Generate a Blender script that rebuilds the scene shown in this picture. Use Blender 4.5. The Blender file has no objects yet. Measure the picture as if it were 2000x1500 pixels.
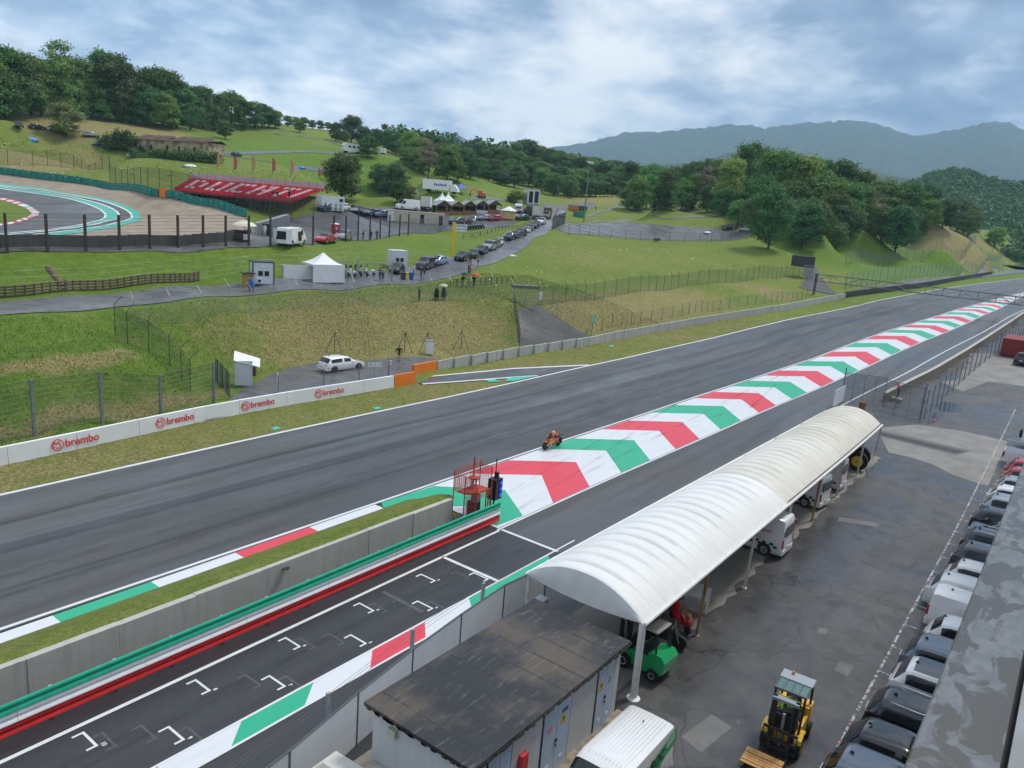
import bpy, math, random
import numpy as np
from mathutils import Vector, Matrix

random.seed(7)
rng = np.random.default_rng(11)
sc = bpy.context.scene
C = sc.collection
R_ = math.radians

# ------------------------------------------------------------------ camera
FPX = 1505.0
CAMH = 17.0
def _cd(p): return np.array([p[0] - 1000.0, -(p[1] - 750.0), -FPX])
_X = _cd((2160, 495)); _X /= np.linalg.norm(_X)
_Y = _cd((-1065, 235)); _Y -= _X * np.dot(_X, _Y); _Y /= np.linalg.norm(_Y)
_Z = np.cross(_X, _Y)
ROT = np.array([_X, _Y, _Z])          # world = ROT @ camera ; world X runs along the straight
cam = bpy.data.cameras.new('camera')
cam.sensor_width = 36.0
cam.lens = FPX / 2000 * 36.0
cam.clip_start = 0.1
cam.clip_end = 30000
camo = bpy.data.objects.new('camera', cam)
C.objects.link(camo)
M4 = Matrix([list(ROT[i]) + [0] for i in range(3)] + [[0, 0, 0, 1]])
camo.matrix_world = Matrix.Translation((0, 0, CAMH)) @ M4
sc.camera = camo

# ------------------------------------------------------------------ world: cloudy sky
SKO1, SKO2 = (12.2, 9.5, 1.6), (20.5, 3.3, 2.0)
SUN_EL, SUN_AZ = R_(60), R_(-20)      # azimuth measured in world XY from +X
w = bpy.data.worlds.new('World'); sc.world = w; w.use_nodes = True
nt = w.node_tree; nt.nodes.clear()
def N(t, **k):
    n = nt.nodes.new(t)
    for a, b in k.items(): setattr(n, a, b)
    return n
def LK(a, b): nt.links.new(a, b)
out = N('ShaderNodeOutputWorld')
sky = N('ShaderNodeTexSky', sky_type='NISHITA', sun_disc=False, sun_elevation=SUN_EL, sun_rotation=math.pi / 2 - SUN_AZ, altitude=300, dust_density=2.0)
bgs = N('ShaderNodeBackground'); bgs.inputs['Strength'].default_value = 0.085
LK(sky.outputs[0], bgs.inputs[0])
tc = N('ShaderNodeTexCoord')
sep = N('ShaderNodeSeparateXYZ'); LK(tc.outputs['Generated'], sep.inputs[0])
def math_(op, a, b=None, clamp=False):
    n = N('ShaderNodeMath', operation=op); n.use_clamp = clamp
    for i, v in enumerate((a, b)):
        if v is None: continue
        if isinstance(v, (int, float)): n.inputs[i].default_value = v
        else: LK(v, n.inputs[i])
    return n.outputs[0]
# project the view direction on a cloud deck so the clouds flatten towards the horizon
zz = math_('ADD', math_('MAXIMUM', sep.outputs[2], 0.0), 0.30)
cx = math_('DIVIDE', sep.outputs[0], zz); cy = math_('DIVIDE', sep.outputs[1], zz)
comb = N('ShaderNodeCombineXYZ'); LK(cx, comb.inputs[0]); LK(cy, comb.inputs[1]); LK(math_('MULTIPLY', sep.outputs[2], 2.0), comb.inputs[2])
def noise(vec, scale, detail, rough, off=(0, 0, 0), dist=0.0):
    m = N('ShaderNodeMapping'); m.inputs['Location'].default_value = off; LK(vec, m.inputs[0])
    n = N('ShaderNodeTexNoise'); n.inputs['Scale'].default_value = scale; n.inputs['Detail'].default_value = detail
    n.inputs['Roughness'].default_value = rough; n.inputs['Distortion'].default_value = dist
    LK(m.outputs[0], n.inputs['Vector']); return n.outputs[0]
def ramp(fac, stops):
    r = N('ShaderNodeValToRGB'); e = r.color_ramp.elements
    while len(e) < len(stops): e.new(0.5)
    for i, (p, c) in enumerate(stops): e[i].position = p; e[i].color = (*c, 1) if len(c) == 3 else c
    LK(fac, r.inputs[0]); return r.outputs[0]
big = noise(comb.outputs[0], 0.85, 5, 0.48, SKO1, 0.2)
fine = noise(comb.outputs[0], 3.0, 12, 0.60, SKO2, 0.1)
mixv = math_('ADD', math_('MULTIPLY', big, 0.5), math_('MULTIPLY', fine, 0.5))
cloudcol = ramp(mixv, [(0.40, (0.17, 0.25, 0.39)), (0.46, (0.28, 0.37, 0.54)), (0.49, (0.42, 0.51, 0.66)), (0.53, (0.62, 0.69, 0.80)), (0.60, (1.0, 1.0, 1.0))])
# cumulus banks lying low along the horizon
hx = N('ShaderNodeMapping'); hx.inputs['Scale'].default_value = (1, 1, 1.8); LK(tc.outputs['Generated'], hx.inputs[0])
low = noise(hx.outputs[0], 6.5, 10, 0.56, (1.0, 4.0, 2.0), 0.15)
lowm = math_('SUBTRACT', math_('MULTIPLY', low, 0.35), sep.outputs[2])
lowmask = ramp(lowm, [(0.085, (0, 0, 0)), (0.115, (1, 1, 1))])
lowcol = ramp(noise(hx.outputs[0], 7.0, 9, 0.54, (5, 5, 1.2), 0.1), [(0.36, (0.40, 0.47, 0.58)), (0.48, (0.64, 0.70, 0.78)), (0.60, (1.0, 1.0, 1.0))])
mx = N('ShaderNodeMix', data_type='RGBA'); LK(lowmask, mx.inputs[0]); LK(cloudcol, mx.inputs[6]); LK(lowcol, mx.inputs[7])
bgc = N('ShaderNodeBackground'); bgc.inputs['Strength'].default_value = 0.72
LK(mx.outputs[2], bgc.inputs[0])
gap = ramp(noise(comb.outputs[0], 1.9, 7, 0.55, (0.2, 6.6, 3.0), 0.4), [(0.33, (0, 0, 0)), (0.42, (1, 1, 1))])
gap2 = math_('MAXIMUM', math_('ADD', math_('MULTIPLY', gap, 0.35), 0.65), lowmask)
ms = N('ShaderNodeMixShader'); LK(gap2, ms.inputs[0]); LK(bgs.outputs[0], ms.inputs[1]); LK(bgc.outputs[0], ms.inputs[2])
LK(ms.outputs[0], out.inputs[0])

sun = bpy.data.lights.new('sun', 'SUN'); sun.energy = 1.5; sun.angle = R_(11); sun.color = (1.0, 0.96, 0.9)
suno = bpy.data.objects.new('sun', sun); C.objects.link(suno)
sd = Vector((math.cos(SUN_AZ) * math.cos(SUN_EL), math.sin(SUN_AZ) * math.cos(SUN_EL), math.sin(SUN_EL)))
suno.rotation_euler = sd.to_track_quat('Z', 'Y').to_euler()
suno.location = (0, 0, 120)
sc.view_settings.view_transform = 'Standard'; sc.view_settings.look = 'None'
sc.view_settings.exposure = 0.70; sc.view_settings.gamma = 1.0; sc.view_settings.use_curve_mapping = False
sc.render.engine = 'CYCLES'
sc.cycles.use_denoising = True; w.cycles.sampling_method = "MANUAL"; w.cycles.sample_map_resolution = 512
try: sc.cycles.denoiser = 'OPENIMAGEDENOISE'
except Exception: pass
sc.cycles.max_bounces = 6; sc.cycles.diffuse_bounces = 3; sc.cycles.glossy_bounces = 3
sc.cycles.transparent_max_bounces = 24; sc.cycles.transmission_bounces = 4; sc.cycles.volume_bounces = 2
sc.cycles.sample_clamp_indirect = 6.0
sc.cycles.caustics_reflective = False; sc.cycles.caustics_refractive = False

# ------------------------------------------------------------------ terrain
def ray(px, py): return ROT @ _cd((px, py))
O3 = np.array([0, 0, CAMH])
def gz(px, py, z=0.0):
    d = ray(px, py); return O3 + d * ((z - CAMH) / d[2])
def gd(px, py, dist):
    d = ray(px, py); return O3 + d * (dist / np.linalg.norm(d))
CX = np.array([-400, 52, 60, 68.4, 76.5, 84.6, 100.8, 109, 117, 125, 141, 157.5, 165.6, 210, 255, 330, 420])
CZ = np.array([0, 0, .08, .28, .42, .62, 1.27, 1.9, 2.4, 2.85, 3.4, 3.97, 4.35, 5.1, 5.6, 6.2, 6.6])
_fx = np.arange(-400, 421, 1.0); _k = np.exp(-np.linspace(-2, 2, 17) ** 2); _k /= _k.sum()
_fz = np.convolve(np.pad(np.interp(_fx, CX, CZ), 8, mode='edge'), _k, 'valid')
def hc(x): return np.interp(x, _fx, _fz)
def atc(px, py, dz=0.0):
    "pixel -> point on the corridor of the straight (height depends on X only)"
    d = ray(px, py); lo, hi = 5.0, 900.0
    n = np.linalg.norm(d[:2]); d = d / n
    for _ in range(60):
        t = (lo + hi) / 2; p = O3 + d * t
        if p[2] > hc(p[0]) + dz: lo = t
        else: hi = t
    return O3 + d * lo
class Line:
    "Y as a function of X from pixels on the corridor; constant beyond the ends"
    def __init__(s, pts, x0=None):
        p = np.array([atc(*q) for q in pts]); i = np.argsort(p[:, 0]); p = p[i]
        xs = np.arange(-80, 335, 1.0); ys = np.interp(xs, p[:, 0], p[:, 1])
        # extend the far end along its last slope
        m = xs > p[-1, 0]; sl = (p[-1, 1] - p[-2, 1]) / (p[-1, 0] - p[-2, 0]); ys[m] = p[-1, 1] + sl * (xs[m] - p[-1, 0])
        k = np.ones(21) / 21; s.x = xs; s.y = np.convolve(np.pad(ys, 10, mode='edge'), k, 'valid')
    def __call__(s, x): return np.interp(x, s.x, s.y)
class Off:
    def __init__(s, l, d): s.l, s.d = l, d
    def __call__(s, x): return s.l(x) + s.d
L_low = Line([(0, 1490), (980, 1033), (1250, 910), (1500, 800), (1687, 720), (1847, 651), (1950, 605), (1985, 585)])
L_up = Line([(0, 1228), (603, 1027), (1058, 873), (1250, 810), (1500, 728), (1628, 685), (1745, 643), (1868, 605), (1950, 583), (2000, 571)])
L_far = Line([(0, 965), (500, 852), (1000, 746), (1150, 713), (1330, 672), (1500, 633), (1660, 600), (1820, 567), (1900, 555), (2000, 543)])
L_wall = Line([(0, 913), (250, 853), (500, 797), (780, 757), (1000, 703), (1250, 652), (1500, 612), (1645, 583), (1800, 562), (1960, 533), (2000, 527)])
L_pit = Line([(1653, 784), (1800, 712), (1900, 660), (2000, 605)])
L_pwall = Line([(1700, 800), (1745, 774), (1800, 748), (1900, 690), (2000, 620)])
L_pfence = Line([(1795, 825), (1870, 750), (1960, 680), (2000, 652)])

CTRL = []
def cz(*l):
    for px, py, z in l: CTRL.append(gz(px, py, z))
def cdist(*l):
    for px, py, d in l: CTRL.append(gd(px, py, d))
cz((0, 868, .25), (200, 815, .25), (400, 768, .25), (0, 850, .4), (200, 800, .4), (360, 762, .5),
   (0, 722, 3.5), (150, 705, 3.5), (260, 690, 3.3), (0, 700, 3.75), (150, 685, 3.75), (0, 650, 4.5), (150, 640, 4.5), (215, 602, 5.4), (100, 620, 5.1),
   (0, 613, 5.3), (215, 590, 5.6), (400, 572, 5.9), (560, 560, 6.1), (700, 548, 6.2), (0, 590, 5.45), (300, 568, 5.75), (480, 553, 6.0),
   (0, 583, 5.6), (200, 567, 5.8), (385, 550, 6.0), (640, 545, 6.2), (760, 535, 6.3), (835, 525, 6.7),
   (0, 495, 8.75), (150, 493, 8.85), (300, 490, 8.95), (420, 485, 9.2), (560, 482, 9.5), (650, 472, 9.6), (800, 462, 9.8), (860, 455, 10),
   (560, 520, 7.4), (700, 510, 7.6), (850, 495, 8.0), (920, 480, 9.2), (1000, 455, 11.3),
   (0, 468, 9.0), (200, 470, 9.1), (420, 460, 9.6), (0, 420, 10.2), (275, 420, 10.3), (0, 370, 12.2), (150, 370, 12), (0, 345, 14), (100, 352, 13.7),
   (250, 376, 12.9), (350, 393, 12.3), (440, 412, 11.8), (480, 426, 11.3), (500, 445, 10.5), (600, 455, 10.3),
   (650, 455, 10), (700, 440, 10.3), (760, 430, 10.8), (640, 412, 11.5), (700, 406, 11.9), (800, 412, 11.9), (900, 425, 12), (1000, 430, 12.4), (940, 440, 11.5),
   (905, 509, 7.9), (980, 478, 9.2), (1056, 440, 12.6), (960, 530, 6.6), (1000, 555, 5.6), (1100, 545, 5.4), (1100, 490, 8.8), (1110, 455, 11.5),
   (1250, 480, 9.5), (1250, 540, 6), (1350, 530, 6.5), (1450, 520, 7.2), (1400, 470, 11.3), (1250, 442, 13.3), (1150, 442, 13.0), (1350, 449, 13.4),
   (700, 606, 4.6), (850, 593, 4.7), (990, 594, 4.7), (450, 626, 4.3), (300, 647, 3.8), (240, 652, 3.6), (700, 580, 5.2), (850, 570, 5.3), (450, 590, 5.3),
   (700, 690, .8), (850, 682, .8), (560, 702, .8), (960, 672, .7), (600, 742, .3), (700, 722, .4), (780, 712, .45), (500, 772, .2), (780, 650, 2.3), (600, 655, 2.4), (950, 640, 2.2), (420, 690, 1.8), (330, 720, 1.6),
   (1018, 600, 4.0), (1060, 640, 1.9), (1105, 668, .7), (1100, 589, 4.2), (1250, 568, 5), (1400, 553, 5.8), (1500, 546, 6.3),
   (1160, 650, .9), (1250, 638, 1.3), (1400, 613, 2.3), (1550, 593, 3.4), (1570, 560, 5.0), (1600, 547, 6.0), (1575, 512, 8.6),
   (1500, 487, 11.0), (1630, 487, 11.9), (1745, 492, 11.9), (1700, 503, 9.8), (1700, 556, 5.2), (1850, 540, 6.2), (1850, 531, 7.0), (1960, 520, 8.0), (1700, 528, 7.6), (1850, 508, 10.3), (1960, 505, 11.0), (1600, 510, 8.8), (1800, 502, 10.6), (1780, 515, 9.0), (1650, 510, 8.6), (1650, 495, 10.5), (1750, 525, 7.9), (1800, 525, 7.75), (1900, 515, 9.0), (1900, 500, 11.5))
cdist((40, 247, 260), (180, 267, 290), (0, 292, 225), (100, 312, 225), (250, 312, 240), (330, 303, 262), (400, 300, 268), (250, 342, 205), (130, 332, 200),
      (405, 335, 225), (500, 345, 215), (600, 350, 225), (700, 388, 190), (665, 390, 188), (780, 386, 196), (860, 367, 232), (950, 387, 255), (1080, 396, 292),
      (560, 252, 420), (620, 264, 430), (450, 272, 380), (450, 302, 300), (600, 302, 330), (686, 300, 345), (760, 312, 340), (550, 322, 262), (850, 332, 300), (900, 352, 300),
      (1100, 411, 288), (1050, 402, 300), (1140, 402, 335), (1275, 409, 290), (1200, 420, 300), (1400, 412, 300), (1450, 452, 262), (1440, 425, 285),
      (1850, 491, 300), (1950, 489, 368), (1850, 444, 342), (1900, 472, 352), (1800, 432, 332), (1700, 460, 282), (1600, 450, 252),
      (150, 225, 330), (300, 240, 340), (450, 235, 420), (0, 215, 300), (50, 190, 420), (200, 190, 460), (350, 210, 470),
      (900, 332, 420), (1000, 342, 450), (1100, 352, 480), (1200, 375, 480), (1000, 312, 530), (1060, 322, 560), (1300, 385, 430), (1400, 360, 410), (1500, 340, 430),
      (1600, 375, 400), (1700, 395, 400), (1800, 415, 385), (760, 290, 480), (650, 255, 560), (1200, 385, 400), (1120, 385, 390))
for az in range(-30, 140, 17):                     # far ring, valley floor
    for r_, z_ in ((820, 22), (1150, 18)):
        CTRL.append(np.array([r_ * math.cos(R_(az)), r_ * math.sin(R_(az)), z_ + (14 if az > 60 else 0)]))
for a_, dy in ((-250, -20), (-600, -48)):           # the same profile continued left of the frame
    cz(*[(a_, y + dy, z) for y, z in ((868, .25), (850, .4), (722, 3.5), (650, 4.5), (613, 5.3), (590, 5.45), (583, 5.6), (495, 8.75), (468, 9.0), (420, 10.2), (370, 12.2))])
    cdist(*[(a_, y + dy, d) for y, d in ((345, 205), (292, 228), (247, 262), (215, 310), (190, 420))])
for a_, dy in ((2120, 10), (2400, 32)):
    cdist((a_, 518 + dy, 380), (a_, 505 + dy, 395), (a_, 492 + dy, 410), (a_, 480 + dy, 440))
for p_ in (gd(338, 371, 158) - [0, 0, .7], gd(450, 383, 152) - [0, 0, 1.6], gd(566, 394, 146) - [0, 0, 3.0], gd(372, 350, 176) - [0, 0, .9], gd(500, 360, 170) - [0, 0, 1.0], gd(632, 371, 164) - [0, 0, 1.6]): CTRL.append(np.array(p_))
CTRL = np.array(CTRL)
_zx = np.arange(-60, 330, 12.0)
_zero = np.stack([_zx, L_wall(_zx) + 1.6, np.zeros_like(_zx)], 1)
RP = np.vstack([CTRL[:, :2], _zero[:, :2]])
RV = np.concatenate([CTRL[:, 2] - hc(CTRL[:, 0]), _zero[:, 2]])
def _phi(r): return np.sqrt(r * r + 9.0)
_A = _phi(np.linalg.norm(RP[:, None] - RP[None], axis=2)); _P = np.hstack([np.ones((len(RP), 1)), RP / 100])
_S = np.block([[_A + np.eye(len(RP)) * -0.02, _P], [_P.T, np.zeros((3, 3))]])
_W = np.linalg.solve(_S, np.concatenate([RV, np.zeros(3)]))
def H(x, y):
    x = np.asarray(x, float); y = np.asarray(y, float); sh = x.shape; xf = x.ravel(); yf = y.ravel(); o = np.zeros_like(xf)
    yw = L_wall(xf)
    wgt = np.clip((yf - yw - 0.6) / 2.0, 0, 1); wgt = wgt * wgt * (3 - 2 * wgt)
    wgt *= 1 - np.clip((xf - 330) / 60, 0, 1) * np.clip((yw + 25 - yf) / 25, 0, 1)
    for i in range(0, len(xf), 20000):
        sl = slice(i, i + 20000)
        r = np.sqrt((xf[sl, None] - RP[None, :, 0]) ** 2 + (yf[sl, None] - RP[None, :, 1]) ** 2)
        o[sl] = _phi(r) @ _W[:len(RP)] + _W[len(RP)] + _W[len(RP) + 1] * xf[sl] / 100 + _W[len(RP) + 2] * yf[sl] / 100
    o = np.maximum(o, -2.0)
    return (hc(xf) + wgt * o).reshape(sh)
def h1(x, y): return float(H(np.array([x]), np.array([y]))[0])
def at(px, py, dmin=20.0, dmax=1100.0):
    "pixel -> first point where the view ray meets the terrain"
    d = ray(px, py); d = d / np.linalg.norm(d[:2])
    t = np.concatenate([np.arange(dmin, 150, .5), np.arange(150, 500, 1.0), np.arange(500, dmax, 4.0)])
    P = O3[None] + d[None] * t[:, None]
    below = P[:, 2] < H(P[:, 0], P[:, 1])
    if not below.any():
        i = int(np.argmin(P[:, 2] - H(P[:, 0], P[:, 1]))); p = P[i]; return np.array([p[0], p[1], h1(p[0], p[1])])
    i = int(np.argmax(below)); a, b = (t[i - 1] if i else t[0] - 1), t[i]
    for _ in range(12):
        m = (a + b) / 2; p = O3 + d * m
        if p[2] < h1(p[0], p[1]): b = m
        else: a = m
    p = O3 + d * b
    return np.array([p[0], p[1], h1(p[0], p[1])])
# ------------------------------------------------------------------ mesh helpers
class MB:
    def __init__(s): s.v, s.f = [], []
    def add(s, vs, fs):
        o = len(s.v); s.v += [tuple(map(float, q)) for q in vs]; s.f += [tuple(i + o for i in q) for q in fs]; return s
    def box(s, c, d, rz=0.0, rx=0.0, ry=0.0, taper=1.0):
        x, y, z = d[0] / 2, d[1] / 2, d[2] / 2
        vs = [Vector((a * x * (taper if cc > 0 else 1), b * y * (taper if cc > 0 else 1), cc * z)) for cc in (-1, 1) for a, b in ((-1, -1), (1, -1), (1, 1), (-1, 1))]
        if rx or ry or rz:
            m = Matrix.Rotation(rz, 3, 'Z') @ Matrix.Rotation(ry, 3, 'Y') @ Matrix.Rotation(rx, 3, 'X'); vs = [m @ q for q in vs]
        return s.add([(q[0] + c[0], q[1] + c[1], q[2] + c[2]) for q in vs], [(3, 2, 1, 0), (4, 5, 6, 7), (0, 1, 5, 4), (1, 2, 6, 5), (2, 3, 7, 6), (3, 0, 4, 7)])
    def b0(s, x0, x1, y0, y1, z0, z1): return s.box(((x0 + x1) / 2, (y0 + y1) / 2, (z0 + z1) / 2), (x1 - x0, y1 - y0, z1 - z0))
    def tube(s, p0, p1, r0, r1=None, n=8, cap=True):
        r1 = r0 if r1 is None else r1; a, b = Vector(p0), Vector(p1); d = (b - a)
        if d.length < 1e-6: return s
        q = d.normalized().to_track_quat('Z', 'Y').to_matrix(); vs = []
        for p, r in ((a, r0), (b, r1)):
            for i in range(n):
                t = 2 * math.pi * i / n; vs.append(p + q @ Vector((r * math.cos(t), r * math.sin(t), 0)))
        fs = [(i, (i + 1) % n, n + (i + 1) % n, n + i) for i in range(n)]
        if cap: fs += [tuple(range(n - 1, -1, -1)), tuple(range(n, 2 * n))]
        return s.add(vs, fs)
    def poly(s, pts, r, n=6):
        for a, b in zip(pts[:-1], pts[1:]): s.tube(a, b, r, r, n)
        return s
    def lathe(s, prof, c=(0, 0, 0), n=16, axis='Z', cap=True):
        vs = []
        for r, z in prof:
            for i in range(n):
                t = 2 * math.pi * i / n; a, b = r * math.cos(t), r * math.sin(t)
                vs.append({'Z': (c[0] + a, c[1] + b, c[2] + z), 'Y': (c[0] + a, c[1] + z, c[2] - b), 'X': (c[0] + z, c[1] + a, c[2] + b)}[axis])
        fs = [(k * n + i, k * n + (i + 1) % n, (k + 1) * n + (i + 1) % n, (k + 1) * n + i) for k in range(len(prof) - 1) for i in range(n)]
        if cap: fs += [tuple(range(n - 1, -1, -1)), tuple(range((len(prof) - 1) * n, len(prof) * n))]
        return s.add(vs, fs)
    def prism(s, pts, z0, z1):
        n = len(pts)
        return s.add([(x, y, z0) for x, y in pts] + [(x, y, z1) for x, y in pts], [tuple(range(n - 1, -1, -1)), tuple(range(n, 2 * n))] + [(i, (i + 1) % n, n + (i + 1) % n, n + i) for i in range(n)])
    def prism_y(s, pts, y0, y1):            # outline in XZ, extruded along Y
        n = len(pts)
        return s.add([(x, y0, z) for x, z in pts] + [(x, y1, z) for x, z in pts], [tuple(range(n)), tuple(range(2 * n - 1, n - 1, -1))] + [(i, n + i, n + (i + 1) % n, (i + 1) % n) for i in range(n)])
    def grid(s, P):
        nu, nv = len(P), len(P[0])
        return s.add([q for r in P for q in r], [(i * nv + j, (i + 1) * nv + j, (i + 1) * nv + j + 1, i * nv + j + 1) for i in range(nu - 1) for j in range(nv - 1)])
    def ball(s, c, r, n=10, m=7, sq=(1, 1, 1)):
        return s.lathe([(max(1e-3, r * math.sin(math.pi * k / m)), -r * math.cos(math.pi * k / m)) for k in range(m + 1)], (0, 0, 0), n, 'Z', False)._mv(c, sq, n * (m + 1))
    def _mv(s, c, sq, k):
        s.v[-k:] = [(q[0] * sq[0] + c[0], q[1] * sq[1] + c[1], q[2] * sq[2] + c[2]) for q in s.v[-k:]]; return s
    def mesh(s, name, smooth=False, ang=None):
        me = bpy.data.meshes.new(name); me.from_pydata(s.v, [], s.f); me.validate(); me.update()
        if smooth:
            me.shade_smooth()
            if ang: me.set_sharp_from_angle(angle=R_(ang))
        return me
    def build(s, name, m, parent=None, smooth=False, ang=40, loc=None):
        return link(name, s.mesh(name, smooth, ang), m, parent, loc)
def link(name, me, m, parent=None, loc=None):
    o = bpy.data.objects.new(name, me); C.objects.link(o)
    if m is not None:
        if len(me.materials) == 0: me.materials.append(m)
        elif me.materials[0] != m: o.material_slots[0].link = 'OBJECT'; o.material_slots[0].material = m
    if parent is not None: o.parent = parent
    if loc is not None: o.location = loc
    return o
def tag(o, label, cat, group=None):
    o['label'] = label; o['category'] = cat
    if group: o['group'] = group
    return o
def struct(o, kind='structure'): o['kind'] = kind; return o
def thing(name, label, cat, loc=(0, 0, 0), rz=0.0, group=None, s=1.0):
    o = bpy.data.objects.new(name, None); C.objects.link(o); o.empty_display_size = .3
    o.location = loc; o.rotation_euler = (0, 0, rz); o.scale = (s, s, s)
    return tag(o, label, cat, group)
def copy_tree(o, parent=None):
    c = o.copy(); C.objects.link(c); c.parent = parent
    for ch in o.children: copy_tree(ch, c)
    return c
def npmesh(name, V, F):
    "numpy vertices and equal-sized faces -> mesh"
    me = bpy.data.meshes.new(name); V = np.asarray(V, np.float32); F = np.asarray(F, np.int32); k = F.shape[1]
    me.vertices.add(len(V)); me.vertices.foreach_set('co', V.ravel()); me.loops.add(F.size); me.loops.foreach_set('vertex_index', F.ravel())
    me.polygons.add(len(F)); me.polygons.foreach_set('loop_start', np.arange(0, F.size, k, dtype=np.int32)); me.update(calc_edges=True); return me

# ------------------------------------------------------------------ materials
MATS = {}
def mat(name, col, rough=.6, metal=0.0, var=0.0, scale=3.0, bump=0.0, spec=.5, col2=None, detail=5, coat=0.0, bscale=None, emit=None, alpha=None, rvar=0.0, stretch=None, thr=None):
    if name in MATS: return MATS[name]
    m = bpy.data.materials.new(name); m.use_nodes = True; n = m.node_tree; b = n.nodes['Principled BSDF']; MATS[name] = m
    b.inputs['Base Color'].default_value = (*col, 1); b.inputs['Roughness'].default_value = rough; b.inputs['Metallic'].default_value = metal
    b.inputs['Specular IOR Level'].default_value = spec; b.inputs['Coat Weight'].default_value = coat; b.inputs['Coat Roughness'].default_value = .06
    if emit: b.inputs['Emission Color'].default_value = (*emit[0], 1); b.inputs['Emission Strength'].default_value = emit[1]
    if alpha is not None: b.inputs['Alpha'].default_value = alpha
    if var or bump or col2 or rvar:
        tcn = n.nodes.new('ShaderNodeTexCoord'); mp = n.nodes.new('ShaderNodeMapping'); n.links.new(tcn.outputs['Object'], mp.inputs[0])
        if stretch: mp.inputs['Scale'].default_value = stretch
        nz = n.nodes.new('ShaderNodeTexNoise'); nz.inputs['Scale'].default_value = scale; nz.inputs['Detail'].default_value = detail; nz.inputs['Roughness'].default_value = .62
        n.links.new(mp.outputs[0], nz.inputs['Vector'])
        c2 = col2 if col2 else tuple(min(1, c * (1 + var)) for c in col); c1 = col if col2 else tuple(c * (1 - var) for c in col)
        rp = n.nodes.new('ShaderNodeValToRGB'); lo, hi = thr if thr else (.32, .68)
        rp.color_ramp.elements[0].position = lo; rp.color_ramp.elements[1].position = hi
        rp.color_ramp.elements[0].color = (*c1, 1); rp.color_ramp.elements[1].color = (*c2, 1)
        n.links.new(nz.outputs[0], rp.inputs[0]); n.links.new(rp.outputs[0], b.inputs['Base Color'])
        if rvar:
            mr = n.nodes.new('ShaderNodeMapRange'); mr.inputs[1].default_value = .3; mr.inputs[2].default_value = .7; mr.inputs[3].default_value = rough - rvar; mr.inputs[4].default_value = rough + rvar
            n.links.new(nz.outputs[0], mr.inputs[0]); n.links.new(mr.outputs[0], b.inputs['Roughness'])
        if bump:
            n2 = n.nodes.new('ShaderNodeTexNoise'); n2.inputs['Scale'].default_value = bscale or scale * 4; n2.inputs['Detail'].default_value = 4
            n.links.new(mp.outputs[0], n2.inputs['Vector'])
            bp = n.nodes.new('ShaderNodeBump'); bp.inputs['Strength'].default_value = bump; bp.inputs['Distance'].default_value = .03
            n.links.new(n2.outputs[0], bp.inputs['Height']); n.links.new(bp.outputs[0], b.inputs['Normal'])
    return m
class NT:
    "small node-tree writer for the larger surface materials"
    def __init__(s, name):
        s.m = bpy.data.materials.new(name); s.m.use_nodes = True; s.t = s.m.node_tree; s.b = s.t.nodes['Principled BSDF']; s.o = s.t.nodes['Material Output']; MATS[name] = s.m
        s.tc = s.t.nodes.new('ShaderNodeTexCoord').outputs['Object']
    def n(s, t, **k):
        q = s.t.nodes.new(t)
        for a, b in k.items(): setattr(q, a, b)
        return q
    def l(s, a, b): s.t.links.new(a, b)
    def put(s, inp, v):
        if isinstance(v, (int, float)): inp.default_value = v
        elif isinstance(v, tuple): inp.default_value = (*v, 1) if len(v) == 3 and len(inp.default_value) == 4 else v
        else: s.l(v, inp)
    def map(s, scale=(1, 1, 1), rot=(0, 0, 0), loc=(0, 0, 0)):
        q = s.n('ShaderNodeMapping'); q.inputs['Scale'].default_value = scale; q.inputs['Rotation'].default_value = rot; q.inputs['Location'].default_value = loc; s.l(s.tc, q.inputs[0]); return q.outputs[0]
    def noise(s, scale, detail=5, rough=.6, vec=None, dist=0.0):
        q = s.n('ShaderNodeTexNoise'); q.inputs['Scale'].default_value = scale; q.inputs['Detail'].default_value = detail; q.inputs['Roughness'].default_value = rough; q.inputs['Distortion'].default_value = dist
        s.l(vec if vec is not None else s.tc, q.inputs['Vector']); return q.outputs[0]
    def vor(s, scale, feature='DISTANCE_TO_EDGE', vec=None, rnd=1.0):
        q = s.n('ShaderNodeTexVoronoi', feature=feature); q.inputs['Scale'].default_value = scale; q.inputs['Randomness'].default_value = rnd
        s.l(vec if vec is not None else s.tc, q.inputs['Vector']); return q.outputs[0]
    def ramp(s, f, stops):
        q = s.n('ShaderNodeValToRGB'); e = q.color_ramp.elements
        while len(e) < len(stops): e.new(.5)
        for i, (p, c) in enumerate(stops): e[i].position = p; e[i].color = (c, c, c, 1) if isinstance(c, (int, float)) else (*c, 1)
        s.l(f, q.inputs[0]); return q.outputs[0]
    def mix(s, f, a, b, mode='MIX'):
        q = s.n('ShaderNodeMix', data_type='RGBA', blend_type=mode); s.put(q.inputs[0], f); s.put(q.inputs[6], a); s.put(q.inputs[7], b); return q.outputs[2]
    def math(s, op, a, b=0.0, clamp=False):
        q = s.n('ShaderNodeMath', operation=op); q.use_clamp = clamp; s.put(q.inputs[0], a); s.put(q.inputs[1], b); return q.outputs[0]
    def attr(s, name): return s.n('ShaderNodeAttribute', attribute_name=name).outputs['Fac']
    def bump(s, h, strength=.5, dist=.05):
        q = s.n('ShaderNodeBump'); q.inputs['Strength'].default_value = strength; q.inputs['Distance'].default_value = dist; s.l(h, q.inputs['Height']); s.l(q.outputs[0], s.b.inputs['Normal'])
    def col(s, c): s.put(s.b.inputs['Base Color'], c); return s
    def rough(s, r): s.put(s.b.inputs['Roughness'], r); return s

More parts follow.
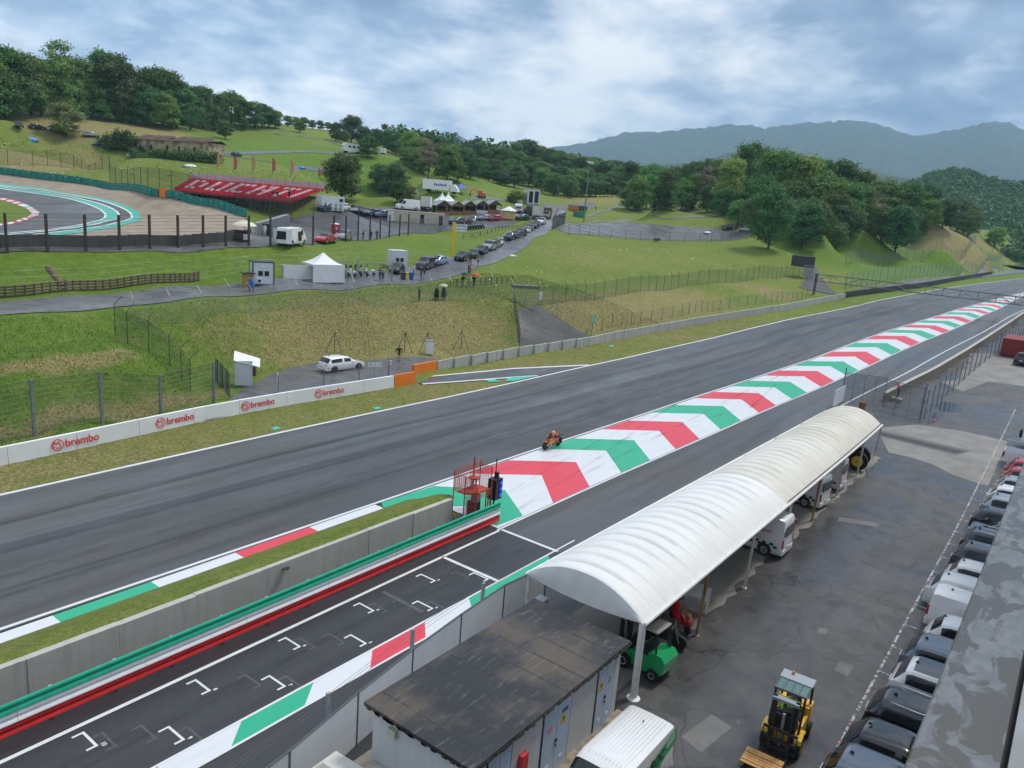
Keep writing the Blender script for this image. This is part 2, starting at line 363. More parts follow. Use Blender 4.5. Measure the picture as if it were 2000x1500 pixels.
def asphalt(name, base, base2, rough=(.32, .55), streak=True, cracks=0.0, wet=.5, patch=None):
    s = NT(name)
    g1 = s.noise(.12 if streak else .25, 6, .6, s.map((.12, 1.0, 1) if streak else (1, 1, 1)))
    g2 = s.noise(2.2, 6, .7); g3 = s.noise(45, 3, .7)
    c = s.mix(s.ramp(g1, [(.35, 0.0), (.65, 1.0)]), base, base2)
    c = s.mix(s.ramp(g2, [(.3, .0), (.75, .45)]), c, tuple(q * .62 for q in base))
    g4 = s.noise(.7, 5, .65, s.map((.05, 1.0, 1), loc=(2, 5, 0)) if streak else None); c = s.mix(s.ramp(g4, [(.47, 0.0), (.66, .85)]), c, tuple(q * .42 for q in base))
    c = s.mix(s.ramp(g3, [(.35, 0.0), (.7, .35)]), c, tuple(q * 1.7 for q in base2))
    if patch:
        pm = s.ramp(s.noise(.09, 4, .5, s.map((1, 1, 1), loc=(3.1, 7.7, 0))), [(.50, 0.0), (.53, 1.0)]); c = s.mix(pm, c, patch)
    if cracks:
        wv = s.n('ShaderNodeVectorMath', operation='ADD'); nz = s.n('ShaderNodeTexNoise'); nz.inputs['Scale'].default_value = .8; nz.inputs['Detail'].default_value = 5; s.l(s.tc, nz.inputs['Vector'])
        s.l(s.tc, wv.inputs[0]); s.l(nz.outputs[1], wv.inputs[1])
        cr = s.vor(cracks, vec=wv.outputs[0]); c = s.mix(s.ramp(cr, [(.0, .65), (.012, 0.0)]), c, (.018, .018, .019)); cr2 = s.vor(cracks * 3.1, vec=wv.outputs[0]); c = s.mix(s.math('MULTIPLY', s.ramp(cr2, [(.0, .6), (.014, 0.0)]), s.ramp(s.noise(.16, 3, .5), [(.56, 0.0), (.64, .8)])), c, (.025, .025, .026))
        sp = s.ramp(s.noise(1.3, 3, .5, s.map((1, 1.8, 1), loc=(5, 1, 0))), [(.70, 0.0), (.73, .7)]); c = s.mix(sp, c, (.13, .13, .135))
    s.col(c)
    pw = s.ramp(s.noise(.22, 5, .6, s.map((.35, 1, 1) if streak else (1, 1, 1), loc=(9, 2, 0))), [(.40, rough[0]), (.62, rough[1])])
    s.rough(pw); s.b.inputs['Specular IOR Level'].default_value = wet
    s.bump(g3, .25, .01)
    return s.m
def grass_mat(name):
    s = NT(name)
    dry, lush = s.attr('dry'), s.attr('lush')
    n1 = s.noise(.10, 6, .6); n2 = s.noise(.9, 6, .7); n3 = s.noise(6.0, 5, .7, s.map((1, .55, 1)))
    g = s.mix(s.ramp(n2, [(.3, 0.0), (.7, 1.0)]), (.125, .185, .028), (.215, .275, .046))
    g = s.mix(s.ramp(n1, [(.4, 0.0), (.7, .6)]), g, (.26, .265, .065))
    g = s.mix(lush, g, s.mix(s.ramp(n2, [(.3, 0.0), (.7, 1.0)]), (.095, .175, .020), (.185, .285, .036)))
    d = s.mix(s.ramp(n3, [(.35, 0.0), (.65, 1.0)]), (.21, .18, .065), (.39, .335, .145))
    dm = s.math('ADD', dry, s.math('MULTIPLY', s.math('SUBTRACT', s.noise(.55, 6, .7), .5), 1.3)); dm = s.ramp(dm, [(.36, 0.0), (.78, 1.0)])
    dm = s.math('MULTIPLY', dm, s.ramp(dry, [(.02, 0.0), (.15, 1.0)]))
    c = s.mix(dm, g, d); c = s.mix(s.ramp(n3, [(.3, .45), (.55, 0.0)]), c, (.045, .065, .014))
    s.col(c); s.rough(.85); s.b.inputs['Specular IOR Level'].default_value = .2
    s.bump(s.math('ADD', n3, s.math('MULTIPLY', n2, 1.5)), .9, .25); return s.m
# ------------------------------------------------------------------ ground sheet
def blobs(P, lst):
    o = np.zeros(len(P))
    for px, py, r, v in lst:
        c = at(px, py); o += v * np.exp(-((P[:, 0] - c[0]) ** 2 + (P[:, 1] - c[1]) ** 2) / (r * r))
    return np.clip(o, 0, 1)
def line_blobs(P, pts, r, v):
    W = [at(*q) for q in pts]; o = np.zeros(len(P))
    for a, b in zip(W[:-1], W[1:]):
        d = b[:2] - a[:2]; t = np.clip(((P[:, :2] - a[:2]) @ d) / max(1e-6, d @ d), 0, 1); q = a[:2] + t[:, None] * d
        o = np.maximum(o, v * np.exp(-((P[:, 0] - q[:, 0]) ** 2 + (P[:, 1] - q[:, 1]) ** 2) / (r * r)))
    return o
def dry_lush(P):
    yw = L_wall(P[:, 0]); beyond = P[:, 1] > yw + .5
    dry = blobs(P, [(1000, 640, 11, .42), (850, 625, 11, .42), (700, 640, 11, .28), (560, 650, 10, .26), (450, 650, 8, .26), (640, 690, 6, .35), (850, 670, 6, .35),
                    (1250, 600, 10, .75), (1180, 620, 8, .7), (1350, 585, 10, .75), (1500, 570, 10, .7), (1600, 545, 7, .7), (1100, 605, 6, .6),
                    (1150, 500, 14, .35), (1300, 505, 16, .4), (1450, 490, 14, .35), (200, 640, 7, .3), (1850, 460, 26, .8), (1780, 445, 20, .7), (1920, 478, 20, .75),
                    (60, 232, 18, .6), (130, 236, 18, .6), (200, 240, 18, .6), (270, 250, 16, .6), (330, 258, 16, .5), (120, 318, 16, .7), (60, 325, 14, .7), (170, 330, 10, .7), (1180, 388, 22, .7), (1150, 395, 20, .6),
                    (1090, 500, 14, .25), (960, 545, 6, .3), (820, 345, 14, .5), (930, 372, 10, .5), (1530, 545, 6, .5)])
    dry = np.maximum(dry, line_blobs(P, [(0, 721), (100, 712), (180, 700), (260, 690)], 1.0, .9))
    dry = np.maximum(dry, line_blobs(P, [(-60, 862), (50, 845), (200, 808), (330, 785), (425, 768)], 1.5, .8))
    dry = np.where(beyond, dry, .62 + .1 * np.sin(P[:, 0] * .13)); far = (P[:, 0] > 100) & ~beyond; dry = np.where(far, np.clip(.62 - (P[:, 0] - 100) / 160, .25, 1), dry)
    lush = blobs(P, [(100, 540, 12, .9), (250, 530, 12, .9), (400, 520, 9, .7), (50, 770, 12, .9), (180, 750, 10, .9), (300, 735, 8, .8), (120, 660, 12, .35), (700, 500, 16, .7), (850, 480, 14, .7), (950, 465, 14, .6),
                     (700, 345, 40, .7), (600, 320, 50, .7), (850, 395, 30, .9), (1700, 520, 20, .9), (1850, 512, 30, .9), (1600, 500, 22, .8), (1700, 490, 22, .8), (900, 350, 30, .6), (560, 290, 60, .6)])
    lush = np.where(beyond, lush, np.clip((P[:, 0] - 130) / 60, 0, .8))
    return dry, lush
azs = np.concatenate([np.arange(-24, 106, .2), np.arange(106, 336, 6.0)]); azs = np.radians(azs)
rad = [5.0]
while rad[-1] < 1350: rad.append(rad[-1] * (1.03 if rad[-1] < 18 else 1.0115 if rad[-1] < 450 else 1.03))
rad = np.array(rad); RR, AA = np.meshgrid(rad, azs, indexing='ij')
gx, gy = (RR * np.cos(AA)).ravel(), (RR * np.sin(AA)).ravel()
inview = (np.degrees(AA.ravel()) < 106)
gzz = hc(gx) * 1.0; gzz[inview] = H(gx[inview], gy[inview]); gzz -= .06 * (gy < L_wall(gx) + .3)
n1, n2 = len(rad), len(azs); ii, jj = np.meshgrid(np.arange(n1 - 1), np.arange(n2), indexing='ij'); jn = (jj + 1) % n2
GF = np.stack([ii * n2 + jj, (ii + 1) * n2 + jj, (ii + 1) * n2 + jn, ii * n2 + jn], -1).reshape(-1, 4)
GV = np.stack([gx, gy, gzz], 1)
gme = npmesh('ground', GV, GF); gme.shade_smooth()
dr, lu = dry_lush(GV)
for nm, arr in (('dry', dr), ('lush', lu)):
    gme.attributes.new(nm, 'FLOAT', 'POINT').data.foreach_set('value', arr.astype(np.float32))
M_grass = grass_mat('grass_ground')
struct(link('ground', gme, M_grass))

# ------------------------------------------------------------------ sheets laid along the straight
def stations(x0, x1, st=2.0):
    a = np.arange(math.ceil(x0 / st) * st, x1, st); return np.unique(np.concatenate([[x0], a, [x1]]))
def fy(f, x): return f(x) if callable(f) else np.full_like(np.asarray(x, float), f)
def strip(name, ya, yb, x0, x1, dz, m, parent=None, ny=1, st=2.0, ends=None):
    xs = stations(x0, x1, st); P = []
    A, B = fy(ya, xs), fy(yb, xs); z = hc(xs) + dz
    for k in range(len(xs)):
        P.append([(xs[k], A[k] + (B[k] - A[k]) * j / ny, z[k]) for j in range(ny + 1)])
    return MB().grid(P).build(name, m, parent)
M_track = asphalt('asphalt_track', (.058, .058, .061), (.110, .110, .113), (.28, .62))
M_pit = asphalt('asphalt_pit_lane', (.030, .030, .034), (.046, .046, .051), (.34, .58))
M_pad = asphalt('asphalt_paddock', (.052, .051, .052), (.088, .086, .086), (.24, .60), streak=False, cracks=.28)
M_road = asphalt('asphalt_service_road', (.105, .105, .112), (.155, .155, .162), (.25, .5), streak=False)
M_conc = mat('concrete_worn', (.30, .30, .28), .85, var=.28, scale=.9, bump=.25, bscale=18)
def paint(name, col, wear=.25, rough=.42):
    s = NT(name); f = s.ramp(s.noise(1.6, 7, .7, s.map((.35, 1, 1))), [(.50, 0.0), (.78, wear)]); g = s.ramp(s.noise(.25, 5, .6), [(.3, 0.0), (.75, .20)])
    sk = s.ramp(s.noise(.8, 6, .65, s.map((.06, 1.4, 1), rot=(0, 0, .22))), [(.60, 0.0), (.72, wear * .8)])
    c = s.mix(f, col, tuple(q * .55 for q in col)); c = s.mix(g, c, tuple(q * .72 for q in col)); c = s.mix(sk, c, (.14, .14, .15)); s.col(c); s.rough(rough); return s.m
P_white = paint('paint_white', (.70, .72, .75)); P_red = paint('paint_red', (.72, .055, .085)); P_green = paint('paint_green', (.022, .42, .235)); P_line = paint('paint_line', (.72, .73, .74), .5)
P_mint = paint('paint_mint', (.055, .52, .36)); P_ghost = mat('paint_faded', (.085, .085, .088), .5, var=.3, scale=6)

o = struct(strip('race_track', Off(L_up, -.2), L_far, -70, 335, 0.0, M_track, ny=3))
strip('edge_line', Off(L_far, -.32), Off(L_far, -.05), -70, 335, .006, P_line, o)
# darker, newer band of asphalt with a visible seam
M_band = asphalt('asphalt_track_band', (.046, .046, .048), (.092, .092, .094), (.30, .60))
strip('resurfaced_lane', Off(L_up, .2), Off(L_up, 6.4), -70, 335, .003, M_band, o, ny=2)
M_seam = asphalt('asphalt_seam', (.030, .030, .033), (.060, .060, .066), (.35, .6))
strip('paving_seam', Off(L_up, 6.4), Off(L_up, 7.5), -70, 335, .004, M_seam, o); strip('paving_seam', Off(L_up, 2.9), Off(L_up, 3.15), -70, 335, .005, M_seam, o); strip('paving_seam', Off(L_far, -4.2), Off(L_far, -3.9), -70, 335, .004, M_seam, o)

pit = struct(strip('pit_lane', lambda x: np.where(x < 64, 15.3, L_pwall(np.maximum(x, 62)) - .0), Off(L_low, 0.0), 26, 335, 0.0, M_track, ny=2))
pit2 = struct(strip('pit_exit_lane', 15.3, 25.6, -70, 31.2, .004, M_pit, ny=2))
strip('lane_line', Off(L_low, -.10), Off(L_low, .06), -70, 31, .012, P_line, pit2)
strip('lane_line', Off(L_low, .02), Off(L_low, .17), 31, 335, .010, P_line, pit)
strip('lane_line', Off(L_pit, -.08), Off(L_pit, .08), 64, 335, .006, P_line, pit)
MB().add([(26.38, 19.4, .012), (26.58, 19.4, .012), (26.58, 22.85, .012), (26.38, 22.85, .012)], [(0, 1, 2, 3)]).build('start_line', P_line, pit2)
MB().add([(31.1, 19.2, .012), (31.3, 19.2, .012), (31.3, 22.85, .012), (31.1, 22.85, .012)], [(0, 1, 2, 3)]).build('start_line', P_line, pit2)
MB().add([(21.9, 19.9, .012), (22.12, 19.9, .012), (22.12, 22.3, .012), (21.9, 22.3, .012)], [(0, 1, 2, 3)]).build('faded_line', P_ghost, pit2)

def textmesh(t, size=1.0, bold=0.0, extr=0.0, align='CENTER', shear=0.0):
    c = bpy.data.curves.new('t', 'FONT'); c.body = t; c.size = size; c.align_x = align; c.align_y = 'CENTER'; c.offset = bold; c.extrude = extr; c.shear = shear; c.resolution_u = 3
    ob = bpy.data.objects.new('t', c); C.objects.link(ob); bpy.context.view_layer.update()
    me = bpy.data.meshes.new_from_object(ob.evaluated_get(bpy.context.evaluated_depsgraph_get())); bpy.data.objects.remove(ob); return me
def text(name, t, size, m, parent, loc, rot, bold=0.0, sx=1.0, align='CENTER', shear=0.0):
    me = textmesh(t, size, bold, 0.0, align, shear); me.name = name; me.materials.clear(); o_ = link(name, me, m, parent); o_.location = loc; o_.rotation_euler = rot; o_.scale = (sx, 1, 1); return o_
# starting boxes: numbered brackets, with worn-off older ones beside them
def bracket(x, y, m, z, par, nm='start_box'):
    b = MB(); wd = .085
    for q in ((x - .38, x, y + .78, y + .78 + wd), (x - wd, x, y, y + .78), (x - .34, x, y - wd, y)):
        b.add([(q[0], q[2], z), (q[1], q[2], z), (q[1], q[3], z), (q[0], q[3], z)], [(0, 1, 2, 3)])
    return b.build(nm, m, par)
for k in range(11):
    x = 26.33 - 1.886 * k + .0; y = 19.86 if k % 2 == 0 else 21.47
    bracket(x, y, P_line, .013, pit2)
    text('box_number', str(k + 1), .2, P_line, pit2, (x + .13, y - .12, .014), (0, 0, -math.pi / 2), .008)
    if k % 3 != 1: bracket(x + .38, y - .42, P_ghost, .010, pit2, 'faded_start_box')
    if k % 2: bracket(x + 1.35, y - .95, P_ghost, .010, pit2, 'faded_start_box')

# ------------------------------------------------------------------ painted divider between track and pit exit
div = struct(strip('painted_divider', Off(L_low, .22), Off(L_up, -.22), 31.2, 335, .004, P_white, ny=2))
strip('edge_line', Off(L_up, -.10), Off(L_up, .08), -70, 335, .012, P_line, div)
def chev(xa, col, wd=4.1):
    # V pointing along +X; apex in the middle of the strip
    b = MB(); rows = []
    for q in np.linspace(0, 1, 9):
        xo = xa - 3.45 * abs(2 * q - 1)
        r = []
        for k in range(5):
            x = xo - wd * k / 4; yl, yu = float(L_low(x)) + .24, float(L_up(x)) - .26
            r.append((x, yl + (yu - yl) * q, float(hc(x)) + .009))
        rows.append(r)
    rows = [[(p[0], p[1], float(np.interp(p[0], stations(p[0] - 4, p[0] + 4), hc(stations(p[0] - 4, p[0] + 4)))) + .009) for p in r] for r in rows]
    b.grid(rows).build('chevron', col, div)
for n_ in range(0, 32):
    chev(44.1 + 8.12 * n_, P_red if n_ % 2 == 0 else P_green, 4.1 if n_ < 30 else 3.5)
s = NT('rubber_marks'); s.col((.05, .05, .052)); s.rough(.6); tr = s.n('ShaderNodeBsdfTransparent'); mxs = s.n('ShaderNodeMixShader'); s.l(s.ramp(s.noise(1.2, 6, .7, s.map((.3, 1, 1))), [(.44, .0), (.66, .26)]), mxs.inputs[0]); s.l(tr.outputs[0], mxs.inputs[1]); s.l(s.b.outputs[0], mxs.inputs[2]); s.l(mxs.outputs[0], s.o.inputs[0]); M_rub = s.m
def tyre_mark(pts, wd, par, z):
    xs_ = np.linspace(pts[0][0], pts[-1][0], 24); ys_ = np.interp(xs_, *zip(*pts)); k_ = np.ones(5) / 5; ys_[2:-2] = np.convolve(ys_, k_, 'valid'); MB().grid([[(x, y - wd / 2, float(hc(x)) + z), (x, y + wd / 2, float(hc(x)) + z)] for x, y in zip(xs_, ys_)]).build('tyre_mark', M_rub, par)
for p_, w__ in (([(34, 23.9), (44, 25.4), (60, 28.4), (70, 29.5)], .22), ([(38, 28.9), (50, 27.2), (66, 24.4), (74, 23.2)], .16), ([(42, 24.6), (56, 25.5), (80, 26.6), (98, 26.2)], .25), ([(70, 23.6), (84, 25.6), (100, 26.3)], .2), ([(36, 26.0), (52, 28.3), (62, 29.3)], .14)): tyre_mark(p_, w__, div, .016)
for p_, w__ in (([(-10, 34.5), (20, 34.3), (60, 34.0), (90, 33.0)], .5), ([(-10, 37.2), (30, 36.6), (80, 35.0), (110, 33.0)], .35), ([(0, 32.4), (40, 33.3), (75, 35.0)], .18), ([(60, 38.5), (76, 36.2), (90, 35.4)], .2), ([(5, 40.6), (40, 40.2), (80, 38.6)], .3), ([(40, 31.5), (60, 32.2), (100, 30.0)], .3)): tyre_mark(p_, w__, o, .010)
for p_, w__ in (([(0, 21.4), (12, 21.2), (30, 20.6)], .2), ([(-5, 20.4), (15, 20.9), (30, 21.8)], .18)): tyre_mark(p_, w__, pit2, .018)
# tip of the first green chevron beside the end of the wall
b = MB(); b.add([(33.6, 23.2, .009), (31.4, 23.35, .009), (31.4, 25.1, .009), (32.2, 26.3, .009), (36.0, 26.35, .009)], [(0, 4, 3, 2, 1)])
b.add([(32.2, 26.3, .009), (28.6, 29.25, .009), (29.0, 29.85, .009), (33.2, 29.7, .009), (36.0, 26.35, .009)], [(0, 4, 3, 2, 1)]); b.build('chevron', P_green, div)
for (x0, x1, c_) in [(-30, -26, P_red), (-26, -20, P_white), (-20, -14, P_green), (-14, -8, P_white), (-8, -4.5, P_red), (-4.5, -.6, P_white), (-.6, 3.5, P_green), (3.5, 7.55, P_red), (7.55, 11.59, P_white), (11.59, 15.55, P_green), (15.55, 19.65, P_white), (19.65, 24.0, P_red), (24.0, 28.55, P_white)]:
    MB().add([(x0, 29.15, .008), (x1, 29.15, .008), (x1, 29.88, .008), (x0, 29.88, .008)], [(0, 1, 2, 3)]).build('kerb_block', c_, div)
for (o0, i0, o1, i1, c_) in [(-12, -13, -2, -3, P_white), (-2, -3, 4.2, 3.3, P_green), (4.2, 3.3, 7.2, 6.3, P_white), (7.2, 6.3, 10.1, 9.2, P_red), (10.1, 9.2, 12.9, 12.0, P_white), (12.9, 12.0, 15.8, 14.8, P_green), (15.8, 14.8, 18.6, 17.75, P_white), (18.6, 17.75, 21.5, 20.7, P_red), (21.5, 20.7, 24.3, 23.6, P_white), (24.3, 23.6, 30.5, 29.6, P_green)]:
    MB().add([(i0, 18.48, .013), (i1, 18.48, .013), (o1, 19.28, .013), (o0, 19.28, .013)], [(0, 1, 2, 3)]).build('kerb_block', c_, pit2)
for y in (18.38, 19.28): MB().add([(-70, y, .016), (33, y, .016), (33, y + .1, .016), (-70, y + .1, .016)], [(0, 1, 2, 3)]).build('kerb_line', P_line, pit2)

# ------------------------------------------------------------------ berm, concrete wall and tricolour rail in front of it
bme = MB(); xs = stations(-60, 30.4, 1.0)
bme.grid([[(x, y, z) for y, z in ((25.55, 1.25), (26.0, 1.28), (26.8, 1.08 * min(1, (33.2 - x) / 2)), (28.0, .52 * min(1, (33.2 - x) / 3)), (29.2, .0))] for x in xs])
berm = bme.build('grass_berm', M_grass, None, True)
vb = np.array([v.co for v in berm.data.vertices])
for nm, arr in (('dry', np.full(len(vb), .42)), ('lush', np.full(len(vb), .25))): berm.data.attributes.new(nm, 'FLOAT', 'POINT').data.foreach_set('value', arr.astype(np.float32))
struct(berm)
def stained(name, base, stain, amt=.8):
    s = NT(name)
    sx = s.n('ShaderNodeSeparateXYZ'); s.l(s.tc, sx.inputs[0])
    drip = s.noise(1.0, 6, .7, s.map((2.6, 2.6, .22))); c = s.mix(s.ramp(drip, [(.48, 0.0), (.74, amt)]), base, stain)
    c = s.mix(s.ramp(s.noise(.5, 6, .6), [(.3, 0.0), (.7, .45)]), c, tuple(q * .7 for q in base)); c = s.mix(s.ramp(s.noise(7, 5, .7), [(.55, 0.0), (.8, .35)]), c, stain)
    s.col(c); s.rough(.8); s.bump(s.noise(14, 5, .7), .3, .02); return s.m
M_wallc = stained('concrete_retaining', (.50, .49, .44), (.18, .175, .155), .42)
M_blk = stained('concrete_barrier', (.46, .46, .44), (.12, .12, .11), .75)
wall = thing('retaining_wall', 'low pale concrete wall holding the grass berm behind the tricolour guardrail', 'wall', (0, 25.4, 0))
for k in range(31):
    x0 = -60 + 3 * k
    if x0 > 29.5: break
    MB().b0(x0 + .004, min(x0 + 2.996, 30.4), -.0 + .03 * math.sin(k), .26, -.1, 1.31 + .01 * math.sin(k * 2.3)).build('wall_section', M_wallc, wall)
b = MB()
b.add([(18.9, -.03, 1.08), (19.25, -.03, 1.08), (19.25, -.22, 1.06), (18.9, -.22, 1.06)], [(0, 1, 2, 3)]).tube((18.92, -.03, .9), (18.92, -.2, 1.16), .015).tube((19.23, -.03, .9), (19.23, -.2, 1.16), .015)
b.build('bracket', mat('dark_steel', (.05, .05, .055), .5, .6), wall)
Mg = mat('rail_green', (.01, .40, .23), .6, 0, .12, 2); Mw = mat('rail_white', (.76, .77, .78), .5, 0, .1, 2); Mr = mat('rail_red', (.62, .02, .022), .6, 0, .15, 2); Mzn = mat('galvanised', (.42, .44, .46), .45, .6, .15, 5)
rail = thing('guardrail', 'three-beam guardrail painted green, white and red beside the pit exit', 'guardrail', (0, 23.62, 0))
def wbeam(z, y=0.0):
    return [(y, z + .185), (y - .05, z + .15), (y - .06, z + .05), (y - .03, z + .02), (y - .03, z - .02), (y - .07, z - .05), (y - .08, z - .15), (y, z - .185)]
for z, m_ in ((1.02, Mg), (.64, mat('rail_white_beam', (.90, .90, .90), .55, 0, .05, 2)), (.26, Mr)):
    for x0 in np.arange(-40, 31.9, 4.0):
        x1 = min(x0 + 3.99, 31.9); pr = wbeam(z); MB().grid([[(x, q[0], q[1]) for q in pr] for x in (x0, x1)]).build('beam', m_, rail, True, 60)
for x in np.arange(-39, 32.1, 2.0): MB().b0(x - .05, x + .05, .015, .13, -.1, 1.16).build('post', Mzn, rail)
# joints and low dirt line left to the material

# ------------------------------------------------------------------ barrier wall on the far side of the track
Mwp = stained('white_barrier_panel', (.86, .87, .89), (.62, .63, .64), .25); Mor = mat('orange_panel', (.80, .20, .012), .5, 0, .08, 3)
M_logo = mat('logo_red', (.70, .03, .045), .5)
def wall_pt(x, off=0.0):
    e = .5; d = np.array([2 * e, float(L_wall(x + e)) - float(L_wall(x - e))]); d /= np.linalg.norm(d); n_ = np.array([-d[1], d[0]])
    return np.array([x, float(L_wall(x))]) + n_ * off, math.atan2(d[1], d[0])
def wall_block(x0, x1, m, par, nm='panel', h=1.03, th=.34, off=0.0, gap=.015, top=None):
    (a, _), (c, _) = wall_pt(x0, off), wall_pt(x1, off); d = c - a; L = np.linalg.norm(d); u = d / L; ang = math.atan2(u[1], u[0])
    mid = (a + c) / 2; z0, z1 = float(hc(x0)), float(hc(x1)); z = (z0 + z1) / 2
    b = MB(); n_ = np.array([-u[1], u[0]])
    P = []
    for s_, zz_ in ((gap, z0), (L - gap, z1)):
        p = a + u * s_
        for o_, hz in ((0, -.15), (th, -.15), (th * .82, h), (th * .12, h)): q = p + n_ * o_; P.append((q[0], q[1], zz_ + hz))
    b.add(P, [(0, 1, 2, 3), (7, 6, 5, 4), (0, 3, 7, 4), (3, 2, 6, 7), (2, 1, 5, 6), (1, 0, 4, 5)])
    return b.build(nm, m, par)
bw = thing('sponsor_wall', 'white panelled barrier wall with repeated red lettering along the verge', 'barrier')
xb = [-30, -24, -18, -12, -6, 0, 4, 8.6, 12.8, 17.0, 21.0, 25.2, 29.4, 33.2, 37.5, 41.8, 45.4, 48.9]
for a_, c_ in zip(xb[:-1], xb[1:]): wall_block(a_, c_, Mwp, bw)
wall_block(48.95, 51.7, Mor, bw, 'end_panel', 1.06)
def logo(x, size, par):
    (p, ang) = wall_pt(x, -.0); q, _ = wall_pt(x, .045); z = float(hc(x)) + .5
    e = thing('x', 'x', 'x'); bpy.data.objects.remove(e)
    b = MB(); n = 28
    def ring(r0, r1, a0, a1, cx=0, cy=0, nn=24):
        vs = []
        for i in range(nn + 1):
            t = a0 + (a1 - a0) * i / nn
            vs += [(cx + r0 * math.cos(t), cy + r0 * math.sin(t), 0), (cx + r1 * math.cos(t), cy + r1 * math.sin(t), 0)]
        b.add(vs, [(2 * i, 2 * i + 1, 2 * i + 3, 2 * i + 2) for i in range(nn)])
    ring(.36, .43, 0, 2 * math.pi); ring(.14, .21, -2.6, 1.9, .02, -.06); ring(.25, .31, 2.2, 3.9)
    b.add([(-.30, .24, 0), (-.23, .29, 0), (-.02, .06, 0), (-.09, .01, 0)], [(0, 3, 2, 1)]); b.add([(-.02, .25, 0), (.22, .25, 0), (.22, .19, 0), (-.02, .19, 0)], [(0, 3, 2, 1)])
    n_ = np.array([-math.sin(ang), math.cos(ang)]); u = np.array([math.cos(ang), math.sin(ang)])
    tilt = math.pi / 2 - .07
    base = np.array([p[0], p[1]]) - n_ * .03
    o1 = b.build('brake_disc_logo', M_logo, par); o1.location = (*(base - u * 1.2), z); o1.rotation_euler = (tilt, 0, ang); o1.scale = (.86, .86, .86)
    o2 = text('lettering', 'brembo', .68, M_logo, par, (*(base - u * .75), z - .0), (tilt, 0, ang), .012, 1.0, 'LEFT')
for px, py in ((170, 868), (375, 828), (540, 795), (678, 769)): logo(float(atc(px, py + 18)[0]), .8, bw)
cw = thing('track_wall', 'grey stained concrete block wall along the far side of the straight', 'wall')
x0 = 57.2
wall_block(53.6, 57.1, Mor, cw, 'end_panel', 1.08, off=2.05)
k = 0
while x0 < 163:
    wall_block(x0, x0 + 2.6, M_blk, cw, 'block', 1.0 + .025 * math.sin(k * 1.7), off=max(.0, 2.05 - .085 * (x0 - 57))); x0 += 2.6; k += 1
M_blackwall = mat('barrier_black', (.022, .022, .024), .7, 0, .3, 2, .3)
bk = thing('black_barrier', 'black tyre-faced barrier curving along the far end of the straight', 'barrier')
while x0 < 330: wall_block(x0, x0 + 5, M_blackwall, bk, 'section', 1.15, .6); x0 += 5
# ------------------------------------------------------------------ paddock
pad = struct(strip('paddock', -60.0, lambda x: np.where(x < 64, 15.3, L_pwall(np.maximum(x, 62))), -70, 335, -.004, M_pad, ny=4))
M_apron = mat('concrete_apron', (.20, .185, .16), .7, 0, .35, .35, .2, bscale=14, rvar=.15, detail=8)
M_slab = mat('concrete_light', (.215, .205, .19), .75, 0, .22, .5, .15, bscale=20, detail=8)
def drape(name, pxs, dz, m, par=None, sub=3, fn=None):
    import bmesh
    bm = bmesh.new(); vs = [bm.verts.new(tuple((fn or atc)(*p))) for p in pxs] if not hasattr(pxs[0], '__len__') or len(pxs[0]) == 2 and fn != 'w' else None
    if vs is None: vs = [bm.verts.new((p[0], p[1], 0)) for p in pxs]
    bm.faces.new(vs); bmesh.ops.triangulate(bm, faces=bm.faces[:])
    bmesh.ops.subdivide_edges(bm, edges=bm.edges[:], cuts=sub, use_grid_fill=True)
    P = np.array([v.co[:] for v in bm.verts]); z = (H(P[:, 0], P[:, 1]) if fn is at else hc(P[:, 0])) + dz
    for v, zz_ in zip(bm.verts, z): v.co.z = zz_
    bmesh.ops.recalc_face_normals(bm, faces=bm.faces[:])
    me = bpy.data.meshes.new(name); bm.to_mesh(me); bm.free()
    if len(me.polygons) and sum(p.normal.z for p in me.polygons) < 0: me.flip_normals()
    return link(name, me, m, par)
xs = stations(22.2, 64.2, 2); e = MB(); rng2 = random.Random(4)
e.grid([[(x, 15.28, hc(x) + .004), (x, 12.5, hc(x) + .004), (x, 10.6 + .5 * rng2.random(), hc(x) + .004)] for x in np.arange(12, 64.3, .7)]); e.build('canopy_floor', M_apron, pad)
drape('concrete_slab', [(1712, 836), (1790, 829), (1880, 842), (1968, 862), (1958, 885), (1930, 950), (1905, 943), (1860, 927), (1820, 907), (1780, 894), (1735, 884)], .004, M_slab, pad)
drape('concrete_slab', [(1835, 745), (1870, 742), (1895, 690), (1960, 690), (2000, 695), (2100, 740), (2040, 760), (1930, 745), (1880, 765)], .004, M_slab, pad)
M_drain = mat('drain_grate', (.035, .037, .036), .5, .3, .2, 9); M_dframe = mat('drain_frame', (.11, .11, .105), .7)
drape('drain_frame', [(1712, 838), (1716, 852), (1868, 889), (1900, 881)], .008, M_dframe, pad); drape('drain_grate', [(1716, 843), (1719, 850), (1866, 886), (1884, 882)], .012, M_drain, pad)
M_wetp = mat('puddle', (.028, .028, .030), .12, 0, .2, 2)
M_patch = asphalt('asphalt_patch', (.050, .049, .049), (.072, .071, .070), (.4, .65), streak=False); M_patchl = asphalt('asphalt_patch_pale', (.12, .118, .115), (.16, .157, .15), (.4, .7), streak=False)
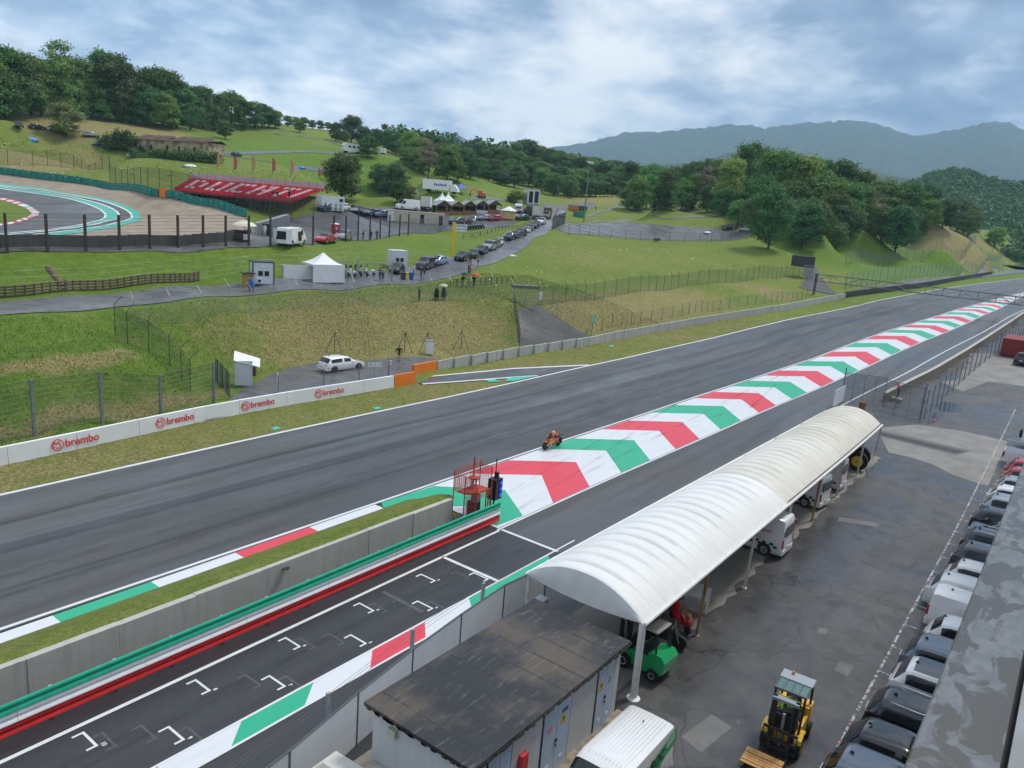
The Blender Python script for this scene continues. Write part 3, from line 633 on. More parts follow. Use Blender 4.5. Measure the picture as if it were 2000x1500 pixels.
for q, m_ in (([(1792, 922), (1806, 922), (1782, 985), (1768, 984)], M_patch), ([(1560, 1150), (1585, 1160), (1500, 1290), (1478, 1278)], M_patch), ([(1640, 1010), (1720, 1022), (1716, 1030), (1634, 1018)], M_patchl), ([(1600, 1225), (1618, 1230), (1612, 1240), (1596, 1236)], M_patchl), ([(1430, 1420), (1370, 1470), (1330, 1440), (1390, 1395)], M_patchl), ([(1700, 1085), (1745, 1100), (1735, 1118), (1690, 1102)], M_patch), ([(1860, 700), (1905, 690), (1890, 720), (1850, 730)], M_patch), ([(1640, 1290), (1668, 1300), (1655, 1322), (1628, 1310)], M_patchl)): drape('tarmac_patch', q, .003, m_, pad, 2)
for q in ([(1828, 790), (1842, 783), (1870, 790), (1880, 800), (1862, 806), (1835, 803)], [(1815, 812), (1830, 806), (1830, 820), (1814, 823)]):
    drape('wet_patch', q, .010, M_wetp, pad)
def mark(x0, x1, y0, y1, z=.012, nm='bay_line'):
    MB().add([(x0, y0, hc(x0) + z), (x1, y0, hc(x1) + z), (x1, y1, hc(x1) + z), (x0, y1, hc(x0) + z)], [(0, 1, 2, 3)]).build(nm, P_bay, pad)
s = NT('paint_bay'); s.col((.50, .50, .49)); s.rough(.6)
fr = s.ramp(s.noise(5.0, 6, .7), [(.44, 0.0), (.56, 1.0)]); tr = s.n('ShaderNodeBsdfTransparent'); mxs = s.n('ShaderNodeMixShader'); s.l(fr, mxs.inputs[0]); s.l(s.b.outputs[0], mxs.inputs[1]); s.l(tr.outputs[0], mxs.inputs[2]); s.l(mxs.outputs[0], s.o.inputs[0]); P_bay = s.m
x = 18.0
while x < 92: mark(x, x + 1.98, 3.86 + .006 * max(0, x - 50), 3.96 + .006 * max(0, x - 50)); x += 2.0
for k in range(-4, 22): xx = 31.66 + 2.475 * k; mark(xx - .05, xx + .05, 2.7, 3.85)

# ------------------------------------------------------------------ foreground parapet of the stand the picture is taken from
s = NT('wet_metal_cap')
pn = s.noise(2.2, 5, .55, s.map((1, 2.0, 1)), .9); pm = s.ramp(pn, [(.47, 0.0), (.53, 1.0)]); pn2 = s.noise(7, 4, .5, s.map((1, 1.6, 1)), 1.2)
c = s.mix(s.ramp(pn2, [(.42, 0.0), (.62, 1.0)]), (.150, .160, .172), (.110, .118, .126)); c = s.mix(pm, c, (.085, .080, .070)); s.col(c)
s.rough(s.mix(pm, (.42, .42, .42), (.16, .16, .16))); s.bump(s.math('ADD', pm, s.math('MULTIPLY', pn2, .3)), .12, .01); M_cap = s.m
M_render = mat('grey_render', (.30, .31, .32), .8, 0, .12, 1.5, .2)
M_soffit = mat('wall_offwhite', (.42, .42, .41), .85, 0, .08, 1)
par = thing('terrace_parapet', 'wet grey metal-capped parapet in the lower right foreground', 'parapet')
cap = MB(); PZ = 14.5
prof = [(.285, PZ - .12), (.285, PZ - .01), (.275, PZ), (.10, PZ + .004), (-.085, PZ + .01)]
cap.grid([[(x, y, z) for y, z in prof] for x in (-15, 0, 12, 60)]); cap.build('cap', M_cap, par)
MB().b0(-15, 60, -.115, -.085, PZ - .12, PZ - .04).build('groove', mat('groove_black', (.012, .012, .013), .7), par)
MB().b0(-15, 60, -.20, -.115, PZ - .12, PZ + .05).build('upstand', mat('upstand_grey', (.22, .23, .23), .5, 0, .15, 2), par)
MB().b0(-15, 60, -3.5, -.2, PZ - .12, PZ - .02).build('terrace_floor', M_render, par)
MB().b0(-15, 60, -3.5, .24, PZ - .55, PZ - .12).build('slab', M_render, par)
MB().b0(-15, 60, -9, -3.4, 0, PZ - .56).build('wall', M_soffit, par)

# ------------------------------------------------------------------ barrel canopy
can = thing('vaulted_canopy', 'long white barrel-vaulted fabric canopy on slim posts beside the pit lane', 'canopy')
def ctn(name, col, dirt):
    s = NT(name); f = s.ramp(s.noise(.5, 7, .65, s.map((1, .45, 1))), [(.35, 0.0), (.75, 1.0)]); c = s.mix(f, col, dirt); sp = s.ramp(s.noise(9, 3, .5), [(.74, 0.0), (.78, .5)]); c = s.mix(sp, c, (.45, .33, .2)); s.col(c); s.rough(.55)
    s.bump(s.noise(3.5, 5, .6, s.map((1, .5, .5))), .5, .05); return s.m
def ceil_(x): return 3.05 - .010 * (x - 23) + .0
def near_y(x): return 10.40 + .019 * (x - 23)
for x0, x1, m_ in ((23.0, 39.6, ctn('canopy_white', (.80, .80, .79), (.70, .70, .68))), (39.6, 51.4, ctn('canopy_offwhite', (.73, .71, .65), (.60, .57, .49))), (51.4, 63.5, ctn('canopy_cream', (.68, .65, .57), (.53, .50, .41)))):
    P = []; N_ = int((x1 - x0) / .085)
    for i in range(N_ + 1):
        x = x0 + (x1 - x0) * i / N_; ph = abs(math.sin(math.pi * (x - 23) / .92)); r = []
        for j in range(29):
            t = j / 28; y = near_y(x) - .10 + t * (15.55 - near_y(x) + .1); a = math.sin(math.pi * t)
            zz_ = ceil_(x) + hc(x) + 1.0 * (1 - abs(2 * t - 1) ** 2.15) - (.15 * (1 - ph) ** 3.0) * (.35 + a) + .012 * math.sin(x * 5.1 + j) * math.sin(j * 1.7 + x)
            r.append((x, y, zz_))
        P.append(r)
    MB().grid(P).build('roof_sheet', m_, can, True, 80)
P = []                                      # fabric gable at the near end, hanging to the eaves
for i in range(41):
    t = i / 40; y = near_y(23) - .10 + t * (15.55 - near_y(23) + .1); top = ceil_(23) + 1.0 * (1 - abs(2 * t - 1) ** 2.15); bot = ceil_(23) - .02 - .18 * math.sin(math.pi * t)
    P.append([(23.0 - .02 * math.sin(i * 1.1) * math.sin(math.pi * k / 6) - .06 * math.sin(math.pi * k / 6), y, top + (bot - top) * k / 6) for k in range(7)])
MB().grid(P).build('gable_sheet', MATS['canopy_white'], can, True, 80)
M_cream = mat('post_cream', (.62, .60, .52), .55, 0, .2, 2); M_rust = mat('post_rusty', (.40, .30, .16), .7, 0, .5, 1.6, col2=(.22, .09, .03)); M_wpost = mat('post_white', (.74, .74, .73), .5, 0, .1, 3)
e = MB()
for x in np.arange(23, 63.4, 2.0):
    x1 = min(63.5, x + 2); e.tube((x, near_y(x) - .12, ceil_(x) + hc(x) - .02), (x1, near_y(x1) - .12, ceil_(x1) + hc(x1) - .02), .075, .075, 8)
e.build('eaves_beam', M_wpost, can, True)
e = MB()
for k in range(150): x = 39.8 + k * .158; e.box((x, near_y(x) - .06, ceil_(x) + hc(x) + .12), (.06, .03, .07), 0, -.5)
struct(e.build('lacing', mat('lacing_brown', (.20, .16, .11), .8), can), 'stuff')
e = MB(); e.tube((23, 15.5, 3.05), (63.5, 15.5, 2.8), .06); e.build('eaves_beam', M_wpost, can, True)
for k in range(8):
    x = 23.1 + 5.76 * k; y = near_y(x); m_ = (M_wpost, M_rust, M_cream, M_cream, M_rust, M_cream, M_cream, M_cream)[k]; r_ = .13 if k == 0 else .065
    MB().tube((x, y, hc(x) - .02), (x, y - .1 if k else y, ceil_(x) + hc(x)), r_, r_, 10).tube((x, y, hc(x) - .02), (x, y, hc(x) + .05), r_ * 2.2, r_ * 1.2, 10).build('post', m_, can, True, 60)
    MB().tube((x, 15.4, 0), (x, 15.4, 3.0), .06).build('post', M_cream, can, True, 60)
    e = MB(); pts = [(x, near_y(x) - .08 + t * (15.5 - near_y(x)), ceil_(x) + hc(x) + .92 * (1 - abs(2 * t - 1) ** 2.15) - .06) for t in np.linspace(0, 1, 13)]; e.poly(pts, .035, 5).build('arch_rib', M_cream, can, True)

# ------------------------------------------------------------------ white boundary panels between pit lane and paddock
pn_ = thing('panel_fence', 'white sheet-panel fence with grey posts beside the flat-roofed cabin', 'fence')
M_panel = stained('panel_white', (.66, .69, .73), (.50, .51, .52), .3); M_pgrey = mat('panel_frame_grey', (.10, .11, .12), .6, .2)
PT = [(-2, 13.2), (2.5, 13.8), (5.6, 14.3), (8.6, 14.75), (11.62, 15.14), (14.64, 15.74), (17.53, 16.2), (20.47, 16.55), (23.45, 16.8), (26.2, 16.6)]
for (x0, y0), (x1, y1) in zip(PT[:-1], PT[1:]):
    a = math.atan2(y1 - y0, x1 - x0); L = math.hypot(x1 - x0, y1 - y0)
    MB().box(((x0 + x1) / 2, (y0 + y1) / 2, .97), (L - .06, .04, 1.85), a).build('panel', M_panel, pn_)
    MB().box((x1, y1, .96), (.06, .07, 1.92), a).box(((x0 + x1) / 2, (y0 + y1) / 2, 1.905), (L, .06, .025), a).build('frame', M_pgrey, pn_)
for x, y in ((13.6, 15.9), (17.9, 16.6), (22.3, 17.0)):
    MB().b0(x - .06, x + .06, y - .05, y + .05, 0, 2.35).build('post', Mzn, pn_)
e = MB()
for z in (2.05, 2.2, 2.32): e.poly([(8.0, 15.1, z), (13.6, 15.9, z), (17.9, 16.6, z), (22.3, 17.0, z), (26, 17, z)], .008, 4)
e.build('wire', M_pgrey, pn_)

# ------------------------------------------------------------------ flat-roofed service cabin
cab = thing('service_cabin', 'flat-roofed grey service cabin with patched bitumen roof and pale blue doors', 'cabin')
BX0, BX1, BY0, BY1, BZ = 13.75, 21.75, 10.45, 14.1, 2.74
M_cwall = stained('cabin_wall', (.68, .69, .69), (.30, .30, .28), .25)
MB().b0(BX0, BX1, BY0, BY1, 0, BZ).build('wall', M_cwall, cab)
s = NT('bitumen_roof')
br = s.n('ShaderNodeTexBrick'); s.l(s.map((1, 1, 1), rot=(0, 0, math.pi / 2)), br.inputs['Vector']); br.inputs['Scale'].default_value = 1.0; br.inputs['Brick Width'].default_value = 5.1; br.inputs['Row Height'].default_value = .95; br.inputs['Mortar Size'].default_value = .05; br.inputs['Mortar Smooth'].default_value = .6
wetn = s.noise(.55, 6, .6, s.map((.7, 1, 1), loc=(1.3, .4, 0))); scr = s.noise(3.2, 5, .75, s.map((.35, 2.2, 1), rot=(0, 0, .5)))
c = s.mix(s.ramp(wetn, [(.46, 0.0), (.64, 1.0)]), (.024, .025, .028), (.105, .082, .058)); c = s.mix(s.math('MULTIPLY', s.ramp(br.outputs['Fac'], [(.2, 0.0), (.8, .8)]), s.ramp(s.noise(.9, 4, .6), [(.4, .2), (.6, 1.0)])), c, (.016, .017, .020))
c = s.mix(s.ramp(scr, [(.56, 0.0), (.70, .6)]), c, (.20, .195, .19)); s.col(c); s.rough(s.ramp(wetn, [(.4, .45), (.6, .22)])); s.bump(s.math('ADD', br.outputs['Fac'], scr), .3, .02); M_bit = s.m
MB().b0(BX0 - .2, BX1 + .2, BY0 - .22, BY1 + .2, BZ, BZ + .13).build('roof', M_bit, cab)
e = MB(); rr = random.Random(3)
for i in range(90):
    t = rr.random(); x = BX0 - .2 + t * (BX1 - BX0 + .4); e.box((x, BY0 - .225, BZ + .03 - .03 * rr.random()), (.1 + .1 * rr.random(), .03, .05 + .07 * rr.random()), rz=.1 * rr.random())
for i in range(40):
    t = rr.random(); y = BY0 - .2 + t * (BY1 - BY0 + .4); e.box((BX0 - .205, y, BZ + .03 - .03 * rr.random()), (.03, .1 + .1 * rr.random(), .05 + .07 * rr.random()))
struct(e.build('roof_edge', mat('tar_edge', (.06, .055, .045), .9, 0, .5, 6), cab), 'stuff')
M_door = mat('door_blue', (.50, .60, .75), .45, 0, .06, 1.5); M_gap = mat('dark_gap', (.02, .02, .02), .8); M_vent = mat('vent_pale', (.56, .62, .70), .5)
def doorpair(x0, x1, z1=2.55, n=2):
    MB().b0(x0 - .05, x1 + .05, BY0 - .012, BY0 + .02, .06, z1 + .05).build('door_frame', M_gap, cab)
    wd = (x1 - x0) / n
    for k in range(n):
        d = MB().b0(x0 + k * wd + .012, x0 + (k + 1) * wd - .012, BY0 - .035, BY0 - .005, .10, z1).build('door', M_door, cab)
        for zz_ in (2.2, .35):
            e = MB()
            for q in range(4): e.b0(x0 + (k + .34) * wd, x0 + (k + .66) * wd, BY0 - .047, BY0 - .03, zz_ + .04 * q, zz_ + .04 * q + .025)
            e.build('vent', M_vent, d)
    MB().b0(x0 + wd - .05, x0 + wd + .03, BY0 - .08, BY0 - .03, 1.18, 1.26).box((x0 + wd - .02, BY0 - .07, 1.05), (.03, .03, .1)).build('handle', mat('handle_black', (.02, .02, .02), .4), cab)
doorpair(20.28, 21.35); doorpair(17.15, 18.62); doorpair(14.5, 15.55)
P_y = mat('sign_yellow', (.80, .55, .02), .5); P_b = mat('sign_blue', (.03, .12, .45), .5); P_k = mat('ink_black', (.02, .02, .02), .6); P_r = mat('sign_red', (.65, .05, .05), .5)
def plate(x, z, w_, h_, m_, nm='notice'): return MB().b0(x - w_ / 2, x + w_ / 2, BY0 - .045, BY0 - .037, z - h_ / 2, z + h_ / 2).build(nm, m_, cab)
for x, z in ((20.5, 1.75), (18.23, 1.78)):
    p = plate(x, z, .22, .34, P_y)
    MB().add([(x - .07, BY0 - .047, z - .02), (x + .07, BY0 - .047, z - .02), (x, BY0 - .047, z + .12)], [(0, 1, 2)]).build('warning_triangle', P_k, p); text('notice_text', 'PERICOLO', .045, P_k, p, (x, BY0 - .047, z - .1), (math.pi / 2, 0, 0))
plate(20.5, 2.03, .14, .10, Mwp); plate(18.28, 2.08, .34, .12, P_b); plate(17.5, 1.78, .28, .22, mat('sign_pink', (.72, .36, .36), .5)); plate(21.05, 1.75, .12, .26, mat('sign_grey', (.30, .32, .30), .5))
p = plate(16.1, 1.5, .36, .62, P_r, 'hose_cabinet'); MB().b0(15.95, 16.25, BY0 - .16, BY0 - .045, 1.2, 1.8).build('hose_box', P_r, p)
MB().b0(13.62, 13.75, 13.1, 13.4, 2.2, 2.45).build('lamp_box', mat('lamp_cream', (.55, .52, .40), .5), cab)
MB().b0(BX0, BX1 + .25, BY0 - .38, BY0 - .002, 0, .10).build('plinth', mat('plinth_broken', (.26, .22, .17), .9, 0, .4, 3, .4), cab)
M_acw = mat('ac_cream', (.62, .61, .55), .55, 0, .08, 2)
ac = thing('air_conditioner', 'cream air conditioning unit with a top grille behind the panel fence', 'air conditioner', (12.3, 14.2, 0), .06)
MB().b0(-.75, .8, -.8, .62, 0, 1.22).build('casing', M_acw, ac)
e = MB()
for k in range(16): e.b0(-.62, .22, -.35 + k * .055, -.335 + k * .055, 1.22, 1.235)
e.build('grille', mat('grille_dark', (.14, .14, .14), .5), ac); MB().lathe([(.1, 1.22), (.1, 1.24)], (-.62, .2, 0), 12).build('cap', P_k, ac)
MB().b0(-.66, .26, -.39, -.365, 1.222, 1.25).b0(-.66, .26, .535, .56, 1.222, 1.25).build('grille_rim', M_acw, ac)
ac2 = thing('wall_condenser', 'weathered cream box unit fixed to the left end of the service cabin', 'air conditioner', (13.3, 13.4, 0))
MB().b0(-.3, .43, -.55, .55, .25, 1.0).build('casing', mat('ac_dirty', (.45, .43, .35), .7, 0, .3, 3), ac2)
MB().lathe([(.26, 0), (.30, .0), (.30, .02), (.26, .02)], (.05, 0, 1.0), 20).build('fan_ring', mat('ac_ring', (.36, .34, .27), .7), ac2); MB().b0(-.2, .3, -.5, -.4, 0, .25).b0(-.2, .3, .4, .5, 0, .25).build('bracket', M_pgrey, ac2)

# ------------------------------------------------------------------ red caged marshal post and signal lights at the end of the pit wall
M_redst = mat('tower_red', (.42, .06, .035), .55, 0, .25, 4)
tw = thing('marshal_post', 'red steel caged marshal post standing at the end of the concrete pit wall', 'marshal post', (31.6, 25.35, 0))
cor = [(-1.0, -.25), (-.55, -.75), (.75, -.75), (1.25, -.3), (1.25, .55), (-1.0, .55)]
hts = [2.55, 1.95, 2.1, 2.6, 2.85, 2.7]
for (x, y), h_ in zip(cor, hts): MB().tube((x, y, 0), (x, y, h_), .03, .03, 6).build('post', M_redst, tw)
MB().tube((.1, .1, 1.7), (.1, .1, 3.35), .045, .045, 8).build('mast', M_redst, tw)
MB().prism([(-1.0, -.25), (-.55, -.75), (.6, -.75), (.6, .3), (-1.0, .3)], 1.52, 1.58).build('platform', M_redst, tw)
MB().lathe([(.32, 2.12), (.32, 2.18)], (.05, .0, 0), 14).tube((.25, .0, 1.6), (.25, .0, 2.12), .03).tube((-.15, .0, 1.6), (-.15, 0, 2.12), .03).build('seat', M_redst, tw)
def cage(p0, p1, z0, z1):
    e = MB(); L = math.hypot(p1[0] - p0[0], p1[1] - p0[1]); nz_ = int((z1 - z0) / .075); nx_ = max(2, int(L / .12))
    for k in range(nz_ + 1): z = z0 + (z1 - z0) * k / nz_; e.tube((*p0, z), (*p1, z), .015, .015, 4, False)
    for k in range(1, nx_): t = k / nx_; q = (p0[0] + (p1[0] - p0[0]) * t, p0[1] + (p1[1] - p0[1]) * t); e.tube((*q, z0), (*q, z1), .009, .009, 4, False)
    e.build('mesh_panel', M_redst, tw)
cage(cor[0], cor[1], 0, 1.5); cage(cor[0], cor[1], 1.6, 2.5); cage(cor[5], cor[4], 1.5, 2.75); cage(cor[4], cor[3], 1.2, 2.6); cage(cor[1], cor[2], 1.25, 1.62); cage(cor[0], cor[5], 1.5, 2.55); cage(cor[2], cor[3], 1.2, 2.1)
for x in (.35, .55): MB().tube((x, -.7, 0), (x, -.7, 1.6), .04).build('post', M_redst, tw)
MB().b0(-.3, .2, -.45, .1, 0, .85).build('equipment_box', M_blackwall, tw); MB().b0(-.25, .12, -.5, -.1, .85, 1.3).build('equipment_box', mat('box_grey', (.3, .3, .32), .5), tw)
M_sig = mat('signal_black', (.012, .012, .013), .45); M_blue = mat('signal_blue', (.01, .015, .5), .2, emit=((.02, .04, 1.0), 1.1))
sg = thing('signal_lights', 'black pit exit signal light box with three lit blue lamps', 'signal light', (32.95, 24.75, 0), -1.5)
MB().b0(-.35, .2, -.33, .33, .75, 1.95).build('housing', M_sig, sg); MB().b0(.2, .215, .02, .30, .78, 1.92).build('backing_plate', M_sig, sg)
for z in (1.0, 1.36, 1.72):
    MB().lathe([(.105, .0), (.10, .03)], (.216, .16, z), 16, 'X').build('lamp', M_blue, sg)
    MB().lathe([(.12, .33), (.12, .58)], (-.1, 0, z), 14, 'Y', False).build('lamp_hood', M_sig, sg, True)
MB().tube((-.1, 0, 0), (-.1, 0, .8), .05).build('pole', M_sig, sg); MB().tube((-.1, 0, 1.9), (-.1, 0, 3.1), .03).build('aerial', M_sig, sg); MB().b0(-.25, -.05, .1, .3, 1.95, 2.25).build('camera', M_sig, sg)

# ------------------------------------------------------------------ pit wall and fence on the right, gate
M_pwall = stained('pit_wall_stone', (.26, .22, .15), (.09, .075, .05), .8); M_coping = mat('coping', (.42, .41, .38), .8, 0, .15, 2)
pw = thing('pit_exit_wall', 'low mossy stone wall with pale coping along the pit exit road', 'wall')
x = 84.0
while x < 330:
    x1 = min(330, x + 3.0); a = (x, float(L_pwall(x))); b_ = (x1, float(L_pwall(x1))); an = math.atan2(b_[1] - a[1], b_[0] - a[0]); z = float(hc((x + x1) / 2)); L = math.hypot(x1 - x, b_[1] - a[1])
    sl = -math.atan2(float(hc(x1) - hc(x)), x1 - x)
    MB().box(((x + x1) / 2, (a[1] + b_[1]) / 2 + .16, z + .38), (L - .01, .3, .96), an, 0, sl).build('wall_section', M_pwall, pw); MB().box(((x + x1) / 2, (a[1] + b_[1]) / 2 + .16, z + .91), (L, .38, .08), an, 0, sl).build('coping', M_coping, pw); x = x1
def net_mat(name, col, dens, sc_=9.0):
    s = NT(name); s.col(col); s.rough(.6); s.b.inputs['Metallic'].default_value = .2
    tr = s.n('ShaderNodeBsdfTransparent'); mxs = s.n('ShaderNodeMixShader'); 
    f = s.ramp(s.noise(sc_, 2, .5), [(.3, dens * .75), (.7, min(1, dens * 1.25))]); s.l(f, mxs.inputs[0]); s.l(tr.outputs[0], mxs.inputs[1]); s.l(s.b.outputs[0], mxs.inputs[2]); s.l(mxs.outputs[0], s.o.inputs[0]); return s.m
N_grey = net_mat('net_grey', (.16, .18, .20), .22); N_green = net_mat('net_green', (.05, .13, .075), .30); N_dark = net_mat('net_dark', (.03, .045, .035), .20); N_light = net_mat('net_light', (.22, .25, .25), .14)
N_gate = net_mat('net_gate', (.10, .11, .12), .30)
M_fpost = mat('fence_post_grey', (.20, .22, .24), .6, .2, .2, 3); M_brown = mat('fence_post_brown', (.060, .045, .035), .7, 0, .3, 3); M_steel = mat('fence_post_steel', (.34, .36, .37), .5, .4, .15, 4); M_gdark = mat('fence_post_dark', (.05, .055, .06), .6)
def fence(name, label, pts, h_, net=None, post=None, step=3.0, r=.04, wires=0, crank=0.0, lean=None, netmax=None, group=None, wr=.012, posts=None, boxpost=False, net0=0.0):
    "pts: world points on the terrain; posts every step along the run, netting between them, optional cranked tops"
    t = thing(name, label, 'fence', group=group); P = [np.array(p, float) for p in pts]
    D = [0.0]
    for a, b_ in zip(P[:-1], P[1:]): D.append(D[-1] + float(np.linalg.norm(b_[:2] - a[:2])))
    n = max(1, int(round(D[-1] / step))); ds = posts if posts is not None else [D[-1] * k / n for k in range(n + 1)]
    ax = np.array(P); Q = np.stack([np.interp(ds, D, ax[:, 0]), np.interp(ds, D, ax[:, 1])], 1); zq = H(Q[:, 0], Q[:, 1])
    for k in range(len(Q)):
        d = Q[min(k + 1, len(Q) - 1)] - Q[max(k - 1, 0)]; d = d / (np.linalg.norm(d) + 1e-9); nn = np.array([-d[1], d[0]])
        b_ = MB(); x, y = Q[k]
        if boxpost: b_.box((x, y, zq[k] + h_ / 2 - .1), (r * 2, r * 2, h_ + .2), math.atan2(d[1], d[0]))
        else: b_.tube((x, y, zq[k] - .2), (x, y, zq[k] + h_), r, r, 6)
        if crank: b_.tube((x, y, zq[k] + h_), (x + nn[0] * crank, y + nn[1] * crank, zq[k] + h_ + abs(crank) * .9), r * .85, r * .85, 6)
        b_.build('post', post, t)
    if net is not None:
        for k in range(len(Q) - 1):
            a, b_ = Q[k], Q[k + 1]; rows = []
            for u in (0, .5, 1.0):
                x, y = a + (b_ - a) * u; z = zq[k] + (zq[k + 1] - zq[k]) * u; rows.append([(x, y, z + net0), (x, y, z + (netmax or h_))])
            MB().grid(rows).build('netting', net, t)
    if wires:
        for q in range(wires):
            zz_ = h_ * (q + 1) / wires; MB().poly([(Q[k][0], Q[k][1], zq[k] + zz_) for k in range(len(Q))], wr, 4).build('wire', post, t)
    return t
xs = np.arange(80.5, 330, 12.0); fence('paddock_fence', 'grey wire mesh fence with slanted posts between paddock and pit exit wall', [(x, float(L_pfence(x)), 0) for x in xs], 2.7, N_grey, M_fpost, 3.1, .06)
gate = thing('paddock_gate', 'tall steel tube and mesh gate at the far end of the canopy', 'gate', (80.6, 0, float(hc(80.6))))
def bar_frame(t, x0, y0, x1, y1, z0, z1, nv, nh, r=.025, m_=None, net=None, nm='gate_leaf'):
    e = MB()
    for k in range(nv + 1): u = k / nv; e.tube((x0 + (x1 - x0) * u, y0 + (y1 - y0) * u, z0), (x0 + (x1 - x0) * u, y0 + (y1 - y0) * u, z1), r, r, 6)
    for k in range(nh + 1): z = z0 + (z1 - z0) * k / nh; e.tube((x0, y0, z), (x1, y1, z), r, r, 6)
    o_ = e.build(nm, m_ or M_fpost, t)
    if net: MB().add([(x0, y0, z0), (x1, y1, z0), (x1, y1, z1), (x0, y0, z1)], [(0, 1, 2, 3)]).build('mesh', net, o_)
bar_frame(gate, 0, 18.2, 1.5, 14.6, .1, 2.9, 4, 2, net=N_gate); bar_frame(gate, .2, 14.4, -.6, 10.9, .1, 2.9, 3, 2, net=N_gate); MB().tube((0, 18.2, 0), (0, 18.2, 3.4), .06).tube((-.6, 10.8, 0), (-.6, 10.8, 3.4), .09).tube((-.6, 10.8, 2.0), (-1.6, 9.8, 0), .06).build('post', M_fpost, gate)
MB().b0(-4.0, -.2, 17.9, 17.95, .1, 1.7).build('screen_panel', M_panel, gate)
rb = thing('rusty_gate_post', 'rust-orange steel box at the foot of the paddock gate', 'gate post', (74.5, 14.9, float(hc(74.5)))); MB().box((0, 0, .8), (.5, .5, 1.6)).build('box', mat('rust', (.28, .09, .03), .8, 0, .4, 3), rb); MB().box((0, 0, 1.63), (.6, .6, .06)).build('lid', mat('rust_dark', (.15, .05, .02), .8), rb)

# ------------------------------------------------------------------ gantry
M_truss = mat('truss_steel', (.13, .145, .15), .55, .3, .15, 3)
gp = atc(1588, 580); GXX = gp[0]; gz0 = float(hc(GXX)); gl = gp[1]; gr = float(L_pwall(GXX)) - 2.0; gh = 4.55
gan = thing('gantry', 'grey steel lattice gantry spanning the straight', 'gantry', (GXX, 0, gz0))
for dx in (-.45, .45):
    for z in (gh, gh - 1.35): MB().tube((dx, gl + .3, z), (dx, gr, z), .07, .07, 6).build('chord', M_truss, gan)
nb = 13; ys = np.linspace(gl + .1, gr, nb + 1)
for k in range(nb):
    for dx in (-.45, .45):
        z0, z1 = (gh, gh - 1.35) if k % 2 else (gh - 1.35, gh); MB().tube((dx, ys[k], z0), (dx, ys[k + 1], z1), .035, .035, 5).build('brace', M_truss, gan); MB().tube((dx, ys[k], gh), (dx, ys[k], gh - 1.35), .03, .03, 5).build('strut', M_truss, gan)
    MB().tube((-.45, ys[k], gh), (.45, ys[k + 1], gh), .03, .03, 5).build('brace', M_truss, gan)
for y in (gl, gr):
    for dx in (-.45, .45): MB().tube((dx, y, -.3), (dx, y, gh + .1), .11, .11, 8).build('leg', M_gdark, gan)
    for k in range(5): MB().tube((-.45, y, k * .9), (.45, y, k * .9 + .9), .04, .04, 5).build('brace', M_gdark, gan)
lf = MB().tube((-.8, gl - .9, gh - 1.3), (-.8, gl - .9, gh + .2), .04).tube((.6, gl - .9, gh - 1.3), (.6, gl - .9, gh + .2), .04)
for k in range(4): lf.tube((-.8, gl - .9, gh - 1.2 + .4 * k), (.6, gl - .9, gh - 1.2 + .4 * k), .03)
lf.build('ladder', mat('ladder_yellow', (.7, .55, .25), .5), gan)
# ------------------------------------------------------------------ vehicles
M_glass = mat('car_glass', (.018, .022, .026), .06, 0, spec=.6); M_tyre = mat('tyre', (.018, .018, .019), .8); M_rim = mat('rim_alloy', (.42, .43, .45), .3, .8); M_rimd = mat('rim_dark', (.05, .05, .055), .35, .6)
M_tail = mat('tail_light', (.55, .012, .02), .2, coat=.6); M_head = mat('head_light', (.62, .65, .68), .12); M_plast = mat('black_plastic', (.022, .022, .024), .55); M_chrome = mat('chrome', (.75, .76, .78), .15, 1.0); M_plate = mat('number_plate', (.68, .69, .66), .5)
def carpaint(key, col, metal=0.0): return mat('car_paint_' + key, col, .25, metal, 0, spec=.5, coat=1.0)
PAINT = {k: carpaint(k, c, m_) for k, c, m_ in [('white', (.82, .82, .82), 0), ('pearl', (.68, .70, .70), 0), ('silver', (.40, .42, .44), .6), ('grey', (.05, .055, .065), .3), ('slate', (.13, .16, .21), .4), ('black', (.012, .012, .014), .2),
         ('red', (.48, .016, .02), .1), ('blue', (.05, .14, .40), .3), ('lightblue', (.22, .34, .52), .3), ('darkblue', (.02, .035, .09), .3), ('green', (.012, .36, .12), 0), ('darkgreen', (.02, .05, .035), .2), ('maroon', (.12, .015, .02), .2), ('beige', (.50, .45, .35), 0), ('orange', (.7, .16, .02), 0)]}
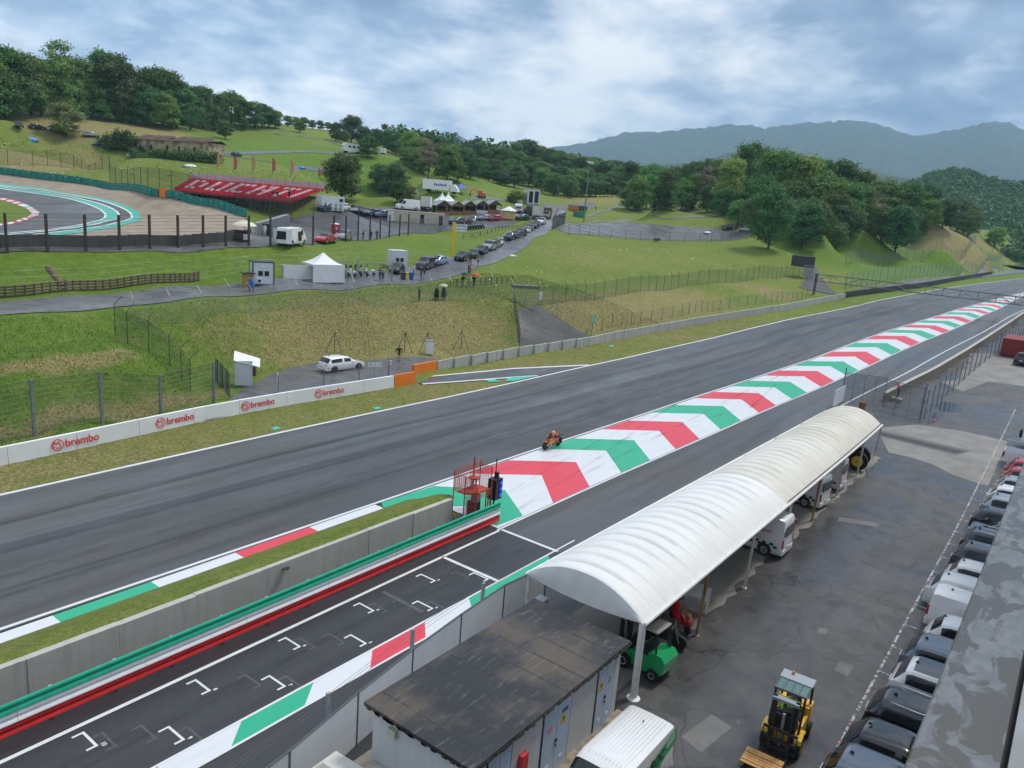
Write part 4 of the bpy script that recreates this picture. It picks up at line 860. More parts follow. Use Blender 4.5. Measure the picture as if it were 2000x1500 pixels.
# stations: (x fraction from rear, top z, is cabin) ; belt height, widths are per style
STY = {
 'hatch': dict(L=4.0, W=1.72, belt=.93, cab=[(.0, .62, 0), (.012, .86, 0), (.05, .95, 0), (.13, 1.38, 1), (.20, 1.46, 1), (.42, 1.50, 1), (.44, 1.50, 1), (.575, 1.45, 1), (.735, .99, 0), (.76, .965, 0), (.93, .80, 0), (.985, .66, 0), (1.0, .48, 0)], rg=(2, 3), ws=(7, 8), side=[(3, 5), (6, 8)], rw=.30, wb=(.185, .815)),
 'suv': dict(L=4.4, W=1.82, belt=1.02, cab=[(.0, .70, 0), (.012, .95, 0), (.04, 1.05, 0), (.115, 1.50, 1), (.17, 1.58, 1), (.39, 1.62, 1), (.41, 1.62, 1), (.56, 1.56, 1), (.71, 1.10, 0), (.74, 1.07, 0), (.93, .93, 0), (.985, .78, 0), (1.0, .55, 0)], rg=(2, 3), ws=(7, 8), side=[(3, 5), (6, 8)], rw=.345, wb=(.18, .81)),
 'estate': dict(L=4.62, W=1.82, belt=.94, cab=[(.0, .60, 0), (.010, .86, 0), (.03, .97, 0), (.10, 1.36, 1), (.15, 1.43, 1), (.40, 1.47, 1), (.42, 1.47, 1), (.57, 1.41, 1), (.73, .97, 0), (.75, .95, 0), (.93, .78, 0), (.985, .64, 0), (1.0, .45, 0)], rg=(2, 3), ws=(7, 8), side=[(3, 5), (6, 8)], rw=.325, wb=(.18, .80)),
 'sedan': dict(L=4.6, W=1.8, belt=.93, cab=[(.0, .60, 0), (.012, .90, 0), (.05, .99, 0), (.16, 1.02, 0), (.29, 1.40, 1), (.40, 1.44, 1), (.42, 1.44, 1), (.57, 1.39, 1), (.72, .97, 0), (.75, .94, 0), (.93, .78, 0), (.985, .64, 0), (1.0, .45, 0)], rg=(3, 4), ws=(7, 8), side=[(4, 5), (6, 8)], rw=.32, wb=(.19, .80)),
 'micro': dict(L=3.55, W=1.63, belt=.92, cab=[(.0, .60, 0), (.015, .84, 0), (.06, .97, 0), (.16, 1.36, 1), (.26, 1.46, 1), (.38, 1.48, 1), (.40, 1.48, 1), (.57, 1.42, 1), (.74, .98, 0), (.77, .95, 0), (.92, .80, 0), (.985, .64, 0), (1.0, .46, 0)], rg=(2, 3), ws=(7, 8), side=[(3, 5), (6, 8)], rw=.28, wb=(.18, .82)),
 'mpv': dict(L=4.45, W=1.82, belt=1.08, cab=[(.0, .70, 0), (.010, 1.02, 0), (.02, 1.12, 0), (.05, 1.72, 1), (.09, 1.80, 1), (.40, 1.83, 1), (.42, 1.83, 1), (.64, 1.74, 1), (.80, 1.16, 0), (.82, 1.12, 0), (.94, .95, 0), (.985, .78, 0), (1.0, .52, 0)], rg=(2, 3), ws=(7, 8), side=[(3, 5), (6, 8)], rw=.32, wb=(.17, .82)),
 'smallvan': dict(L=4.4, W=1.82, belt=1.10, cab=[(.0, .75, 0), (.006, 1.05, 0), (.012, 1.15, 0), (.03, 1.76, 1), (.07, 1.82, 1), (.55, 1.84, 1), (.57, 1.84, 1), (.66, 1.76, 1), (.80, 1.18, 0), (.82, 1.12, 0), (.94, .95, 0), (.985, .78, 0), (1.0, .52, 0)], rg=None, ws=(7, 8), side=[(6, 8)], rw=.32, wb=(.17, .82)),
 'van': dict(L=5.1, W=1.92, belt=1.25, cab=[(.0, .75, 0), (.005, 1.15, 0), (.01, 1.3, 0), (.022, 1.9, 1), (.05, 1.98, 1), (.60, 2.02, 1), (.62, 2.02, 1), (.72, 1.93, 1), (.88, 1.28, 0), (.90, 1.22, 0), (.965, 1.05, 0), (.99, .82, 0), (1.0, .52, 0)], rg=None, ws=(7, 8), side=[(6, 8)], rw=.34, wb=(.18, .82)),
 'bigvan': dict(L=5.6, W=2.0, belt=1.3, cab=[(.0, .75, 0), (.005, 1.2, 0), (.01, 1.35, 0), (.015, 2.25, 1), (.035, 2.36, 1), (.64, 2.40, 1), (.66, 2.40, 1), (.74, 2.25, 1), (.89, 1.35, 0), (.91, 1.28, 0), (.97, 1.08, 0), (.99, .82, 0), (1.0, .52, 0)], rg=None, ws=(7, 8), side=[(6, 8)], rw=.35, wb=(.18, .82)),
}
MCACHE = {}
def car_meshes(style):
    if style in MCACHE: return MCACHE[style]
    S = STY[style]; L, W = S['L'], S['W'] / 2; belt = S['belt']; secs = []
    for i, (fx, zt, cab_) in enumerate(S['cab']):
        x = fx * L; pl = 1.0 - .16 * max(0, (fx - .86) / .14) ** 2 - .10 * max(0, (.10 - fx) / .10) ** 2; wv = W * pl
        end = fx <= .001 or fx >= .999
        b = min(belt, zt - .03) if not cab_ else belt
        wt = wv * (.80 if cab_ and style in ('hatch', 'suv', 'estate', 'sedan', 'micro') else .88 if cab_ else .90)
        if style in ('van', 'bigvan', 'smallvan', 'mpv') and cab_: wt = wv * .90
        z0 = .30 if end else .21
        secs.append([(x, wv * .90, z0), (x, wv * .985, z0 + .10), (x, wv, min(.62, b - .1)), (x, wv * .975, b), (x, wt, zt - .06 if cab_ else zt - .02), (x, wt * .86, zt), (x, wt * .45, zt + .022), (x, 0, zt + .03)])
    full = []
    for s_ in secs: full.append([(p[0], -p[1], p[2]) for p in s_] + [(p[0], p[1], p[2]) for p in s_[-2::-1]])
    nu, nv = len(full), len(full[0]); body, gl = MB(), {'windscreen': MB(), 'rear_window': MB(), 'side_window': MB(), 'side_window2': MB()}
    def quad(i, j): return [full[i][j], full[i + 1][j], full[i + 1][j + 1], full[i][j + 1]]
    def inset(q, m_=.05, off=.008):
        v = [Vector(p) for p in q]; c = sum(v, Vector()) / 4; nrm = (v[2] - v[0]).cross(v[3] - v[1])
        if nrm.length < 1e-6: return q
        nrm.normalize(); return [tuple(p + (c - p).normalized() * min(m_, (c - p).length * .3) + nrm * -off) for p in v]
    top0, top1 = 4, nv - 6
    for i in range(nu - 1):
        for j in range(nv - 1):
            isw = S['ws'] and i == S['ws'][0] and top0 <= j <= top1; isr = S['rg'] and i == S['rg'][0] and top0 <= j <= top1
            if isw: gl['windscreen'].add([(p[0] + .006, p[1], p[2] + .010) for p in quad(i, j)], [(0, 3, 2, 1)])
            elif isr: gl['rear_window'].add([(p[0] - .008, p[1], p[2] + .006) for p in quad(i, j)], [(0, 3, 2, 1)])
    body.grid([[p for p in r[::-1]] for r in full])
    for sgn, key in ((-1, 'side_window'), (1, 'side_window2')):
        for a, b_ in S['side']:
            lo = [full[i][3] for i in range(a, b_ + 1)]; hi = [full[i][4] for i in range(a, b_ + 1)]
            P = []
            for k in range(len(lo)):
                l_, h_ = Vector(lo[k]), Vector(hi[k])
                if k == 0: l_.x += .06; h_.x += .05
                if k == len(lo) - 1: l_.x -= .10 if b_ < 8 else .22; h_.x -= .05
                ll = l_.lerp(h_, .10); hh = l_.lerp(h_, .86); P.append([(ll.x, sgn * (-ll.y + .012), ll.z), (hh.x, sgn * (-hh.y + .012), hh.z)])
            gl[key].grid(P if sgn < 0 else [r[::-1] for r in P])
    body.add([full[0][j] for j in range(nv)], [tuple(range(nv))]); body.add([full[-1][j] for j in range(nv)], [tuple(range(nv - 1, -1, -1))])
    out_ = {'body': body.mesh(style + '_body', True, 50)}
    for k, v in gl.items():
        if v.f: out_[k] = v.mesh(style + '_' + k, False)
    rw = S['rw']; out_['tyre'] = MB().lathe([(rw * .62, -.10), (rw * .97, -.10), (rw, -.07), (rw, .07), (rw * .97, .10), (rw * .62, .10)], (0, 0, 0), 20, 'Y').mesh('tyre', True, 40)
    e = MB().lathe([(rw * .64, -.105), (rw * .60, -.112), (rw * .14, -.10), (.01, -.10)], (0, 0, 0), 20, 'Y', False)
    for k in range(5): t = 2 * math.pi * k / 5; e.box((rw * .36 * math.cos(t), -.112, rw * .36 * math.sin(t)), (rw * .46, .02, rw * .11), ry=-t)
    out_['rim'] = e.mesh('rim', False)
    e = MB(); vs = []
    for k in range(17): t = math.pi * k / 16; vs += [((rw + .02) * math.cos(t), 0, (rw + .02) * math.sin(t)), ((rw + .075) * math.cos(t), 0, (rw + .075) * math.sin(t))]
    e.add(vs, [(2 * k, 2 * k + 2, 2 * k + 3, 2 * k + 1) for k in range(16)]); n0 = len(e.v); e.add([((rw + .03) * math.cos(math.pi * k / 16), .006, (rw + .03) * math.sin(math.pi * k / 16)) for k in range(17)], [tuple(range(16, -1, -1))])
    out_['arch'] = e.mesh('wheel_arch', False)
    w2 = W * .93; zl = belt * .86
    tall = style in ('van', 'bigvan', 'smallvan', 'mpv')
    out_['tail'] = MB().box((.0, 0, 0), (.09, .16 if tall else .26, .46 if tall else .16), taper=.9).mesh('tail_light'); out_['head'] = MB().box((0, 0, 0), (.26, .32, .13), taper=.8).mesh('headlight')
    out_['bump'] = MB().box((.0, 0, 0), (.10, W * 1.86, .24), taper=.96).mesh('bumper'); out_['plate'] = MB().box((0, 0, 0), (.02, .5, .11)).mesh('number_plate'); out_['mirror'] = MB().ball((0, 0, 0), .11, 8, 6, (.8, 1, .75)).mesh('mirror', True)
    out_['rail'] = MB().tube((L * .16, 0, 0), (L * .56, 0, 0), .02, .02, 6).mesh('roof_rail', True); out_['ant'] = MB().box((0, 0, .05), (.14, .03, .08), taper=.4).mesh('antenna'); out_['handle'] = MB().box((0, 0, 0), (.18, .03, .035)).mesh('door_handle'); out_['seam'] = MB().box((0, 0, 0), (.012, .012, belt * .62)).mesh('door_seam')
    MCACHE[style] = out_; return out_
def car(name, label, style, col, pos, heading, cat='car', group=None, roof=None, rails=False, detail=True, s=1.0, rimdark=False, z=None, pitch=0.0, cladding=None):
    "heading: direction (radians) in which the nose points; pos is the point under the middle of the car"
    S = STY[style]; L, W = S['L'], S['W'] / 2; me = car_meshes(style); t = thing(name, label, cat, (pos[0], pos[1], pos[2]), heading, group, s)
    if pitch: t.rotation_euler = (0, pitch, heading)
    P = PAINT[col]; ox = -L / 2
    def put(k, nm, m_, loc=(0, 0, 0), par=None, rz=0.0, sc_=None):
        o_ = link(nm, me[k], m_, par or t); o_.location = (loc[0] + (ox if par is None else 0), loc[1], loc[2])
        if rz: o_.rotation_euler = (0, 0, rz)
        if sc_: o_.scale = sc_
        return o_
    b_ = put('body', 'body', P)
    for k in ('windscreen', 'rear_window', 'side_window', 'side_window2'):
        if k in me: put(k, 'side_window' if k.startswith('side') else k, M_glass)
    for fx in S['wb']:
        for sgn in (-1, 1):
            wh = put('tyre', 'wheel', M_tyre, (fx * L, sgn * (W - .09), S['rw']), rz=0 if sgn < 0 else math.pi)
            put('rim', 'rim', M_rimd if rimdark else M_rim, par=wh)
            put('arch', 'wheel_arch', M_plast, (fx * L, sgn * (W + .004), S['rw'] * .98), rz=0 if sgn < 0 else math.pi)
    zl = S['belt'] * .84; tall = style in ('van', 'bigvan', 'smallvan', 'mpv')
    for sgn in (-1, 1):
        put('tail', 'tail_light', M_tail, (.068 if not tall else .035, sgn * W * (.70 if not tall else .84), zl - .02 if not tall else .95)); put('head', 'headlight', M_head, (L * .945, sgn * W * .70, S['cab'][-3][1] * .83))
    if detail:
        put('bump', 'bumper', M_plast if cladding else P, (.02, 0, .40)); put('bump', 'bumper', M_plast if cladding else P, (L - .03, 0, .40), sc_=(1, .84, 1)); put('plate', 'number_plate', M_plate, (-.035 if not tall else -.04, 0, .62))
        for sgn in (-1, 1):
            put('mirror', 'mirror', P, (L * .655 if not tall else L * .74, sgn * (W + .09), S['belt'] + .03))
            for fx in ((.34, .52) if style != 'micro' else (.42,)): put('handle', 'door_handle', P if not rails else M_chrome, (L * fx, sgn * (W * .995), S['belt'] * .86))
            for fx in (.405, .24, .63): put('seam', 'door_seam', M_plast, (L * fx, sgn * (W * .988), S['belt'] * .62))
        put('ant', 'antenna', M_plast, (L * .17, 0, S['cab'][4][1] + .02))
        if rails:
            for sgn in (-1, 1): put('rail', 'roof_rail', M_chrome, (0, sgn * W * .74, S['cab'][5][1] + .03))
        if roof:
            wt = W * (.80 if not tall else .9) * .85; z_ = S['cab'][5][1]
            MB().grid([[(L * f_ + ox, y, z_ + dz_ + (.055 if abs(y) < .1 else .045 if abs(y) < wt * .7 else .022)) for y in (-wt, -wt * .5, 0, wt * .5, wt)] for f_, dz_ in ((.165, -.045), (.20, -.03), (.41, .0), (.55, -.05))]).build('roof_panel', PAINT[roof], t, True)
    return t
NEG_Y = -math.pi / 2
rowg = 'cars parked in the bays below the terrace'
row = [(23.2, 3.87, 'suv', 'slate', 'blue-grey hatchback, nearest of the parked row at the bottom edge', None, False, False),
       (25.3, 3.73, 'hatch', 'black', 'black hatchback second from the bottom of the parked row', None, False, False),
       (27.8, 3.55, 'estate', 'black', 'black estate car with bright roof rails in the parked row', None, True, False),
       (30.35, 3.3, 'suv', 'white', 'white car with black roof parked between black estate and slate car', 'grey', False, False),
       (32.6, 3.36, 'suv', 'slate', 'slate blue car parked beside the tiny white city car', None, False, False),
       (35.5, 2.95, 'micro', 'white', 'tiny white city car parked next to the slate blue car', None, False, False),
       (37.7, 3.2, 'smallvan', 'white', 'small white panel van in the parked row', None, False, False),
       (40.1, 3.65, 'suv', 'pearl', 'pearl white crossover parked just beyond the small white panel van', None, False, False),
       (42.8, 3.28, 'hatch', 'white', 'white hatchback with red tail light, second beyond the panel van', None, False, False),
       (45.5, 3.34, 'suv', 'grey', 'grey crossover with a bright window line in the parked row', None, False, False),
       (48.3, 3.28, 'suv', 'grey', 'dark grey off-roader with roof rails and a white star emblem', None, True, True),
       (50.7, 3.19, 'sedan', 'grey', 'dark grey low car parked beyond the off-roader with the star', None, False, False),
       (53.1, 3.34, 'hatch', 'black', 'black hatchback with red tail light, far part of the parked row', None, False, False),
       (56.0, 3.17, 'suv', 'silver', 'silver crossover parked beyond the far black hatchback', None, False, False),
       (58.8, 3.13, 'hatch', 'white', 'white hatchback with dark roof panel, far part of the row', None, False, False),
       (61.5, 2.97, 'hatch', 'silver', 'silver hatchback parked next to the nearer red car', None, False, False),
       (64.3, 2.78, 'hatch', 'red', 'bright red hatchback next to the silver one', None, False, False),
       (66.8, 2.83, 'hatch', 'red', 'bright red hatchback beside the white pickup', None, False, False)]
for x, yr, st, co, lb, rf, rl, cl in row:
    L = STY[st]['L']
    t = car('parked_car', lb, st, co, (x, yr - L / 2, float(hc(x)) + .0), NEG_Y + random.uniform(-.015, .015), group=rowg, roof=rf, rails=rl, s=1.0, cladding=cl)
    t['category'] = 'van' if st == 'smallvan' else 'car'
    if 'star' in lb:
        e = MB(); vs = []
        for k in range(10): r_ = .11 if k % 2 == 0 else .045; a = math.pi / 2 + k * math.pi / 5; vs.append((r_ * math.cos(a) - 1.25, W_ if False else STY[st]['W'] / 2 - .135, 1.27 + r_ * math.sin(a)))
        e.add(vs, [tuple(range(10))]); so = e.build('star_emblem', mat('emblem_white', (.75, .75, .76), .4), t)
        so.location = (-.35, .005, 0)
# white pickup truck
pk = thing('pickup_truck', 'white pickup truck with slatted load bed beside the red cars', 'pickup', (70.2, .75, float(hc(70.2))), NEG_Y)
W_ = .9
e = MB(); e.b0(-2.5, -.2, -W_, W_, .55, .80); e.b0(-2.5, -2.42, -W_, W_, .8, 1.22); e.b0(-2.5, -.2, -W_, -W_ + .06, .8, 1.22); e.b0(-2.5, -.2, W_ - .06, W_, .8, 1.22); e.build('load_bed', PAINT['white'], pk)
MB().prism_y([(-.2, .45), (2.3, .45), (2.4, .75), (2.3, 1.0), (1.35, 1.12), (.75, 1.72), (-.05, 1.74), (-.2, 1.1)], -W_, W_).build('body', PAINT['white'], pk, False)
MB().add([(1.37, -.75, 1.14), (1.37, .75, 1.14), (.80, .66, 1.70), (.80, -.66, 1.70)], [(0, 1, 2, 3)]).build('windscreen', M_glass, pk)
for s_ in (-1, 1):
    MB().add([(-.02, s_ * (W_ + .006), 1.18), (1.15, s_ * (W_ + .006), 1.18), (.70, s_ * (W_ + .006), 1.64), (.02, s_ * (W_ + .006), 1.64)], [(0, 1, 2, 3)]).build('side_window', M_glass, pk)
    for x in (-1.5, 1.6):
        wh = MB().lathe([(.2, -.11), (.35, -.11), (.35, .11), (.2, .11)], (x, s_ * (W_ - .05), .35), 18, 'Y').build('wheel', M_tyre, pk, True); MB().lathe([(.21, -.12), (.02, -.1)], (x, s_ * (W_ - .05) , .35), 14, 'Y', False).build('rim', M_rim, wh) if s_ < 0 else None
    MB().b0(-2.54, -2.46, s_ * .8 - .1, s_ * .8 + .1, .75, 1.1).build('tail_light', M_tail, pk)
for k in range(7): MB().b0(-2.45, -.25, -.8 + k * .24, -.64 + k * .24, 1.22, 1.26).build('slat', M_rim, pk)
# white boxy off-roader with spare wheel
ofr = thing('off_roader', 'boxy white off-roader with rear-mounted spare wheel at the far end of the row', 'off-roader', (77.5, .6, float(hc(77.5))), NEG_Y)
MB().prism_y([(-2.0, .5), (2.0, .5), (2.05, 1.0), (1.0, 1.1), (.85, 1.18), (-1.95, 1.18)], -.86, .86).build('body', PAINT['white'], ofr); MB().prism_y([(-1.95, 1.18), (.85, 1.18), (.62, 1.92), (.5, 1.97), (-1.85, 1.97), (-1.95, 1.9)], -.80, .80).build('cabin', PAINT['white'], ofr)
for s_ in (-1, 1):
    for x0, x1 in ((-1.75, -.75), (-.6, .05), (.12, .6)): MB().b0(x0, x1, s_ * .805 - .004, s_ * .805 + .004, 1.3, 1.75).build('side_window', M_glass, ofr)
    for x in (-1.25, 1.3): MB().lathe([(.2, -.12), (.4, -.12), (.4, .12), (.2, .12)], (x, s_ * .78, .4), 18, 'Y').build('wheel', M_tyre, ofr, True)
MB().b0(-1.96, -1.945, -.55, .55, 1.35, 1.75).build('rear_window', mat('glass_blue', (.02, .06, .2), .08), ofr); MB().lathe([(.12, -.1), (.36, -.1), (.36, .1), (.12, .1)], (-2.12, .25, 1.0), 20, 'X').build('spare_wheel', M_tyre, ofr, True)
MB().b0(-1.6, .3, -.7, .7, 2.0, 2.04).build('roof_rack', Mzn, ofr)

# ------------------------------------------------------------------ van with green livery by the cabin
lv = car('livery_van', 'white delivery van with green side livery parked beside the service cabin', 'van', 'white', (18.15, 8.45, 0), math.pi, 'van', s=.92)
Wv = STY['van']['W'] / 2; P_gr = mat('livery_green', (.012, .38, .13), .4)
def on_side(name, pts, m_, off):                 # camera side of the van is its own right-hand side (local +Y)
    vs = []
    for x, z in pts:
        y = Wv * .975 - (Wv * .975 - Wv * .90) * max(0, (z - 1.25)) / .70 if z > 1.25 else Wv * .99
        vs.append((x, y + off, z))
    return MB().add(vs, [tuple(range(len(vs)))]).build(name, m_, lv)
on_side('livery_band', [(-1.7, 1.25), (-.2, .80), (1.0, .70), (1.0, 1.25)][::-1], P_gr, .008); on_side('livery_band', [(-2.50, 1.36), (-1.7, 1.255), (1.0, 1.255), (.7, 1.40), (-.6, 1.50), (-2.48, 1.84)][::-1], P_gr, .008)
def side_text(t_, size, x, z, m_, shear=.0, sx=1.0, bold=.0): text('lettering', t_, size, m_, lv, (x, Wv * .975 - (Wv * .075) * max(0, z - 1.25) / .7 + .018, z), (math.pi / 2 - .10, 0, math.pi), bold, sx, 'CENTER', shear)
side_text('ROC', .46, -1.05, 1.40, P_k, .25, 1.0, .012); [on_side('lettering_line', [(-2.35, z_), (-1.72, z_ - .06), (-1.72, z_ - .02), (-2.35, z_ + .04)][::-1], Mw, .016) for z_ in (1.70, 1.61, 1.53)]
b = MB(); rr = random.Random(5)
for k in range(26):
    a = 2 * math.pi * k / 26; 
    r_ = .16 + .16 * rr.random(); b.add([(-.25, Wv * .99 + .016, 1.05), (-.25 + r_ * math.cos(a - .13), Wv * .99 + .016, 1.05 + .8 * r_ * math.sin(a - .13)), (-.25 + r_ * math.cos(a + .13), Wv * .99 + .016, 1.05 + .8 * r_ * math.sin(a + .13))], [(0, 1, 2)])
b.build('livery_emblem', P_k, lv)
for k in range(11): MB().box((-.72, -.62 + .124 * k, 2.045 - .0035 * abs(k - 5)), (3.0, .022, .006)).build('roof_rib', PAINT['pearl'], lv)

# ------------------------------------------------------------------ forklifts
def forklift(name, label, loc, rz, paint_, roofm, driver=False, mast=True, s=1.0):
    t = thing(name, label, 'forklift', loc, rz, s=s)          # forks towards +X
    MB().prism_y([(-1.15, .35), (-1.2, .8), (-1.05, 1.12), (-.55, 1.15), (-.5, .92), (.25, .92), (.35, .72), (.72, .68), (.72, .3), (-.5, .25)], -.52, .52).build('chassis', paint_, t, False)
    MB().prism_y([(-1.25, .45), (-1.3, .95), (-1.12, 1.16), (-.7, 1.18), (-.7, .4)], -.55, .55).build('counterweight', paint_, t)
    MB().prism_y([(-.5, .92), (-.5, 1.0), (0, 1.02), (.02, .92)], -.42, .42).prism_y([(-.62, .95), (-.5, 1.5), (-.4, 1.5), (-.42, .95)], -.25, .25).build('seat', M_plast, t)
    for s_ in (-1, 1):
        for x, r_ in ((.52, .34), (-.82, .26)):
            wh = MB().lathe([(r_ * .5, -.12), (r_, -.12), (r_, .12), (r_ * .5, .12)], (x, s_ * .52, r_), 18, 'Y').build('wheel', M_tyre, t, True); MB().lathe([(r_ * .5, s_ * .125), (.02, s_ * .10)], (x, s_ * .52, r_), 14, 'Y', False).build('hub', M_acw if paint_ is PAINT['green'] else P_y, wh)
        MB().prism_y([(.15, .66), (.22, .80), (.5, .86), (.82, .74), (.86, .6), (.80, .62), (.5, .78), (.26, .72)], s_ * .52 - .13, s_ * .52 + .13).build('mudguard', paint_, t)
        MB().poly([(-.85, s_ * .48, 1.1), (-.75, s_ * .48, 2.05)], .04, 6).build('roof_pillar', M_plast, t); MB().poly([(.62, s_ * .48, .7), (.35, s_ * .48, 2.05)], .04, 6).build('roof_pillar', M_plast, t)
    MB().b0(-.85, -.30, -.54, .54, 2.05, 2.11).build('roof', roofm, t)
    e = MB()
    for k in range(5): e.b0(-.3, .45, -.52 + .25 * k, -.49 + .25 * k, 2.06, 2.10)
    e.b0(.40, .46, -.54, .54, 2.05, 2.11).build('roof_bars', M_pgrey, t)
    MB().b0(-.3, .40, -.50, .50, 2.065, 2.075).build('roof_glass', mat('glass_tint', (.16, .30, .29), .1, alpha=.55), t)
    MB().tube((.15, 0, 1.0), (.30, 0, 1.3), .03).lathe([(.17, 0), (.19, .02), (.17, .04)], (.27, 0, 1.3), 16).build('steering_wheel', M_plast, t); MB().prism_y([(.3, .7), (.55, .7), (.5, 1.2), (.4, 1.22)], -.4, .4).build('dashboard', M_plast, t)
    if mast:
        for s_ in (-1, 1): MB().b0(.78, .90, s_ * .36 - .06, s_ * .36 + .06, .12, 2.05).b0(.90, .98, s_ * .28 - .04, s_ * .28 + .04, .12, 1.95).build('mast_rail', M_plast, t)
        MB().tube((.84, 0, .2), (.84, 0, 1.5), .05).build('lift_ram', Mzn, t); MB().b0(.76, .98, -.42, .42, 1.95, 2.05).build('crosshead', mat('crosshead_grey', (.28, .31, .35), .4, .3), t); MB().b0(.8, .9, -.42, .42, .25, .33).build('crosshead', M_plast, t)
        for z in (.22, .55, .9): MB().b0(.98, 1.03, -.56, .56, z, z + .10).build('carriage_bar', M_plast, t)
        for k in range(6): MB().b0(.99, 1.02, -.56 + k * .218, -.53 + k * .218, .3, .98).build('carriage_bar', M_plast, t)
        for s_ in (-1, 1): MB().b0(1.03, 1.08, s_ * .3 - .06, s_ * .3 + .06, .08, .6).b0(1.08, 2.05, s_ * .3 - .06, s_ * .3 + .06, .08, .12).build('fork', M_plast, t)
    return t
M_fy = mat('forklift_yellow', (.82, .47, .012), .35, 0, .05, 3, coat=.5); M_froof = mat('forklift_roof', (.36, .39, .43), .4, .2)
FK = (24.65, 5.42, 0); FKR = math.pi + .06
fk = forklift('forklift', 'yellow forklift with hi-vis driver carrying an empty wooden pallet', FK, FKR, M_fy, M_froof)
MB().ball((-.7, -.2, 2.17), .06, 8, 6).build('beacon', mat('beacon_orange', (.8, .25, .05), .3), fk)
M_wood = mat('pallet_wood', (.50, .27, .09), .7, 0, .28, 2.5, .2, stretch=(1, 8, 8)); 
plt = thing('wooden_pallet', 'light wooden pallet resting on the forks of the yellow forklift', 'pallet', (22.78, 5.55, .10), FKR)
for k in range(6): MB().b0(-.40 + k * .145, -.40 + k * .145 + (.13 if k in (0, 2, 3, 5) else .10), -.60, .60, .12, .145).build('deck_board', M_wood, plt)
for y in (-.53, 0, .53):
    MB().b0(-.4, .45, y - .05, y + .05, -.0, .022).build('base_board', M_wood, plt)
    for x in (-.33, .02, .37): MB().b0(x - .07, x + .07, y - .05, y + .05, .022, .12).build('block', M_wood, plt)
gfk = forklift('forklift', 'green forklift with grey roof parked under the near end of the canopy', (25.05, 11.15, 0), 1.52, PAINT['green'], mat('fork_roof_cream', (.40, .39, .35), .5, 0, .1, 3), s=.95)
text('lettering', 'CESAB', .14, Mw, gfk, (-.15, -.53, .55), (math.pi / 2, 0, 0)); MB().tube((-.95, -.45, 1.1), (-.95, -.45, 1.95), .05).build('exhaust', M_plast, gfk)
# ------------------------------------------------------------------ scooter, motorcycle and stores under the canopy
scb = thing('scooter', 'glossy red scooter with brown seat under the canopy', 'scooter', (29.0, 11.35, 0), .9)
M_sred = carpaint('scooter_red', (.62, .012, .018)); M_seat = mat('seat_brown', (.30, .15, .06), .6)
MB().ball((-.45, 0, .55), .34, 14, 10, (1.25, .62, .85)).ball((.55, 0, .62), .22, 12, 8, (.6, 1.2, 1.9)).b0(-.3, .5, -.17, .17, .28, .34).build('body', M_sred, scb, True, 40)
MB().ball((-.42, 0, .83), .26, 12, 8, (1.35, .6, .35)).build('seat', M_seat, scb, True); MB().poly([(.55, 0, .9), (.5, -.33, 1.05)], .02).poly([(.55, 0, .9), (.5, .33, 1.05)], .02).build('handlebar', M_plast, scb); MB().ball((.58, 0, 1.0), .12, 10, 8).build('headlamp', M_sred, scb, True)
for x in (-.62, .78): MB().lathe([(.1, -.05), (.23, -.05), (.23, .05), (.1, .05)], (x, 0, .23), 16, 'Y').build('wheel', M_tyre, scb, True)
bkc = thing('motorcycle', 'black motorcycle with top case parked behind the green forklift', 'motorcycle', (27.1, 11.3, 0), -1.35)
for x in (-.7, .72):
    wh = MB().lathe([(.18, -.08), (.3, -.08), (.31, 0), (.3, .08), (.18, .08)], (x, 0, .31), 18, 'Y').build('wheel', M_tyre, bkc, True); MB().lathe([(.18, -.06), (.18, .06)], (x, 0, .31), 14, 'Y').build('rim', M_rimd, wh)
MB().prism_y([(-.55, .45), (-.8, .85), (-.3, .78), (.1, .95), (.45, .9), (.55, .6), (.3, .35), (-.3, .32)], -.16, .16).build('body', PAINT['black'], bkc); MB().ball((-.35, 0, .84), .2, 10, 8, (2.0, .75, .35)).build('seat', M_plast, bkc, True)
MB().b0(-1.05, -.65, -.24, .24, .88, 1.2).build('top_case', M_plast, bkc); MB().poly([(.72, .1, .31), (.45, .1, 1.0)], .03).poly([(.72, -.1, .31), (.45, -.1, 1.0)], .03).poly([(.4, -.4, 1.05), (.45, 0, 1.02), (.4, .4, 1.05)], .02).build('fork', M_chrome, bkc)
M_card = mat('cardboard', (.38, .24, .12), .8, 0, .15, 4)
def crate(nm, lb, loc, d, m_, rz=0, lid=None, cat='box', grp=None):
    t = thing(nm, lb, cat, loc, rz, grp); MB().b0(-d[0] / 2, d[0] / 2, -d[1] / 2, d[1] / 2, 0, d[2]).build('carton', m_, t); MB().b0(-d[0] / 2 - .01, d[0] / 2 + .01, -.04, .04, d[2], d[2] + .006).build('tape', lid or M_acw, t); return t
crate('cardboard_box', 'brown cardboard box on the floor behind the red scooter', (28.3, 12.4, 0), (.7, .6, .5), M_card, .2); crate('cardboard_box', 'brown cardboard box stacked on another behind the red scooter', (28.35, 12.35, .51), (.6, .5, .4), M_card, .35)
crate('cardboard_box', 'wide brown cardboard box beside the wrapped white stack', (29.3, 12.9, 0), (.8, .7, .55), M_card, -.1)
crate('black_crate', 'flat black crate lid near the cabin end of the canopy', (23.9, 13.3, 0), (.9, .7, .75), M_plast, .1, M_plast)
wst = thing('wrapped_stack', 'stack of white plastic-wrapped trays on a pallet under the canopy', 'stack', (31.1, 11.6, 0), .25)
for k in range(4):
    MB().b0(-.7, .7, -.55, .55, .12 + .16 * k, .255 + .16 * k).build('tray', mat('tray_white', (.58, .60, .58), .4, 0, .25, 8, .5), wst)
